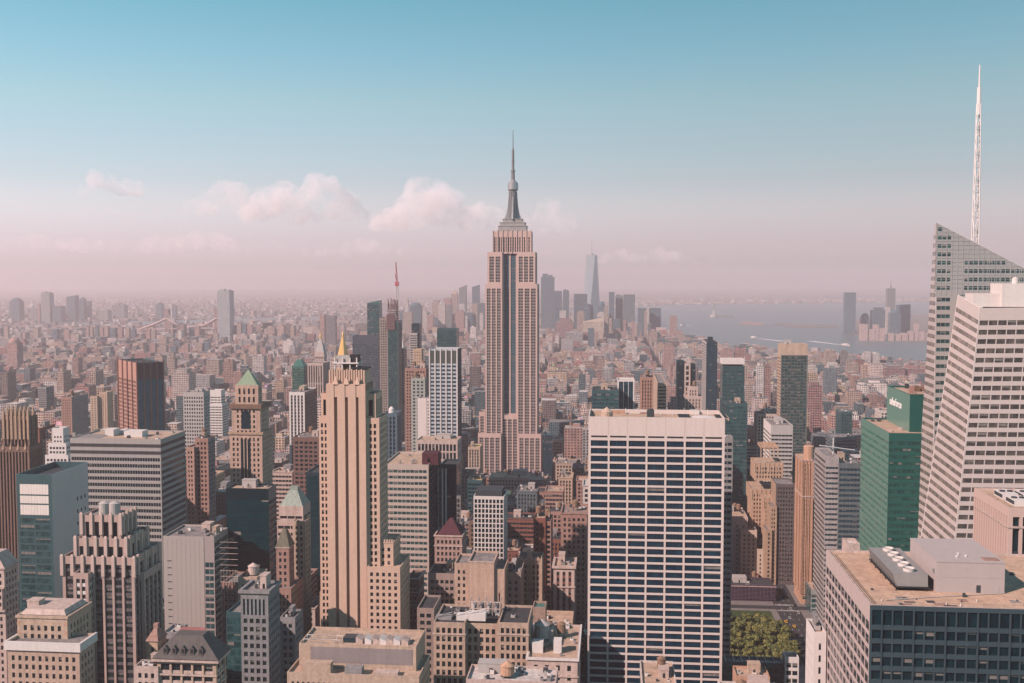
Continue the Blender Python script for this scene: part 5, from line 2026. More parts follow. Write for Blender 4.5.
tower('blue_glass_tower', 'tall deep blue glass tower with a grey lined flank, tallest beyond the white slab', 'skyscraper', 704, 342, 1330,
      [dict(px=(706.5, 717.5, 342), xs=702, st=B(3, 3.6, .95, .8, gl=GLASSB, rec=.1, d2=.05, blind=.03), sl=B(3, 3.6, .85, .5, rec=.2), wm=NAVY, wl=GREYL, rm=ROOFD),
       dict(px=(708, 713, 337), ly=4, dep=8, z0=150, st=None, wm=NAVY, rm=ROOFD)], yb=410)
tower('white_capped_tower', 'dark teal tower with a plain white top storey', 'office tower', 722.5, 366, 1150,
      [dict(px=(722.5, 744.5, 366), dep=24, st=B(3, 3.7, .95, .75, gl=GLASST, rec=.1, d2=.05, top=.5, blind=.06), wm=TEALP, rm=ROOFD),
       dict(px=(722.3, 744.7, 359.3), ly=-.2, dep=24.4, z0=162, st=None, wm=WHITEP, rm=ROOFW)], yb=440)
tower('teal_lower_tower', 'lower teal glass tower with a pale reflection in front of the white capped tower', 'office tower', 726, 403, 1000,
      [dict(px=(726, 747.5, 403), dep=26, st=B(3, 3.7, .95, .7, gl=GLASST, rec=.1, d2=.05, blind=.1), wm=TEALP, rm=ROOFD)], yb=505, cl=(3, 0, 1))
tower('grey_edge_tower', 'slim dark grey tower hugging the right side of the white slab', 'office building', 723, 437, 604,
      [dict(px=(722, 733, 437), dep=10, st=B(2.5, 3.6, .85, .5, gl=GLASSK), wm=GREYM, rm=ROOFG)], yb=560, cl=(3, 0, 0))
tower('dark_grid_tower', 'tall dark gridded apartment tower with a tan box roof and tan left edge', 'apartment block', 779, 354, 1080,
      [dict(px=(781, 808, 355), xs=777.5, st=G(3.2, 3.3, .8, .7, top=1, gl=GLASST, rec=.5, blind=.5, mull=1), sl=B(3, 3.3, .6, .4), wm=stone('grey_green_frame', (.13, .15, .14)), wl=TAN2, rm=ROOFG),
       dict(px=(781, 807.5, 344), ly=.6, dep=20, z0=175, st=None, wm=TAN2, rm=ROOFT)], yb=455, cl=(3, 0, 1))
tower('white_stack_block', 'white topped block with long grey window bands behind the stepped tan tower', 'office building', 764, 425, 960,
      [dict(px=(771, 793, 425), xs=763.5, st=B(3.4, 3.7, .92, .45, top=8, rec=.3), sl=None, wm=GREYL, wl=WHITEP, rm=ROOFG)], yb=480, cl=(4, 0, 1))


def deco_tan(S, ms):
    for m in ms:
        x0, x1, y0, y1, z1 = m
        mb = MB()
        n = max(2, round((x1 - x0) / 4))
        for i in range(n + 1):
            x = x0 + (x1 - x0) * i / n
            mb.box(x - .4, x + .4, y0 - .45, y0 + .4, z1 - 8, z1 + 1.2)
        S.part('merlon', mb, TAN)


amb = dict(wm=stone('amber_brick', (.50, .335, .235)), rm=ROOFT)
ast = G(2.5, 3.6, .42, .52, top=3, side=.9, rec=.4)
tower('stepped_amber_tower', 'amber brick setback tower stepping up to a square block right of the white slab', 'tower', 748, 490, 905,
      [dict(px=(752, 783, 490), xs=746, st=ast, **amb),
       dict(px=(755, 783, 463), ly=3, xs=750.5, z0=80, st=ast, **amb),
       dict(px=(761, 778, 448), ly=7, xs=757.5, z0=110, st=G(5, 6, .25, .4, top=5), **amb),
       dict(px=(764, 786, 498), ly=-18, dep=16, st=ast, **amb)], yb=575, extra=deco_tan)
tower('shaded_stepped_building', 'tan building with painted front shade and a stepped amber edge above the tree filled park', 'building', 775, 482, 868,
      [dict(px=(776, 795, 484), xs=771, st=G(2.3, 3.5, .5, .5, top=2), wm=stone('shaded_tan_brick', (.13, .105, .10)), wl=BUFF, rm=ROOFG),  # front's shade is put into the dark brick colour, left edge stays buff
       dict(px=(770, 777, 506), ly=-2, xs=765, st=G(2.3, 3.5, .45, .5, top=2), wm=BUFF, rm=ROOFG),
       dict(px=(766, 772, 530), ly=-4, dep=22, st=G(2.3, 3.5, .45, .5, top=2), wm=BUFF, rm=ROOFG)], yb=575)


def orange_slim(S, ms):
    x0, x1, y0, y1, z1 = ms[0]
    mb = MB()
    cx, cy = S.lx(809, 452, 8), 9
    mb.frustum(cx, cy, z1 - 1, S.z(447, None, 6), 4.0, 4.0, 20)
    mb.frustum(cx, cy, S.z(447, None, 6) + .01, S.z(446, None, 6), 4.2, 3.4, 20)
    S.part('round_tank_house', mb, ORANGE)
    pr = MB()
    for i in range(6):
        y = y0 + (y1 - y0) * i / 5
        pr.box(x0 - .5, x0 - .003, y - .5, y + .5, 8, z1)
    for i in range(4):
        x = x0 + (x1 - x0) * i / 3
        pr.box(x - .45, x + .45, y0 - .5, y0 - .003, 8, z1)
    S.part('pier', pr, ORANGE)
    S.cornice(ms[0], z=S.z(497), h=.9, out=.6, mat=PINKW)
    S.cornice(ms[0], h=.9, out=.5, mat=PINKW)


tower('orange_pier_tower', 'slim orange brick tower with a round tank house on top', 'apartment block', 803, 460, 815,
      [dict(px=(803, 813, 460), xs=796, st=R(3, 3.5, .6, .6, sp=ORANGE, gl=GLASSK), sl=R(4, 3.5, .45, .6, sp=ORANGE), wm=ORANGE, rm=ROOFT)], yb=620, extra=orange_slim)


def faceted_front(S, ms):
    x0, x1, y0, y1, z1 = ms[0]
    S.clutter(ms[0], 9, 0, 1)
    a, b = S.at(818, 436, 20)
    p0 = S.lx(811, 440, 16)
    c = MB()
    c.bar((x0 - 1, 16, z1), (x0 - 1, 16, z1 + 16), .4)
    c.bar((x0 - 12, 10, z1 + 11), (x0 + 16, 22, z1 + 6), .45)
    S.part('roof_derrick', c, WHITESTEEL)


fst = B(2.4, 3.8, .9, .5, top=3, rec=.3, gl=GLASSB, blind=.15)
tower('faceted_glass_office', 'silver banded glass office with a dark front and lined left flank, beside the green tower', 'office building', 836, 462, 760,
      [dict(px=(839, 862, 463), dep=30, st=fst, sl=B(2.4, 3.8, .9, .35, top=3), wm=stone('blue_grey_spandrel', (.13, .155, .165), rough=.4), rm=ROOFG),
       dict(px=(825.5, 839, 456), ly=2, xs=815, st=B(2.4, 3.8, .95, .42, top=7, gl=GLASSB), sl=B(2.4, 3.8, .95, .5, top=3, gl=GLASS, rec=.2), wm=stone('silver_spandrel', (.40, .37, .36), rough=.4), rm=ROOFG)],
      yb=600, extra=faceted_front)
tower('small_glass_corner', 'low dark glass corner building left of the near dark office block', 'office building', 806, 588, 790,
      [dict(px=(811, 826, 590), xs=801, st=B(3, 3.9, .94, .72, gl=GLASST, rec=.15, d2=.06), wm=stone('pale_glass_frame', (.30, .33, .32)), wl=TEALP, rm=ROOFT)], yb=632, cl=(3, 0, 0))
tower('white_narrow_building', 'narrow white brick building against the left side of the near dark office block', 'building', 814, 632, 340,
      [dict(px=(814, 826.5, 632), xs=806, st=G(3.3, 4.0, .3, .5, top=3, side=.8), sl=G(3.6, 4.0, .4, .45, top=3, side=.6), wm=WHITEP, rm=ROOFT)], cl=(2, 0, 1))


def vert_piers(S, ms):
    x0, x1, y0, y1, z1 = ms[0]
    z = z1 - 1
    for k, (a, b) in enumerate(((.2, .45), (.52, .78))):
        for i in range(3):
            mb = MB()
            bx = x0 + 5 + i * 8
            by = y0 + (y1 - y0) * a
            mb.box(bx, bx + 6, by, by + (y1 - y0) * (b - a), z + .003, z + 2.4)
            for q in (.25, .75):
                mb.frustum(bx + 6 * q, by + (y1 - y0) * (b - a) / 2, z + 2.403, z + 2.9, 1.1, 1.1, 14, 1)
            mb.quad((bx - .01, by + .5, z + .5), (bx - .01, by + (y1 - y0) * (b - a) - .5, z + .5), (bx - .01, by + (y1 - y0) * (b - a) - .5, z + 2), (bx - .01, by + .5, z + 2), 1)
            S.part('chiller', mb, [WHITEP, GREYD])
    S.cornice(ms[0], z=S.z(528), h=.8, out=.3, mat=PINKW)


tower('pier_clad_building', 'pale pink building with close upright piers and white chillers at the right edge', 'office building', 1009, 508, 400,
      [dict(px=(1009, 1075, 508), xs=973.5, st=R(3.5, 15, .62, .9, sp=GREYD, top=2.8, gl=GLASSK, rec=1.0, d2=.7, blind=0, mull=0), sl=R(2.6, 15, .5, .9, sp=GREYD, top=2.8, gl=GLASSK, rec=.9, d2=.6, blind=0), wm=stone('pale_salmon_stone', (.58, .43, .375), var=.06), rm=ROOFT)],
      yb=600, extra=vert_piers)
tower('cream_stair_block', 'plain cream block peeping over the far roof edge of the near dark office block', 'building', 846, 546, 400,
      [dict(px=(847, 860, 543.5), dep=9, st=None, wm=PINKW, rm=ROOFW)], yb=560)

# ---- above the park
cre = dict(wm=stone('creamy_stone', (.56, .44, .36), var=.12), rm=ROOFT)
tower('cream_setback_building', 'cream stepped building with blank party walls right of the white slab', 'building', 737, 535, 890,
      [dict(px=(727, 748, 517), xs=722, st=G(6, 4, .25, .4, top=6), wm=PINKW, rm=ROOFT),
       dict(px=(741, 757, 530), ly=-8, dep=20, st=G(3.6, 3.6, .35, .5, top=3), **cre),
       dict(px=(757.2, 768, 549), ly=-9, dep=20, st=G(3.6, 3.6, .3, .5, top=4), **cre)], yb=580, cl=(3, 2, 1, 3))


def netting(S, ms):
    x0, x1, y0, y1, z1 = ms[0]
    mb = MB()
    n = 12
    for i in range(n + 1):
        x = x0 + (x1 - x0) * i / n
        mb.bar((x, y0 - 1.2, 0), (x, y0 - 1.2, z1 + 1.6), .11)
    for k in range(12):
        z = 2 + (z1) * k / 11
        mb.bar((x0, y0 - 1.2, z), (x1, y0 - 1.2, z), .09)
    S.part('scaffold', mb, stone('mauve_tube', (.20, .13, .18)))
    d = MB()
    for k in range(11):
        z = 2 + z1 * k / 11
        d.box(x0, x1, y0 - 1.1, y0 - .1, z, z + .15, bottom=True)
    S.part('scaffold_deck', d, PURPLE)
    S.clutter(ms[0], 8, 0, 1)
    mb = MB()
    mb.box(x0 - .3, x1 + .3, y0 - 1.3, y0 + .2, z1 + .2, z1 + .7, bottom=True)
    S.part('parapet', mb, PINKW)


tower('scaffolded_building', 'boxy building wrapped in purple netting and scaffolding above the trees', 'building', 732, 586, 824,
      [dict(px=(731, 775, 586), dep=26, st=G(3.4, 3.8, .5, .6), wm=PURPLE, rm=ROOFD)], yb=622, extra=netting)
tower('grey_facade_strip', 'slim grey ornate building squeezed between the white slab and the netted building', 'building', 722, 560, 850,
      [dict(px=(720, 731, 560), dep=22, st=G(2.5, 3.6, .5, .55), wm=PINKW, rm=ROOFG)], yb=622)


def atrium(S, ms):
    x0, x1, y0, y1, z1 = ms[0]
    mb = MB()
    for i in range(9):
        x = x0 + (x1 - x0) * i / 8
        mb.bar((x, y0 - .2, z1 - .2), (x, y1, z1 + .3), .25)
    S.part('roof_truss', mb, SILVER)


tower('glass_roof_block', 'low dark glass block with a long ribbed roof at the near side of the park', 'office building', 722, 664, 560,
      [dict(px=(718, 783, 661), dep=9, st=B(4, 4.2, .95, .7, gl=GLASST), wm=TEALP, rm=stone('glass_roof', (.09, .15, .16), rough=.2)),
       dict(px=(785, 799, 657), ly=-4, dep=9, st=B(4, 4.2, .8, .6), wm=WHITEP, rm=ROOFG)], extra=atrium)
tower('tan_vault_block', 'low tan roofed block at the bottom edge right of the white slab', 'building', 735, 679, 500,
      [dict(px=(736, 770, 676), dep=14, st=G(4, 4, .4, .5), wm=ORANGE, rm=ROOFT)], cl=(5, 0, 1))


# ================================================================== far skyline, measured one by one (plan distance, pixel edges, roof line)
def city_wall_material():
    """Ordinary city walls: rows of windows in metres along the wall, sized per building."""
    m, t, b = new_mat('city_wall')
    uv = t.nodes.new('ShaderNodeUVMap')
    uv.uv_map = 'metres'
    col = t.nodes.new('ShaderNodeAttribute')
    col.attribute_name = 'wall_colour'
    par = t.nodes.new('ShaderNodeAttribute')
    par.attribute_name = 'window_size'
    s = t.nodes.new('ShaderNodeSeparateXYZ')
    ps = t.nodes.new('ShaderNodeSeparateColor')
    t.links.new(uv.outputs[0], s.inputs[0])
    t.links.new(par.outputs['Color'], ps.inputs[0])

    def math_(op, a, b_=None, c=None):
        n = t.nodes.new('ShaderNodeMath')
        n.operation = op
        for i, v in enumerate((a, b_, c)):
            if v is None:
                continue
            if isinstance(v, (int, float)):
                n.inputs[i].default_value = v
            else:
                t.links.new(v, n.inputs[i])
        return n.outputs[0]
    bay = math_('MULTIPLY', ps.outputs['Red'], 10.0)
    u = math_('DIVIDE', s.outputs['X'], bay)
    v = math_('DIVIDE', s.outputs['Y'], 3.5)
    iu, iv = math_('FLOOR', u), math_('FLOOR', v)
    fu, fv = math_('FRACT', u), math_('FRACT', v)
    half = lambda f, w: math_('LESS_THAN', math_('ABSOLUTE', math_('SUBTRACT', f, 0.5)), math_('MULTIPLY', w, 0.5))
    mask = math_('MULTIPLY', half(fu, ps.outputs['Green']), half(fv, ps.outputs['Blue']))
    cv = t.nodes.new('ShaderNodeCombineXYZ')
    t.links.new(iu, cv.inputs[0])
    t.links.new(iv, cv.inputs[1])
    wn = t.nodes.new('ShaderNodeTexWhiteNoise')
    wn.noise_dimensions = '3D'
    t.links.new(cv.outputs[0], wn.inputs['Vector'])
    wr = t.nodes.new('ShaderNodeValToRGB')
    wr.color_ramp.elements[0].color = (.004, .016, .021, 1)
    wr.color_ramp.elements[1].color = (.05, .065, .07, 1)
    wr.color_ramp.elements[0].position = .5
    t.links.new(wn.outputs['Value'], wr.inputs[0])
    g = t.nodes.new('ShaderNodeNewGeometry')
    nz = t.nodes.new('ShaderNodeTexNoise')
    nz.inputs['Scale'].default_value = .12
    nz.inputs['Detail'].default_value = 5
    t.links.new(g.outputs['Position'], nz.inputs['Vector'])
    nr = t.nodes.new('ShaderNodeMapRange')
    nr.inputs['From Min'].default_value = .3
    nr.inputs['From Max'].default_value = .7
    nr.inputs['To Min'].default_value = .72
    nr.inputs['To Max'].default_value = 1.18
    t.links.new(nz.outputs['Fac'], nr.inputs[0])
    mu = t.nodes.new('ShaderNodeMix')
    mu.data_type = 'RGBA'
    mu.blend_type = 'MULTIPLY'
    mu.inputs['Factor'].default_value = 1
    t.links.new(col.outputs['Color'], mu.inputs['A'])
    t.links.new(nr.outputs[0], mu.inputs['B'])
    mx = t.nodes.new('ShaderNodeMix')
    mx.data_type = 'RGBA'
    t.links.new(mask, mx.inputs['Factor'])
    t.links.new(mu.outputs['Result'], mx.inputs['A'])
    t.links.new(wr.outputs[0], mx.inputs['B'])
    t.links.new(mx.outputs['Result'], b.inputs['Base Color'])
    ro = math_('SUBTRACT', .85, math_('MULTIPLY', mask, .65))
    t.links.new(ro, b.inputs['Roughness'])
    return m


def city_roof_material():
    m, t, b = new_mat('city_roof')
    col = t.nodes.new('ShaderNodeAttribute')
    col.attribute_name = 'wall_colour'
    g = t.nodes.new('ShaderNodeNewGeometry')
    nz = t.nodes.new('ShaderNodeTexNoise')
    nz.inputs['Scale'].default_value = .25
    nz.inputs['Detail'].default_value = 6
    t.links.new(g.outputs['Position'], nz.inputs['Vector'])
    nr = t.nodes.new('ShaderNodeMapRange')
    nr.inputs['From Min'].default_value = .3
    nr.inputs['From Max'].default_value = .7
    nr.inputs['To Min'].default_value = .55
    nr.inputs['To Max'].default_value = 1.25
    t.links.new(nz.outputs['Fac'], nr.inputs[0])
    mu = t.nodes.new('ShaderNodeMix')
    mu.data_type = 'RGBA'
    mu.blend_type = 'MULTIPLY'
    mu.inputs['Factor'].default_value = 1
    t.links.new(col.outputs['Color'], mu.inputs['A'])
    t.links.new(nr.outputs[0], mu.inputs['B'])
    t.links.new(mu.outputs['Result'], b.inputs['Base Color'])
    b.inputs['Roughness'].default_value = .9
    return m


CITYW, CITYR = city_wall_material(), city_roof_material()


def city_mesh(name, boxes):
    """boxes: rows (cx, cy, hx, hy, z0, z1, phi, wall rgb, roof rgb, bay, ww, wh) -> one mesh with walls and roofs."""
    n = len(boxes)
    A = np.array([b[:7] for b in boxes], dtype=np.float64)
    c, s = np.cos(A[:, 6]), np.sin(A[:, 6])
    V = np.empty((n, 8, 3))
    for k, (sx, sy) in enumerate(((-1, -1), (1, -1), (1, 1), (-1, 1))):
        lx, ly = A[:, 2] * sx, A[:, 3] * sy
        X = A[:, 0] + lx * c + ly * s
        Y = A[:, 1] - lx * s + ly * c
        for j, zc in ((0, 4), (4, 5)):
            V[:, k + j, 0], V[:, k + j, 1], V[:, k + j, 2] = X, Y, A[:, zc]
    fi = np.array([(0, 1, 5, 4), (1, 2, 6, 5), (2, 3, 7, 6), (3, 0, 4, 7), (4, 5, 6, 7)])
    faces = (np.arange(n)[:, None, None] * 8 + fi[None]).reshape(-1)
    me = bpy.data.meshes.new(name)
    me.vertices.add(n * 8)
    me.vertices.foreach_set('co', V.reshape(-1))
    me.loops.add(n * 20)
    me.loops.foreach_set('vertex_index', faces)
    me.polygons.add(n * 5)
    me.polygons.foreach_set('loop_start', np.arange(n * 5) * 4)
    me.polygons.foreach_set('loop_total', np.full(n * 5, 4))
    me.update(calc_edges=True)
    me.polygons.foreach_set('use_smooth', np.zeros(n * 5, dtype=bool))
    me.materials.append(CITYW)
    me.materials.append(CITYR)
    me.polygons.foreach_set('material_index', np.tile([0, 0, 0, 0, 1], n))
    uv = np.zeros((n, 5, 4, 2))
    w, d, h = A[:, 2] * 2, A[:, 3] * 2, A[:, 5]
    off = np.floor(np.abs(np.sin(A[:, 0] * 12.9 + A[:, 1] * 78.2)) * 900) * 30.0
    for f, L in enumerate((w, d, w, d)):
        bay = np.array([b[9] for b in boxes])
        nb = np.maximum(1, np.round(L / bay)) * bay          # whole number of bays along each wall
        uv[:, f, 1, 0] = uv[:, f, 2, 0] = nb
        uv[:, f, :, 0] += (off / bay).round()[:, None] * bay[:, None] + f * bay[:, None] * 40
        uv[:, f, 0, 1] = uv[:, f, 1, 1] = A[:, 4] - h - .9
        uv[:, f, 2, 1] = uv[:, f, 3, 1] = -.9
    lay = me.uv_layers.new(name='metres')
    lay.data.foreach_set('uv', uv.reshape(-1))
    ca = me.attributes.new('wall_colour', 'FLOAT_COLOR', 'FACE')
    cc = np.ones((n, 5, 4))
    cc[:, :4, :3] = np.array([b[7] for b in boxes])[:, None]
    cc[:, 4, :3] = np.array([b[8] for b in boxes])
    ca.data.foreach_set('color', cc.reshape(-1))
    pa = me.attributes.new('window_size', 'FLOAT_COLOR', 'FACE')
    pc = np.ones((n, 5, 4))
    pc[:, :, :3] = np.array([(b[9] / 10, b[10], b[11]) for b in boxes])[:, None]
    pa.data.foreach_set('color', pc.reshape(-1))
    return me


def city_obj(name, boxes, parent=None):
    """boxes in world metres; the object sits at the first box's foot."""
    b0 = boxes[0]
    rel = [(b[0] - b0[0], b[1] - b0[1], *b[2:]) for b in boxes]
    o = bpy.data.objects.new(name, city_mesh(name, rel))
    o.location = (b0[0], b0[1], 0)
    COL.objects.link(o)
    return o


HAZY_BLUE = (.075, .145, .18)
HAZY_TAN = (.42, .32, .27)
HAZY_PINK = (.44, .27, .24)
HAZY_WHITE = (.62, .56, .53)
ROOFC = (.25, .22, .21)
NOTES = []


def far(name, label, cat, x0, x1, yt, Y, col, top=None, dep=None, cap=0, group=None, ww=.6, wh=.5, parts=True):
    """A distant tower: a block with window rows and, where the photo shows one, a narrower top or cap."""
    d = ray((x0 + x1) / 2, yt)
    t = Y / d.y
    cx, z = d.x * t, CH + d.z * t
    w = (x1 - x0) / F * Y
    dep = dep or max(12, min(w, 50))
    raw, col = col, tuple(v * ALBEDO for v in col)
    r = bpy.data.objects.new(name, None)
    r.location = (cx, Y, 0)
    r.rotation_euler = (0, 0, -TH)
    COL.objects.link(r)
    tag(r, label, cat, group)
    b = [(0, dep / 2, w / 2, dep / 2, 0, z, 0, col, ROOFC, 3.2, ww, wh)]
    o = bpy.data.objects.new('wall', city_mesh('wall', b))
    o.parent = r
    COL.objects.link(o)
    if top == 'step':
        q = bpy.data.objects.new('setback', city_mesh('setback', [(0, dep / 2, w * .33, dep * .33, z, z + cap, 0, col, ROOFC, 3.2, ww, wh)]))
        q.parent = r
        COL.objects.link(q)
    elif top in ('pyramid', 'slope', 'dome', 'spire', 'boxes'):
        mb = MB()
        if top == 'pyramid':
            mb.pyramid(-w * .45, w * .45, dep * .05, dep * .95, z + .02, z + cap)
        elif top == 'slope':
            mb.quad((-w / 2, 0, z + .02), (w / 2, 0, z + .02), (w / 2, 0, z + cap), (-w / 2, 0, z + .1))
            mb.quad((-w / 2, 0, z + .1), (w / 2, 0, z + cap), (w / 2, dep, z + cap), (-w / 2, dep, z + .1))
            mb.quad((w / 2, 0, z), (w / 2, dep, z), (w / 2, dep, z + cap), (w / 2, 0, z + cap))
        elif top == 'dome':
            for i in range(5):
                a0, a1 = i / 5 * math.pi / 2, (i + 1) / 5 * math.pi / 2
                mb.frustum(0, dep / 2, z + cap * math.sin(a0), z + cap * math.sin(a1), w * .5 * math.cos(a0), max(.2, w * .5 * math.cos(a1)), 14, sy=dep / w)
        elif top == 'spire':
            mb.frustum(0, dep / 2, z, z + cap * .3, w * .14, w * .10, 8)
            mb.frustum(0, dep / 2, z + cap * .3, z + cap, w * .07, w * .02, 8)
        else:
            mb.box(-w * .4, 0, dep * .2, dep * .7, z + .02, z + cap)
            mb.box(w * .05, w * .35, dep * .3, dep * .8, z + .02, z + cap * .6)
        mb.build({'pyramid': 'pyramid_roof', 'slope': 'sloped_roof', 'dome': 'rounded_top', 'spire': 'spire', 'boxes': 'machine_room'}[top], stone('far_' + '_'.join(str(round(c * 100)) for c in raw), raw), r)
    NOTES.append((cx, Y, w, dep, z))
    return r


# ---- downtown, beyond the spired tower
def tapering_tower():
    Y = 5450
    d = ray(591.5, 300)
    cx = d.x * Y / d.y
    zt = lambda y: CH + ray(591, y).z * Y / ray(591, y).y
    r = bpy.data.objects.new('tapering_glass_tower', None)
    r.location = (cx, Y, 0)
    COL.objects.link(r)
    tag(r, 'tallest downtown tower, tapering pale glass shaft with bright left facet and thin spire', 'skyscraper')
    hw = 6.6 / F * Y
    m = MB()
    z0, z1 = zt(318), zt(255)
    B0 = [(hw * x, hw * y, z0) for x, y in ((-1, -1), (1, -1), (1, 1), (-1, 1))]
    k = hw * .98
    T0 = [(k * x, k * y, z1) for x, y in ((0, -1), (1, 0), (0, 1), (-1, 0))]
    ro = math.radians(28)
    rt = lambda p: (p[0] * math.cos(ro) - p[1] * math.sin(ro), p[0] * math.sin(ro) + p[1] * math.cos(ro), p[2])
    B0, T0 = [rt(p) for p in B0], [rt(p) for p in T0]
    for i in range(4):
        j = (i + 1) % 4
        m.poly([B0[i], B0[j], T0[i]])
        m.poly([B0[j], T0[j], T0[i]])
        m.quad((B0[i][0], B0[i][1], 0), (B0[j][0], B0[j][1], 0), B0[j], B0[i])
    m.poly(T0)
    m.build('shaft', stone('pale_mirror_glass', (.27, .34, .37), rough=.35, var=.05, spec=.6), r)
    s = MB()
    s.frustum(0, 0, z1, z1 + 8, 9, 10, 12)
    s.frustum(0, 0, z1 + 8, zt(240), 2.2, 1.0, 8)
    s.build('spire', GREYL, r)


tapering_tower()
GD = 'towers of the downtown skyline'
D = lambda l, x0, x1, y, Y, c, **k: far('downtown_tower', l, 'skyscraper', x0, x1, y, Y, c, group=GD, **k)
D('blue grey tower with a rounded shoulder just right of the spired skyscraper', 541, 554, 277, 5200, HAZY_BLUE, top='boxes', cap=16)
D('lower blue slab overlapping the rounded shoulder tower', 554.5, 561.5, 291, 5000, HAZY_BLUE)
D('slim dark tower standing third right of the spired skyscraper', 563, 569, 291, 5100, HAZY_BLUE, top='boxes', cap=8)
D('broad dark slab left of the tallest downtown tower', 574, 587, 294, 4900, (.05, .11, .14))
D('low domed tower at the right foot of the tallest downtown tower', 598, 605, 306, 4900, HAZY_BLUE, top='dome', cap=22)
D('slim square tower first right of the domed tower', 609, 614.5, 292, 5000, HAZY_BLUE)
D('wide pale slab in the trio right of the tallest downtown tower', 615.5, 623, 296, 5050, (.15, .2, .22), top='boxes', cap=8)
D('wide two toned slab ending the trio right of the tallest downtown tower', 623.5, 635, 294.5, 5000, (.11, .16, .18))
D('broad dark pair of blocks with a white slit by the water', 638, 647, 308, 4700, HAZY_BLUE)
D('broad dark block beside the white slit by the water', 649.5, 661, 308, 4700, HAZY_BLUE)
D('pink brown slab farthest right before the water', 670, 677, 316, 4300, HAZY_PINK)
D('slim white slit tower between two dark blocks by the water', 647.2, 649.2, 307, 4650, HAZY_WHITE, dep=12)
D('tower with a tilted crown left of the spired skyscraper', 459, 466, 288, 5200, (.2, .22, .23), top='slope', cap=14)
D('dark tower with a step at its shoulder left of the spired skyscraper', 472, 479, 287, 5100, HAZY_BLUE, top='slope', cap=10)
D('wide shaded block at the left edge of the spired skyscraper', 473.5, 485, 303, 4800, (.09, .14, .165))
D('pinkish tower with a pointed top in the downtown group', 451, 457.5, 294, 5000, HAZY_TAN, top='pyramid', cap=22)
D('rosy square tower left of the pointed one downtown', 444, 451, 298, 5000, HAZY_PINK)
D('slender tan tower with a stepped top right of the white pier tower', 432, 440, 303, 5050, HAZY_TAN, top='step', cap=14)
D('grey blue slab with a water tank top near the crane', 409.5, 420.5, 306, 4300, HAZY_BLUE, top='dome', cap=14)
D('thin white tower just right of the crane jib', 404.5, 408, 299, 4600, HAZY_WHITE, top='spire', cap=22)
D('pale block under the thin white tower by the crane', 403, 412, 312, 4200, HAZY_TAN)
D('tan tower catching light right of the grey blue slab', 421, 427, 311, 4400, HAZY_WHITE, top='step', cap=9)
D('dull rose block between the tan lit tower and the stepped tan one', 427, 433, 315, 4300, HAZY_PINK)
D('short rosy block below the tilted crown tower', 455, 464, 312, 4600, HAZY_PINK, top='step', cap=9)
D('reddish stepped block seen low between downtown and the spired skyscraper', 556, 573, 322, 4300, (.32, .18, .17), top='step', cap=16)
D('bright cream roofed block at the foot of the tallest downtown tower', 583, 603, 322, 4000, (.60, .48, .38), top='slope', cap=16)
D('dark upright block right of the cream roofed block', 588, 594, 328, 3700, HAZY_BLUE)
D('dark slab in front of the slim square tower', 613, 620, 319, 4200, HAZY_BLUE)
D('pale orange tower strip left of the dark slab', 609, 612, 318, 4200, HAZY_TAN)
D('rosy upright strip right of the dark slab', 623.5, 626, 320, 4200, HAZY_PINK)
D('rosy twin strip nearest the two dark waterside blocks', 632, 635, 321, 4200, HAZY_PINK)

rd = random.Random(21)
for i in range(34):
    x = rd.uniform(398, 484) if i % 2 else rd.uniform(538, 672)
    if i % 2 == 0 and x > 640 and rd.random() < .5:
        x -= 60
    w = rd.uniform(3, 7.5)
    y = rd.uniform(303, 322) if abs(x - 560) < 90 or 430 < x < 484 else rd.uniform(311, 324)
    far('downtown_block', 'plain hazy block in the lower rows of the downtown skyline', 'office tower', x, x + w, y, rd.uniform(4200, 5000), rd.choice((HAZY_BLUE, HAZY_BLUE, (.2, .2, .21), HAZY_TAN, HAZY_PINK, HAZY_WHITE)), top=rd.choice((None, 'step', 'boxes')), cap=7, group='lower rows of the downtown skyline')

# ---- across the river on the left
GB = 'hazy towers beyond the east river'
E = lambda l, x0, x1, y, Y, c, **k: far('hazy_tower', l, 'apartment tower', x0, x1, y, Y, c, group=GB, **k)
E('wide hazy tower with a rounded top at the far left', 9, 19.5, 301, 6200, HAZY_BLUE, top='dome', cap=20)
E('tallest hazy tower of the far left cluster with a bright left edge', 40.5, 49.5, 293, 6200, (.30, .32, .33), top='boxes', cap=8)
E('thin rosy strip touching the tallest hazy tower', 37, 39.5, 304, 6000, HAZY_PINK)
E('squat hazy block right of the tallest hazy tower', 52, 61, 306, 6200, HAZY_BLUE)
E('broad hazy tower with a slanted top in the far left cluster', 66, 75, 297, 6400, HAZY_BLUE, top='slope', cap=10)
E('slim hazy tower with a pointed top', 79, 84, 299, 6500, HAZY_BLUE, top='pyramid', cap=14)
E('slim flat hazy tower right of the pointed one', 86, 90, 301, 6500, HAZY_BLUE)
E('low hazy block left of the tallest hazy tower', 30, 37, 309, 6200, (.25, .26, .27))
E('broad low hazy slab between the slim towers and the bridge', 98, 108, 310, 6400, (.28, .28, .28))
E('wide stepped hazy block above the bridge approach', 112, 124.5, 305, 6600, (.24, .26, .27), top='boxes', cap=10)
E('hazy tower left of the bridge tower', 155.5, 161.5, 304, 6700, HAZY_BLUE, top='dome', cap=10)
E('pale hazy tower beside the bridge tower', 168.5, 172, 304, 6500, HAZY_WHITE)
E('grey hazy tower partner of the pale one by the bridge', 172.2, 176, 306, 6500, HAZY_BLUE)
far('lone_glass_tower', 'lone pale blue glass slab standing far above the hazy east side', 'skyscraper', 217, 229.5, 290.5, 4300, (.42, .45, .47), top='boxes', cap=6)
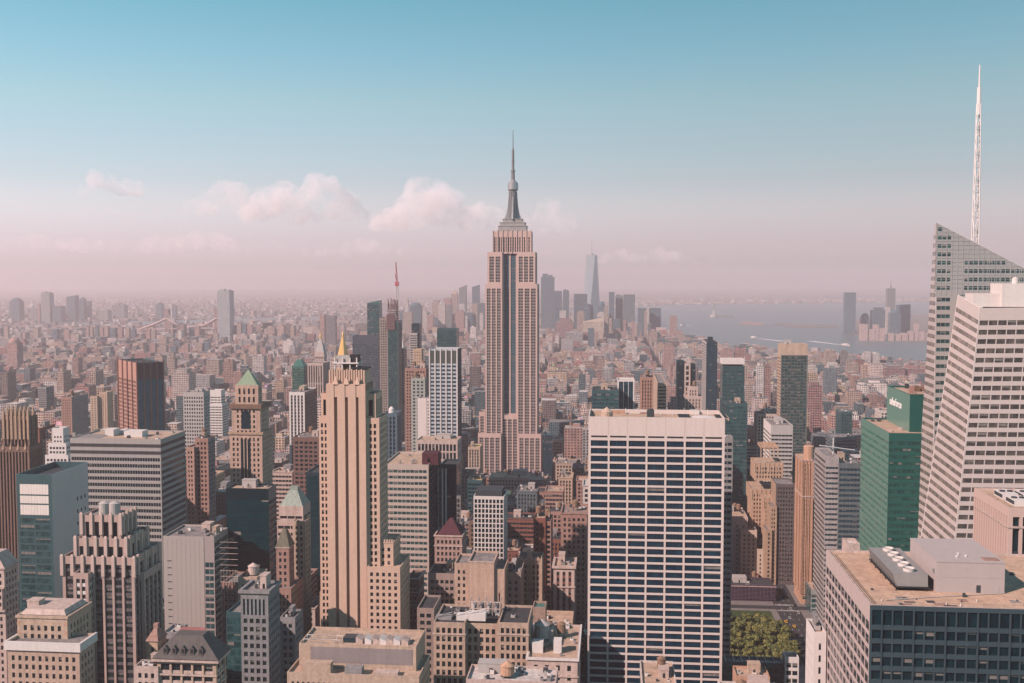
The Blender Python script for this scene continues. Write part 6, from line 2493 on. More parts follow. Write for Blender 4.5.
far('rosy_double_slab', 'rosy slab with a dark twin half, alone in front of the far shore', 'apartment block', 319.5, 324.5, 314.5, 3500, HAZY_PINK, dep=18)
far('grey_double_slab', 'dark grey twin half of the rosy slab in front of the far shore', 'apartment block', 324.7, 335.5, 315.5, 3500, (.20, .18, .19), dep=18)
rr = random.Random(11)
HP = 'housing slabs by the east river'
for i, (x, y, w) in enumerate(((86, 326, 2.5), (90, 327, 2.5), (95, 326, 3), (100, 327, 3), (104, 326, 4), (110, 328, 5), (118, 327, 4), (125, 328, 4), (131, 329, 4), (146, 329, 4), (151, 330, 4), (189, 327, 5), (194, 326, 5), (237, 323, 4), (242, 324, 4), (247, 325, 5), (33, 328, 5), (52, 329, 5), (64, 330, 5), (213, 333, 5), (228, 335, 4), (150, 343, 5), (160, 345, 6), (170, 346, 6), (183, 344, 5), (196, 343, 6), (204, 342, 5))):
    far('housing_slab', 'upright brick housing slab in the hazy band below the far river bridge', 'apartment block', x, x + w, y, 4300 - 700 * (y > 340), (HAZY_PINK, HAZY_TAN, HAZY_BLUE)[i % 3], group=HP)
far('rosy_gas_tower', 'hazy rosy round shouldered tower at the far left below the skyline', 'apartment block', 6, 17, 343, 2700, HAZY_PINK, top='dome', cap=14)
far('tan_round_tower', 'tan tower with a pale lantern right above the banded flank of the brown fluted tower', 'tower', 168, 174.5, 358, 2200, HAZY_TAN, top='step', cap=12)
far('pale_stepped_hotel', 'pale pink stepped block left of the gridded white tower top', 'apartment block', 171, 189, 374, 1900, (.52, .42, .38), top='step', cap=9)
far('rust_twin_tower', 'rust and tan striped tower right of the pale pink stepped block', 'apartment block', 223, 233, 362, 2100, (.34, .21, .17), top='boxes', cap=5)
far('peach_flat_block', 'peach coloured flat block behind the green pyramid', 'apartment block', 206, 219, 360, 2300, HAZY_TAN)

# ---- across the river on the right
GJ = 'glass towers on the far right shore'
J = lambda l, x0, x1, y, Y, c, **k: far('shore_tower', l, 'skyscraper', x0, x1, y, Y, c, group=GJ, **k)
J('broad flat topped glass tower standing apart at the left of the far right shore', 845.5, 856, 292.5, 4950, (.11, .19, .22), dep=40)
J('tall slim tower with a needle top on the far right shore', 888, 895.5, 288.5, 4900, (.24, .25, .26), top='spire', cap=38)
J('pale lower half beside the needle topped tower', 886.5, 890.5, 307, 4850, HAZY_WHITE)
J('sloping dark tower right of the needle topped tower', 899, 910.5, 305.5, 5000, (.07, .13, .16), top='slope', cap=6)
J('broad shouldered dark block at the right foot of the needle topped tower', 891, 901, 313, 4800, HAZY_BLUE, top='dome', cap=14)
J('domed hazy block left of the needle topped tower', 862, 869.5, 317, 5000, HAZY_BLUE, top='dome', cap=18)
J('square hazy block close left of the needle topped tower', 873, 886.5, 310, 5000, HAZY_BLUE, top='step', cap=12)
GP = 'pink low blocks along the far right shore'
for x, y, w in ((861, 324, 7), (869, 329, 6), (874, 324.5, 5), (879, 328, 6), (889, 333, 5), (896, 334, 5), (902, 333, 6), (909, 331, 5), (915, 323.5, 4), (919, 331, 6), (925, 332, 7)):
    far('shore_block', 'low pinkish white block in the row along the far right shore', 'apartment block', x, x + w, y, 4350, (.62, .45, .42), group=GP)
GC = 'big brown blocks near the river on the right'
for i, (x0, x1, y, Y, c, l) in enumerate(((847, 851.5, 361, 2500, HAZY_TAN, 'slim tan tower left of its twin near the river'), (853, 858.5, 364, 2450, HAZY_TAN, 'slim tan twin tower right of the other near the river'),
                                         (864, 871, 353, 3000, HAZY_WHITE, 'left of two white topped blocks by the river'), (873, 880, 354, 3000, HAZY_WHITE, 'right of two white topped blocks by the river'),
                                         (885, 905, 368, 2600, (.30, .17, .16), 'wide brown brick block of the river side pair'), (906, 932, 369, 2600, (.33, .18, .17), 'widest brown brick block beside the banded glass tower'),
                                         (841, 848, 352, 2900, (.22, .2, .2), 'dusky block with a rounded roof near the river'), (826, 836, 351, 2900, HAZY_TAN, 'tan stepped block beyond the dark gridded tower'),
                                         (808.5, 822, 386, 1500, (.34, .18, .17), 'red brick tower touching the right of the dark gridded tower'), (757, 764, 366, 1900, HAZY_WHITE, 'slim white edged tower left of the dark gridded tower'),
                                         (764.2, 771, 367, 1900, (.36, .2, .17), 'rust tower joined to the white edged one'), (746, 753, 385, 1800, HAZY_TAN, 'tan block right of the white capped tower'),
                                         (722, 733, 350, 2700, HAZY_PINK, 'pink gabled block over the white capped tower'), (735, 744, 350, 2700, (.36, .19, .17), 'brick red gabled block over the white capped tower'),
                                         (664, 674, 345, 2800, HAZY_PINK, 'pink block left of the tall deep blue glass tower'), (626, 637, 343, 3000, HAZY_WHITE, 'pale block above the blue striped block'))):
    far('river_side_block', l, 'apartment block', x0, x1, y, Y, c, top=('step', 'boxes')[i % 2], cap=5, group=GC)


# ================================================================== ground, water, blocks
def flat(name, pts, mat, z, kind='structure'):
    mb = MB()
    mb.poly([(p[0], p[1], z) for p in pts])
    o = mb.build(name, mat)
    o['kind'] = kind
    return o


def ground_mat():
    m, t, b = new_mat('city_ground')
    g = t.nodes.new('ShaderNodeNewGeometry')
    n1 = t.nodes.new('ShaderNodeTexNoise')
    n1.inputs['Scale'].default_value = .004
    n1.inputs['Detail'].default_value = 12
    n1.inputs['Roughness'].default_value = .7
    rp = t.nodes.new('ShaderNodeValToRGB')
    for p, c in ((.38, (.05, .055, .04)), (.5, (.09, .08, .075)), (.62, (.20, .16, .14))):
        e = rp.color_ramp.elements[0] if p == .38 else rp.color_ramp.elements.new(p)
        e.position, e.color = p, (*c, 1)
    rp.color_ramp.elements[-1].color = (.20, .16, .14, 1)
    t.links.new(g.outputs['Position'], n1.inputs['Vector'])
    t.links.new(n1.outputs['Fac'], rp.inputs[0])
    t.links.new(rp.outputs[0], b.inputs['Base Color'])
    b.inputs['Roughness'].default_value = .9
    return m


flat('ground', [(-16000, -600), (16000, -600), (16000, 26000), (-16000, 26000)], ground_mat(), -.35)
GP_ = lambda *ps: [ground(*p) for p in ps]


def water_mat():
    m, t, b = new_mat('harbour_water')
    g = t.nodes.new('ShaderNodeNewGeometry')
    n = t.nodes.new('ShaderNodeTexNoise')
    n.inputs['Scale'].default_value = .02
    n.inputs['Detail'].default_value = 8
    bp = t.nodes.new('ShaderNodeBump')
    bp.inputs['Strength'].default_value = .35
    bp.inputs['Distance'].default_value = 4
    t.links.new(g.outputs['Position'], n.inputs['Vector'])
    t.links.new(n.outputs['Fac'], bp.inputs['Height'])
    t.links.new(bp.outputs[0], b.inputs['Normal'])
    b.inputs['Base Color'].default_value = (.085, .105, .105, 1)
    b.inputs['Roughness'].default_value = .35
    return m


WATER = water_mat()
HARBOUR = GP_((1060, 368), (925, 366), (862, 358), (800, 353), (760, 350.5), (716, 345), (690, 339), (664, 333), (640, 327), (600, 319), (560, 314),
              (560, 310), (640, 306.5), (700, 304.5), (800, 303.3), (930, 302.3), (1060, 302))
flat('water', HARBOUR, WATER, .3)
RIVER = GP_((40, 326), (150, 325), (230, 323), (345, 318.5), (345, 316), (230, 319), (150, 321), (40, 322.5))
flat('water', RIVER, WATER, .3)
LAND = stone('far_land', (.24, .21, .19), streak=False)
flat('terrain', GP_((842, 333), (870, 335.5), (905, 337), (940, 338.5), (1060, 341), (1060, 317), (930, 314), (880, 316), (846, 321)), LAND, 1.2)
flat('terrain', GP_((712, 317.5), (735, 318.5), (733, 315.8), (714, 315.2)), stone('island_green', (.20, .21, .17), streak=False), 1.2)
flat('terrain', GP_((738, 324), (760, 326), (768, 323.5), (745, 321)), stone('island_brick_land', (.36, .26, .23), streak=False), 1.2)
flat('terrain', GP_((772, 324.5), (800, 328), (838, 327.5), (838, 325), (800, 324.6), (776, 322.6)), LAND, 1.2)


def in_poly(x, y, P):
    c = False
    j = len(P) - 1
    for i in range(len(P)):
        if (P[i][1] > y) != (P[j][1] > y) and x < (P[j][0] - P[i][0]) * (y - P[i][1]) / (P[j][1] - P[i][1]) + P[i][0]:
            c = not c
        j = i
    return c


# the street grid in its own frame: gx across (west), gy down the avenues
ct, st_ = math.cos(TH), math.sin(TH)
g2w = lambda gx, gy: (gx * ct + gy * st_, -gx * st_ + gy * ct)
w2g = lambda X, Y: (X * ct - Y * st_, X * st_ + Y * ct)
AVES = [-2120, -1860, -1600, -1340, -1100, -760, -610, -465, -322, -181, 137, 415, 690, 960, 1230, 1500]
STREET0, PERIOD = 1305.0, 80.5
PARK = (60, 123, 640, 812)
pav = MB()
blocks = []
for ax, bx in zip(AVES, AVES[1:]):
    for k in range(-14, 42):
        y0 = STREET0 + (k - 1) * PERIOD + 8
        y1 = y0 + PERIOD - 16
        X, Y = g2w((ax + bx) / 2, (y0 + y1) / 2)
        if Y < 150 or abs(X) > Y * .56 + 260:
            continue
        if in_poly(X, Y, HARBOUR) or in_poly(X, Y, RIVER):
            continue
        x0, x1 = ax + 13, bx - 13
        blocks.append((x0, x1, y0, y1))
        c = [g2w(x0 - 4, y0 - 3.5), g2w(x1 + 4, y0 - 3.5), g2w(x1 + 4, y1 + 3.5), g2w(x0 - 4, y1 + 3.5)]
        pav.poly([(*p, 0) for p in c])
        for i in range(4):
            pav.quad((*c[i], -.15), (*c[(i + 1) % 4], -.15), (*c[(i + 1) % 4], 0), (*c[i], 0))
p = pav.build('pavement', stone('pavement_slab', (.22, .20, .19), streak=False))
p['kind'] = 'structure'
road = MB()
for ax in AVES:
    c = [g2w(ax - 9, 200), g2w(ax + 9, 200), g2w(ax + 9, 4600), g2w(ax - 9, 4600)]
    road.poly([(*q, -.15) for q in c])
for k in range(-14, 42):
    yc = STREET0 + k * PERIOD
    for ax, bx in zip(AVES, AVES[1:]):
        c = [g2w(ax + 9.01, yc - 4.5), g2w(bx - 9.01, yc - 4.5), g2w(bx - 9.01, yc + 4.5), g2w(ax + 9.01, yc + 4.5)]
        road.poly([(*q, -.15) for q in c])
r_ = road.build('road', stone('asphalt', (.05, .05, .055), streak=False))
r_['kind'] = 'structure'
mk = MB()
for ax in (-181, 137):
    for lane in (-4.5, 0, 4.5):
        for k in range(50):
            y = 420 + k * 12
            c = [g2w(ax + lane - .1, y), g2w(ax + lane + .1, y), g2w(ax + lane + .1, y + 4), g2w(ax + lane - .1, y + 4)]
            mk.poly([(*q, -.145) for q in c])
    for k in range(-8, 2):
        yc = STREET0 + k * PERIOD
        for s in (-7, 7):
            for i in range(14):
                x = ax - 8 + i * 1.2
                c = [g2w(x, yc + s - 1.5), g2w(x + .6, yc + s - 1.5), g2w(x + .6, yc + s + 1.5), g2w(x, yc + s + 1.5)]
                mk.poly([(*q, -.145) for q in c])
m_ = mk.build('road_marking', stone('worn_white_paint', (.6, .58, .55), streak=False))
m_['kind'] = 'structure'


# ================================================================== ordinary city between the measured towers
def mass_rect(S, x0, x1, y0, y1, z1):
    P = []
    for x in (x0, x1):
        for y in (y0, y1):
            w = S.world(x, y)
            for z in (z1, 0):
                P.append(project(w.x, w.y, z) + (w.y,))
    return min(q[0] for q in P), max(q[0] for q in P), min(q[1] for q in P), min(q[2] for q in P)


RECTS = []          # (px0, px1, top, visible bottom, distance)
FOOT = []
for S, x0, x1, y0, y1, z1 in MASSES:
    a = mass_rect(S, x0, x1, y0, y1, z1)
    RECTS.append((a[0], a[1], a[2], S.yb, a[3]))
    cs = [w2g(*S.world(x, y)[:2]) for x in (x0, x1) for y in (y0, y1)]
    FOOT.append((min(c[0] for c in cs), max(c[0] for c in cs), min(c[1] for c in cs), max(c[1] for c in cs)))
for cx, Y, w, dep, z in NOTES:
    p0, p1 = project(cx - w / 2, Y, z), project(cx + w / 2, Y, z)
    RECTS.append((p0[0], p1[0], p0[1], p0[1] + 9, Y))
    gx, gy = w2g(cx, Y)
    FOOT.append((gx - w / 2, gx + w / 2, gy, gy + dep))
RECTS.append((722, 793, 612, 662, 690))            # the park trees
RECTS.append((775, 797, 585, 640, 790))            # the avenue beside the park
FOOT_A = np.array(FOOT)
REC_A = np.array(RECTS)

WALLS = [((.47, .33, .27), 'tan'), ((.40, .235, .20), 'reddish brown'), ((.34, .16, .14), 'red brick'), ((.56, .44, .40), 'pale pink'), ((.66, .58, .54), 'off white'),
         ((.34, .32, .32), 'grey'), ((.20, .145, .13), 'dark brown'), ((.07, .12, .135), 'dark teal'), ((.52, .37, .27), 'peach'), ((.13, .17, .19), 'slate blue')]
WEIGHT = [18, 14, 10, 13, 14, 13, 7, 9, 5, 6]
ROOFS = [((.22, .20, .195), 30), ((.42, .35, .31), 26), ((.10, .10, .105), 12), ((.60, .55, .52), 14), ((.34, .24, .20), 14)]
R2 = random.Random(4242)


def height_at(gx, gy, r):
    X, Y = g2w(gx, gy)
    if Y < 1500:
        h = r.lognormvariate(3.75, .42)
        hi = 105
    elif Y < 2400:
        h = r.lognormvariate(3.35, .45)
        hi = 80
    elif Y < 3900:
        h = r.lognormvariate(2.85, .45)
        hi = 55
    else:
        h = r.lognormvariate(3.0, .6)
        hi = 70
    return min(max(h, 9), hi)


cand = []


def consider(gx0, gx1, gy0, gy1, h, r):
    if np.any((FOOT_A[:, 0] < gx1 - .5) & (FOOT_A[:, 1] > gx0 + .5) & (FOOT_A[:, 2] < gy1 - .5) & (FOOT_A[:, 3] > gy0 + .5)):
        return False
    if PARK[0] < gx1 and PARK[1] > gx0 and PARK[2] < gy1 and PARK[3] > gy0:
        return False
    cx, cy = (gx0 + gx1) / 2, (gy0 + gy1) / 2
    X, Y = g2w(cx, cy)
    P = [project(*g2w(x, y), h) for x in (gx0, gx1) for y in (gy0, gy1)]
    a, b, top = min(q[0] for q in P), max(q[0] for q in P), min(q[1] for q in P)
    if b < -60 or a > 1084:
        return False
    near = g2w(cx, gy0)[1]
    lim = 0
    m = (REC_A[:, 0] < b) & (REC_A[:, 1] > a) & (REC_A[:, 4] > near) & (REC_A[:, 3] > top)
    if m.any():
        lim = REC_A[m, 3].max()
    lim = max(lim, 322 if near > 3000 else 338 if near > 1800 else 372 + 40 * r.random())
    if near > 2300 and b > 690 and a < 1000:
        sx = (640, 664, 690, 716, 760, 800, 862, 925, 1060)
        lim = max(lim, np.interp((a + b) / 2, sx, (324, 330, 336, 342, 348, 351, 356, 364, 366)) + 4 * r.random() - 3)
    if top < lim:
        d = ray((a + b) / 2, lim + 1)
        h2 = CH + d.z * near / d.y
        if h2 < 7:
            return False
        h = h2 if h2 < h else h
    wi = r.choices(range(10), WEIGHT)[0]
    c = WALLS[wi][0]
    k = r.uniform(.8, 1.25) * ALBEDO
    rc = r.choices([q[0] for q in ROOFS], [q[1] for q in ROOFS])[0]
    bay = r.uniform(2.4, 4.2)
    cand.append(dict(g=(gx0, gx1, gy0, gy1), h=h, X=X, Y=Y, near=near, wi=wi, wall=tuple(v * k for v in c), roof=tuple(v * ALBEDO for v in rc), bay=bay, ww=r.uniform(.45, .68), wh=r.uniform(.48, .66), px=(a, b, min(q[1] for q in P)), seed=r.random(), rkey=rc))
    return True


for (x0, x1, y0, y1) in blocks:
    ym = (y0 + y1) / 2
    X, Y = g2w((x0 + x1) / 2, ym)
    mid = ym
    for row in ((y0, mid - .4), (mid + .4, y1)):
        x = x0
        while x < x1 - 6:
            w = R2.uniform(9, 28) if Y < 2600 else R2.uniform(11, 36)
            if R2.random() < .12:
                w *= 1.8
            e = min(x + w, x1)
            h = height_at((x + e) / 2, ym, R2)
            if 10 < x < 75 and 600 < ym < 830:
                h = min(h, 22)
            if (e - x) < 12:
                h = min(h, 38)
            d0 = R2.uniform(0, 2) if row[0] == y0 else R2.uniform(0, 8)
            d1 = R2.uniform(0, 8) if row[0] == y0 else R2.uniform(0, 2)
            consider(x, e - R2.choice((0.02, 0.02, .6)), row[0] + d0, row[1] - d1, h, R2)
            x = e

# the far shores: low sprawl with scattered taller blocks
R3 = random.Random(99)
far_boxes = []
PAL = [(.42, .30, .25), (.36, .22, .19), (.52, .45, .42), (.62, .56, .53), (.28, .25, .24), (.2, .2, .2)]
for i in range(15000):
    Y = 4300 * (3.2 ** R3.random())
    X = R3.uniform(-.54, .54) * Y
    if in_poly(X, Y, HARBOUR) or in_poly(X, Y, RIVER):
        continue
    gx, gy = w2g(X, Y)
    if Y < 4700 and -1500 < gx < 1300:
        continue
    px = project(X, Y, 0)[0]
    if 640 < px < 1000 and Y < 8000:
        continue
    h = R3.lognormvariate(2.5, .45)
    if R3.random() < .025 and Y < 8500:
        h *= 2.4
    w, d = R3.uniform(10, 40), R3.uniform(10, 30)
    if R3.random() < .12:
        w, d, h = w * 3, d * 2.5, 10
    c = tuple(v * ALBEDO for v in R3.choice(PAL))
    rc = tuple(v * ALBEDO for v in R3.choice(((.3, .27, .26), (.48, .42, .39), (.66, .60, .57), (.36, .24, .2))))
    top = project(X, Y, h)[1]
    if top < 300:
        h = min(h, 14)
    far_boxes.append((X, Y, w / 2, d / 2, -.3, h, TH + R3.choice((0, .4, -.3, .8)), c, rc, 3.4, .5, .5))

# which of the ordinary buildings show largest: a quick far-to-near pass over the frame
idb = np.full((683, 1024), -1, dtype=np.int32)
order = []
for i, b in enumerate(cand):
    order.append((b['near'], 'c', i))
for i, rr_ in enumerate(RECTS[:len(MASSES)]):
    order.append((rr_[4], 'h', i))
order.sort(key=lambda q: -q[0])
def clampi(v, hi):
    return int(min(max(round(v), 0), hi))
for near, k, i in order:
    if k == 'c':
        a, b, t = cand[i]['px']
        idb[clampi(t, 683):683, clampi(a, 1024):clampi(b, 1024)] = i
    else:
        a, b, t, yb, _ = RECTS[i]
        idb[clampi(t, 683):683, clampi(a, 1024):clampi(b, 1024)] = -2
cnt = np.bincount(idb[idb >= 0], minlength=len(cand))
rank = np.argsort(-cnt)
PICK = [int(i) for i in rank[:235] if cnt[i] > 12]
PICKED = set(PICK)
ys_, xs_all = np.nonzero(idb >= 0)
ids = idb[ys_, xs_all]
sumx = np.bincount(ids, weights=xs_all, minlength=len(cand))
sumy = np.bincount(ids, weights=ys_, minlength=len(cand))

# ---- labels that single each one out: colour, build, roof, and where it stands among the measured towers
LM = []
for S in SITES:
    rs = [r for r, mm in zip(RECTS, MASSES) if mm[0] is S]
    if rs:
        x0, x1 = min(r[0] for r in rs), max(r[1] for r in rs)
        t, yb = min(r[2] for r in rs), max(min(r[3], 683) for r in rs)
        LM.append(((x0 + x1) / 2, x0, x1, t, yb, S.name.replace('_', ' ')))
TOPS = ['flat roof', 'roof hut', 'water tank', 'roof hut and water tank']


def place_words(cx, cy):
    best = sorted(LM, key=lambda l: (max(l[1] - cx, 0, cx - l[2]) + 1.0 * max(l[3] - cy, 0, cy - l[4])) + .15 * abs(cx - l[0]) + .05 * abs(cy - (l[3] + l[4]) / 2))
    l = best[0]
    if cx < l[1] + 1:
        a = 'left of'
    elif cx > l[2] - 1:
        a = 'right of'
    elif cy > l[4] - 4:
        a = 'below'
    elif cy < l[3] + 4:
        a = 'above'
    else:
        a = 'beside'
    return a, l[5], best


used_labels = {}


def unique_label(b, cx, cy, top, h, w):
    col = WALLS[b['wi']][1]
    size = 'narrow' if w < 13 else 'wide' if w > 27 else ''
    tall = 'tall' if h > 48 else 'low' if h < 20 else 'mid height'
    a, n, best = place_words(cx, cy)
    opts = []
    roof = TOPS[top]
    dark = 'darker' if sum(b['rkey']) < .5 else 'pale roofed' if sum(b['rkey']) > 1.2 else ''
    base = ' '.join(q for q in (size, tall, col) if q)
    opts.append(f'{base} building with {roof} {a} the {n}')
    opts.append(f'{dark or "plain"} {base} building with {roof} {a} the {n}')
    for l in best[1:5]:
        side = 'left' if cx < l[0] else 'right'
        opts.append(f'{base} building with {roof} {a} {n}, {side} of the {l[5]}')
    for l in best[1:6]:
        v = 'higher' if cy < (l[3] + l[4]) / 2 else 'lower'
        opts.append(f'{dark or "plain"} {base} building with {roof} {a} the {n}, {v} than the {l[5]}')
    for o in opts:
        if len(o.split()) <= 16 and o not in used_labels:
            used_labels[o] = 1
            return o
    for q in ('nearer', 'second', 'third', 'fourth', 'fifth', 'sixth', 'seventh', 'eighth'):
        o = f'{q} {base} building {a} the {n} counting from the top'
        if len(o.split()) <= 16 and o not in used_labels:
            used_labels[o] = 1
            return o
    return ' '.join(opts[0].split()[:16])


ST_F = [lambda c: G(2.7, 3.6, .45, .52, blind=.25), lambda c: G(3.4, 3.7, .55, .55, blind=.2), lambda c: R(3.0, 3.6, .5, .55, blind=.2), lambda c: B(3, 3.7, .9, .5, blind=.2)]
GF = 'ordinary city buildings between the towers'
WM = [TAN2, stone('russet_brick', (.38, .225, .185)), REDB, PINKW, stone('off_white_brick', (.60, .53, .49)), GREYM, BROWN, TEALP, stone('peach_wall_brick', (.52, .37, .27)), stone('slate_blue_brick', (.13, .17, .19))]
RM = {(.22, .20, .195): ROOFG, (.42, .35, .31): ROOFT, (.10, .10, .105): ROOFD, (.60, .55, .52): ROOFW, (.34, .24, .20): stone('brown_roof', (.33, .235, .195), streak=False)}
n_m = len(MASSES)
for i in PICK:
    b = cand[i]
    gx0, gx1, gy0, gy1 = b['g']
    w, d = gx1 - gx0, gy1 - gy0
    h = b['h']
    rs = random.Random(int(b['seed'] * 1e6))
    c_ = max(cnt[i], 1)
    cx, cy = sumx[i] / c_, sumy[i] / c_
    top = rs.choices([0, 1, 2, 3], [2, 5, 2, 3] if h > 16 else [6, 3, 1, 0])[0]
    lab = unique_label(b, cx, cy, top, h, w)
    cat = 'building'
    if b['near'] < 1250:
        wx, wy = g2w(gx0, gy0)
        S = Site('city_building', lab, cat, 0, 0, 0, world=(wx, wy, 0), nwin=min(100, int(cnt[i] / 9)), yb=683)
        m = S.box(0, w, 0, d, 0, h, st=rs.choice(ST_F)(WM[b['wi']]), wm=WM[b['wi']], rm=RM[b['rkey']], noted=False)
        if rs.random() < .5:
            S.cornice(m, h=.7, out=.45, mat=WM[b['wi']])
        if w > 8 and d > 8:
            S.clutter(m, 3 + int(w / 8), 1 if top > 1 else 0, 1 if top in (1, 3) else 0)
        S.finish()
    else:
        r = bpy.data.objects.new('city_building', None)
        wx, wy = g2w((gx0 + gx1) / 2, gy0)
        r.location = (wx, wy, 0)
        r.rotation_euler = (0, 0, -TH)
        COL.objects.link(r)
        tag(r, lab, cat)
        o = bpy.data.objects.new('wall', city_mesh('wall', [(0, d / 2, w / 2, d / 2, 0, h, 0, b['wall'], b['roof'], b['bay'], b['ww'], b['wh'])]))
        o.parent = r
        COL.objects.link(o)
        if top in (1, 3):
            q = bpy.data.objects.new('bulkhead', city_mesh('bulkhead', [(rs.uniform(-.2, .2) * w, d * rs.uniform(.4, .6), w * .2, d * .16, h + .01, h + 4, 0, b['wall'], b['roof'], 3, 0, 0)]))
            q.parent = r
            COL.objects.link(q)
        if top in (2, 3):
            mb = MB()
            x, y = rs.uniform(-.3, .3) * w, d * rs.uniform(.3, .7)
            mb.frustum(x, y, h + 2.2, h + 5.6, 1.9, 1.8, 10)
            mb.frustum(x, y, h + 5.6, h + 6.8, 2, .1, 10)
            for sx in (-1, 1):
                for sy in (-1, 1):
                    mb.bar((x + sx, y + sy, h), (x + sx, y + sy, h + 2.2), .15)
            mb.build('water_tank', WOOD, r)

rest = []
for i, b in enumerate(cand):
    if i in PICKED:
        continue
    gx0, gx1, gy0, gy1 = b['g']
    rest.append((b['X'], b['Y'], (gx1 - gx0) / 2, (gy1 - gy0) / 2, 0, b['h'], TH, b['wall'], b['roof'], b['bay'], b['ww'], b['wh']))
    if b['Y'] < 3800:
        rs = random.Random(int(b['seed'] * 1e6))
        if b['h'] > 22 and rs.random() < .45:
            w2, d2 = (gx1 - gx0) * rs.uniform(.3, .42), (gy1 - gy0) * rs.uniform(.3, .42)
            rest.append((b['X'], b['Y'], w2, d2, b['h'] + .01, b['h'] + rs.uniform(3.5, 11), TH, b['wall'], b['roof'], b['bay'], b['ww'], b['wh']))
            continue
        for _k in range(1 + (gx1 - gx0 > 18)):
            ox, oy = rs.uniform(-.28, .28) * (gx1 - gx0), rs.uniform(-.25, .25) * (gy1 - gy0)
            x, y = g2w((gx0 + gx1) / 2 + ox, (gy0 + gy1) / 2 + oy)
            rest.append((x, y, rs.uniform(1.5, 3.6), rs.uniform(1.5, 3.4), b['h'] + .01, b['h'] + rs.uniform(2, 5), TH, tuple(v * rs.uniform(.6, 1.3) for v in b['wall']), b['roof'], 3, 0, 0))
print('CITY', len(cand), len(rest), len(PICK), cnt[PICK[-1]], len(far_boxes))
o = city_obj('distant_cityscape', rest)
o['kind'] = 'stuff'
o['label'] = 'dense carpet of low city blocks fading towards the harbour'
o = city_obj('far_shore_sprawl', far_boxes)
o['kind'] = 'stuff'
o['label'] = 'hazy low sprawl of roofs on the far shores'


# ================================================================== the far bridge, boats, statue
def bridge():
    r = bpy.data.objects.new('suspension_bridge', None)
    Y = 4400
    P = lambda px, py: (lambda d: Vector((d.x * Y / d.y, Y, CH + d.z * Y / d.y)))(ray(px, py))
    r.location = (P(166, 330).x, Y, 0)
    COL.objects.link(r)
    tag(r, 'pale suspension bridge with swooping cables far across the hazy left side', 'bridge')
    o = Vector(r.location)
    steel = stone('rosy_bridge_steel', (.62, .47, .45))
    L = lambda px, py, dy=0: tuple(P(px, py) + Vector((0, dy, 0)) - o)
    d = MB()
    a, b = L(120, 330), L(240, 328)
    d.quad((a[0], 0, a[2] + 3), (b[0], 0, b[2] + 3), (b[0], 30, b[2] + 3), (a[0], 30, a[2] + 3))
    d.quad((a[0], 0, a[2]), (b[0], 0, b[2]), (b[0], 0, b[2] + 3), (a[0], 0, a[2] + 3))
    d.build('deck', steel, r)
    for px in (166, 216):
        t = MB()
        x, _, z = L(px, 309.5)
        for dy in (0, 28):
            for dx in (-5, 5):
                t.box(x + dx - 3, x + dx + 3, dy, dy + 4, -Vector(r.location).z, z)
        t.box(x - 8, x + 8, -.1, 32, z - 14, z - 6, bottom=True)
        t.box(x - 8, x + 8, -.1, 32, z, z + 3, bottom=True)
        t.build('bridge_tower', stone('rosy_bridge_tower', (.36, .25, .24)), r)
    for dy in (1, 30):
        c = MB()
        pts = []
        for i in range(31):
            s = i / 30
            px = 140 + s * 100
            if px < 166:
                k = (166 - px) / 26
                py = 318 + 11 * k ** .8
            elif px < 216:
                k = (px - 191) / 25
                py = 327.5 - 9.5 * k * k
            else:
                k = (px - 216) / 24
                py = 318 + 9 * k
            pts.append(L(px, py, dy))
        for p, q in zip(pts, pts[1:]):
            c.bar(p, q, 4.2, 6)
        for p in pts[1:-1:2]:
            zz = a[2] + (b[2] - a[2]) * ((p[0] - a[0]) / (b[0] - a[0])) + 3
            if p[2] > zz:
                c.bar(p, (p[0], p[1], zz), .7, 4)
        c.build('cable', steel, r)


bridge()


def boat(px, py, L, label, wake_to):
    g = ground(px, py, .3)
    w = ground(*wake_to, .3)
    d = (Vector(g) - Vector(w))
    an = math.atan2(d.y, d.x)
    r = bpy.data.objects.new('ferry', None)
    r.location = g
    r.rotation_euler = (0, 0, an)
    COL.objects.link(r)
    tag(r, label, 'ferry', 'ferries on the harbour')
    h = MB()
    k = L * .16
    top, bot = 3.2, -.2
    ring = [(-L / 2, -k), (L * .25, -k), (L / 2, 0), (L * .25, k), (-L / 2, k)]
    for (x0, y0), (x1, y1) in zip(ring, ring[1:] + ring[:1]):
        h.quad((x0 * .94, y0 * .8, bot), (x1 * .94, y1 * .8, bot), (x1, y1, top), (x0, y0, top))
    h.poly([(x, y, top) for x, y in ring])
    h.build('hull', WHITEP, r)
    c = MB()
    c.box(-L * .38, L * .2, -k * .75, k * .75, top + .01, top + 3)
    c.box(-L * .1, L * .14, -k * .5, k * .5, top + 3.01, top + 5.4)
    c.build('cabin', WHITEP, r)
    f = MB()
    n = d.normalized().cross(Vector((0, 0, 1)))
    a, b = Vector(g) - d.normalized() * L * .3, Vector(w)
    seg = 14
    rq = random.Random(int(px))
    for i in range(seg):
        s, e = i / seg, (i + 1) / seg
        w0, w1 = 4 + 20 * s * (1 - s * .4), 4 + 20 * e * (1 - e * .4)
        p, q = a.lerp(b, s), a.lerp(b, e)
        f.quad(p + n * w0 + Vector((0, 0, .35)), q + n * w1 + Vector((0, 0, .35)), q - n * w1 + Vector((0, 0, .35)), p - n * w0 + Vector((0, 0, .35)))
    o = f.build('wake', stone('white_foam', (.78, .74, .73), streak=False, var=.3))
    o['kind'] = 'stuff'
    o['label'] = 'white foam trail on the harbour water behind ' + label.split(' with')[0]


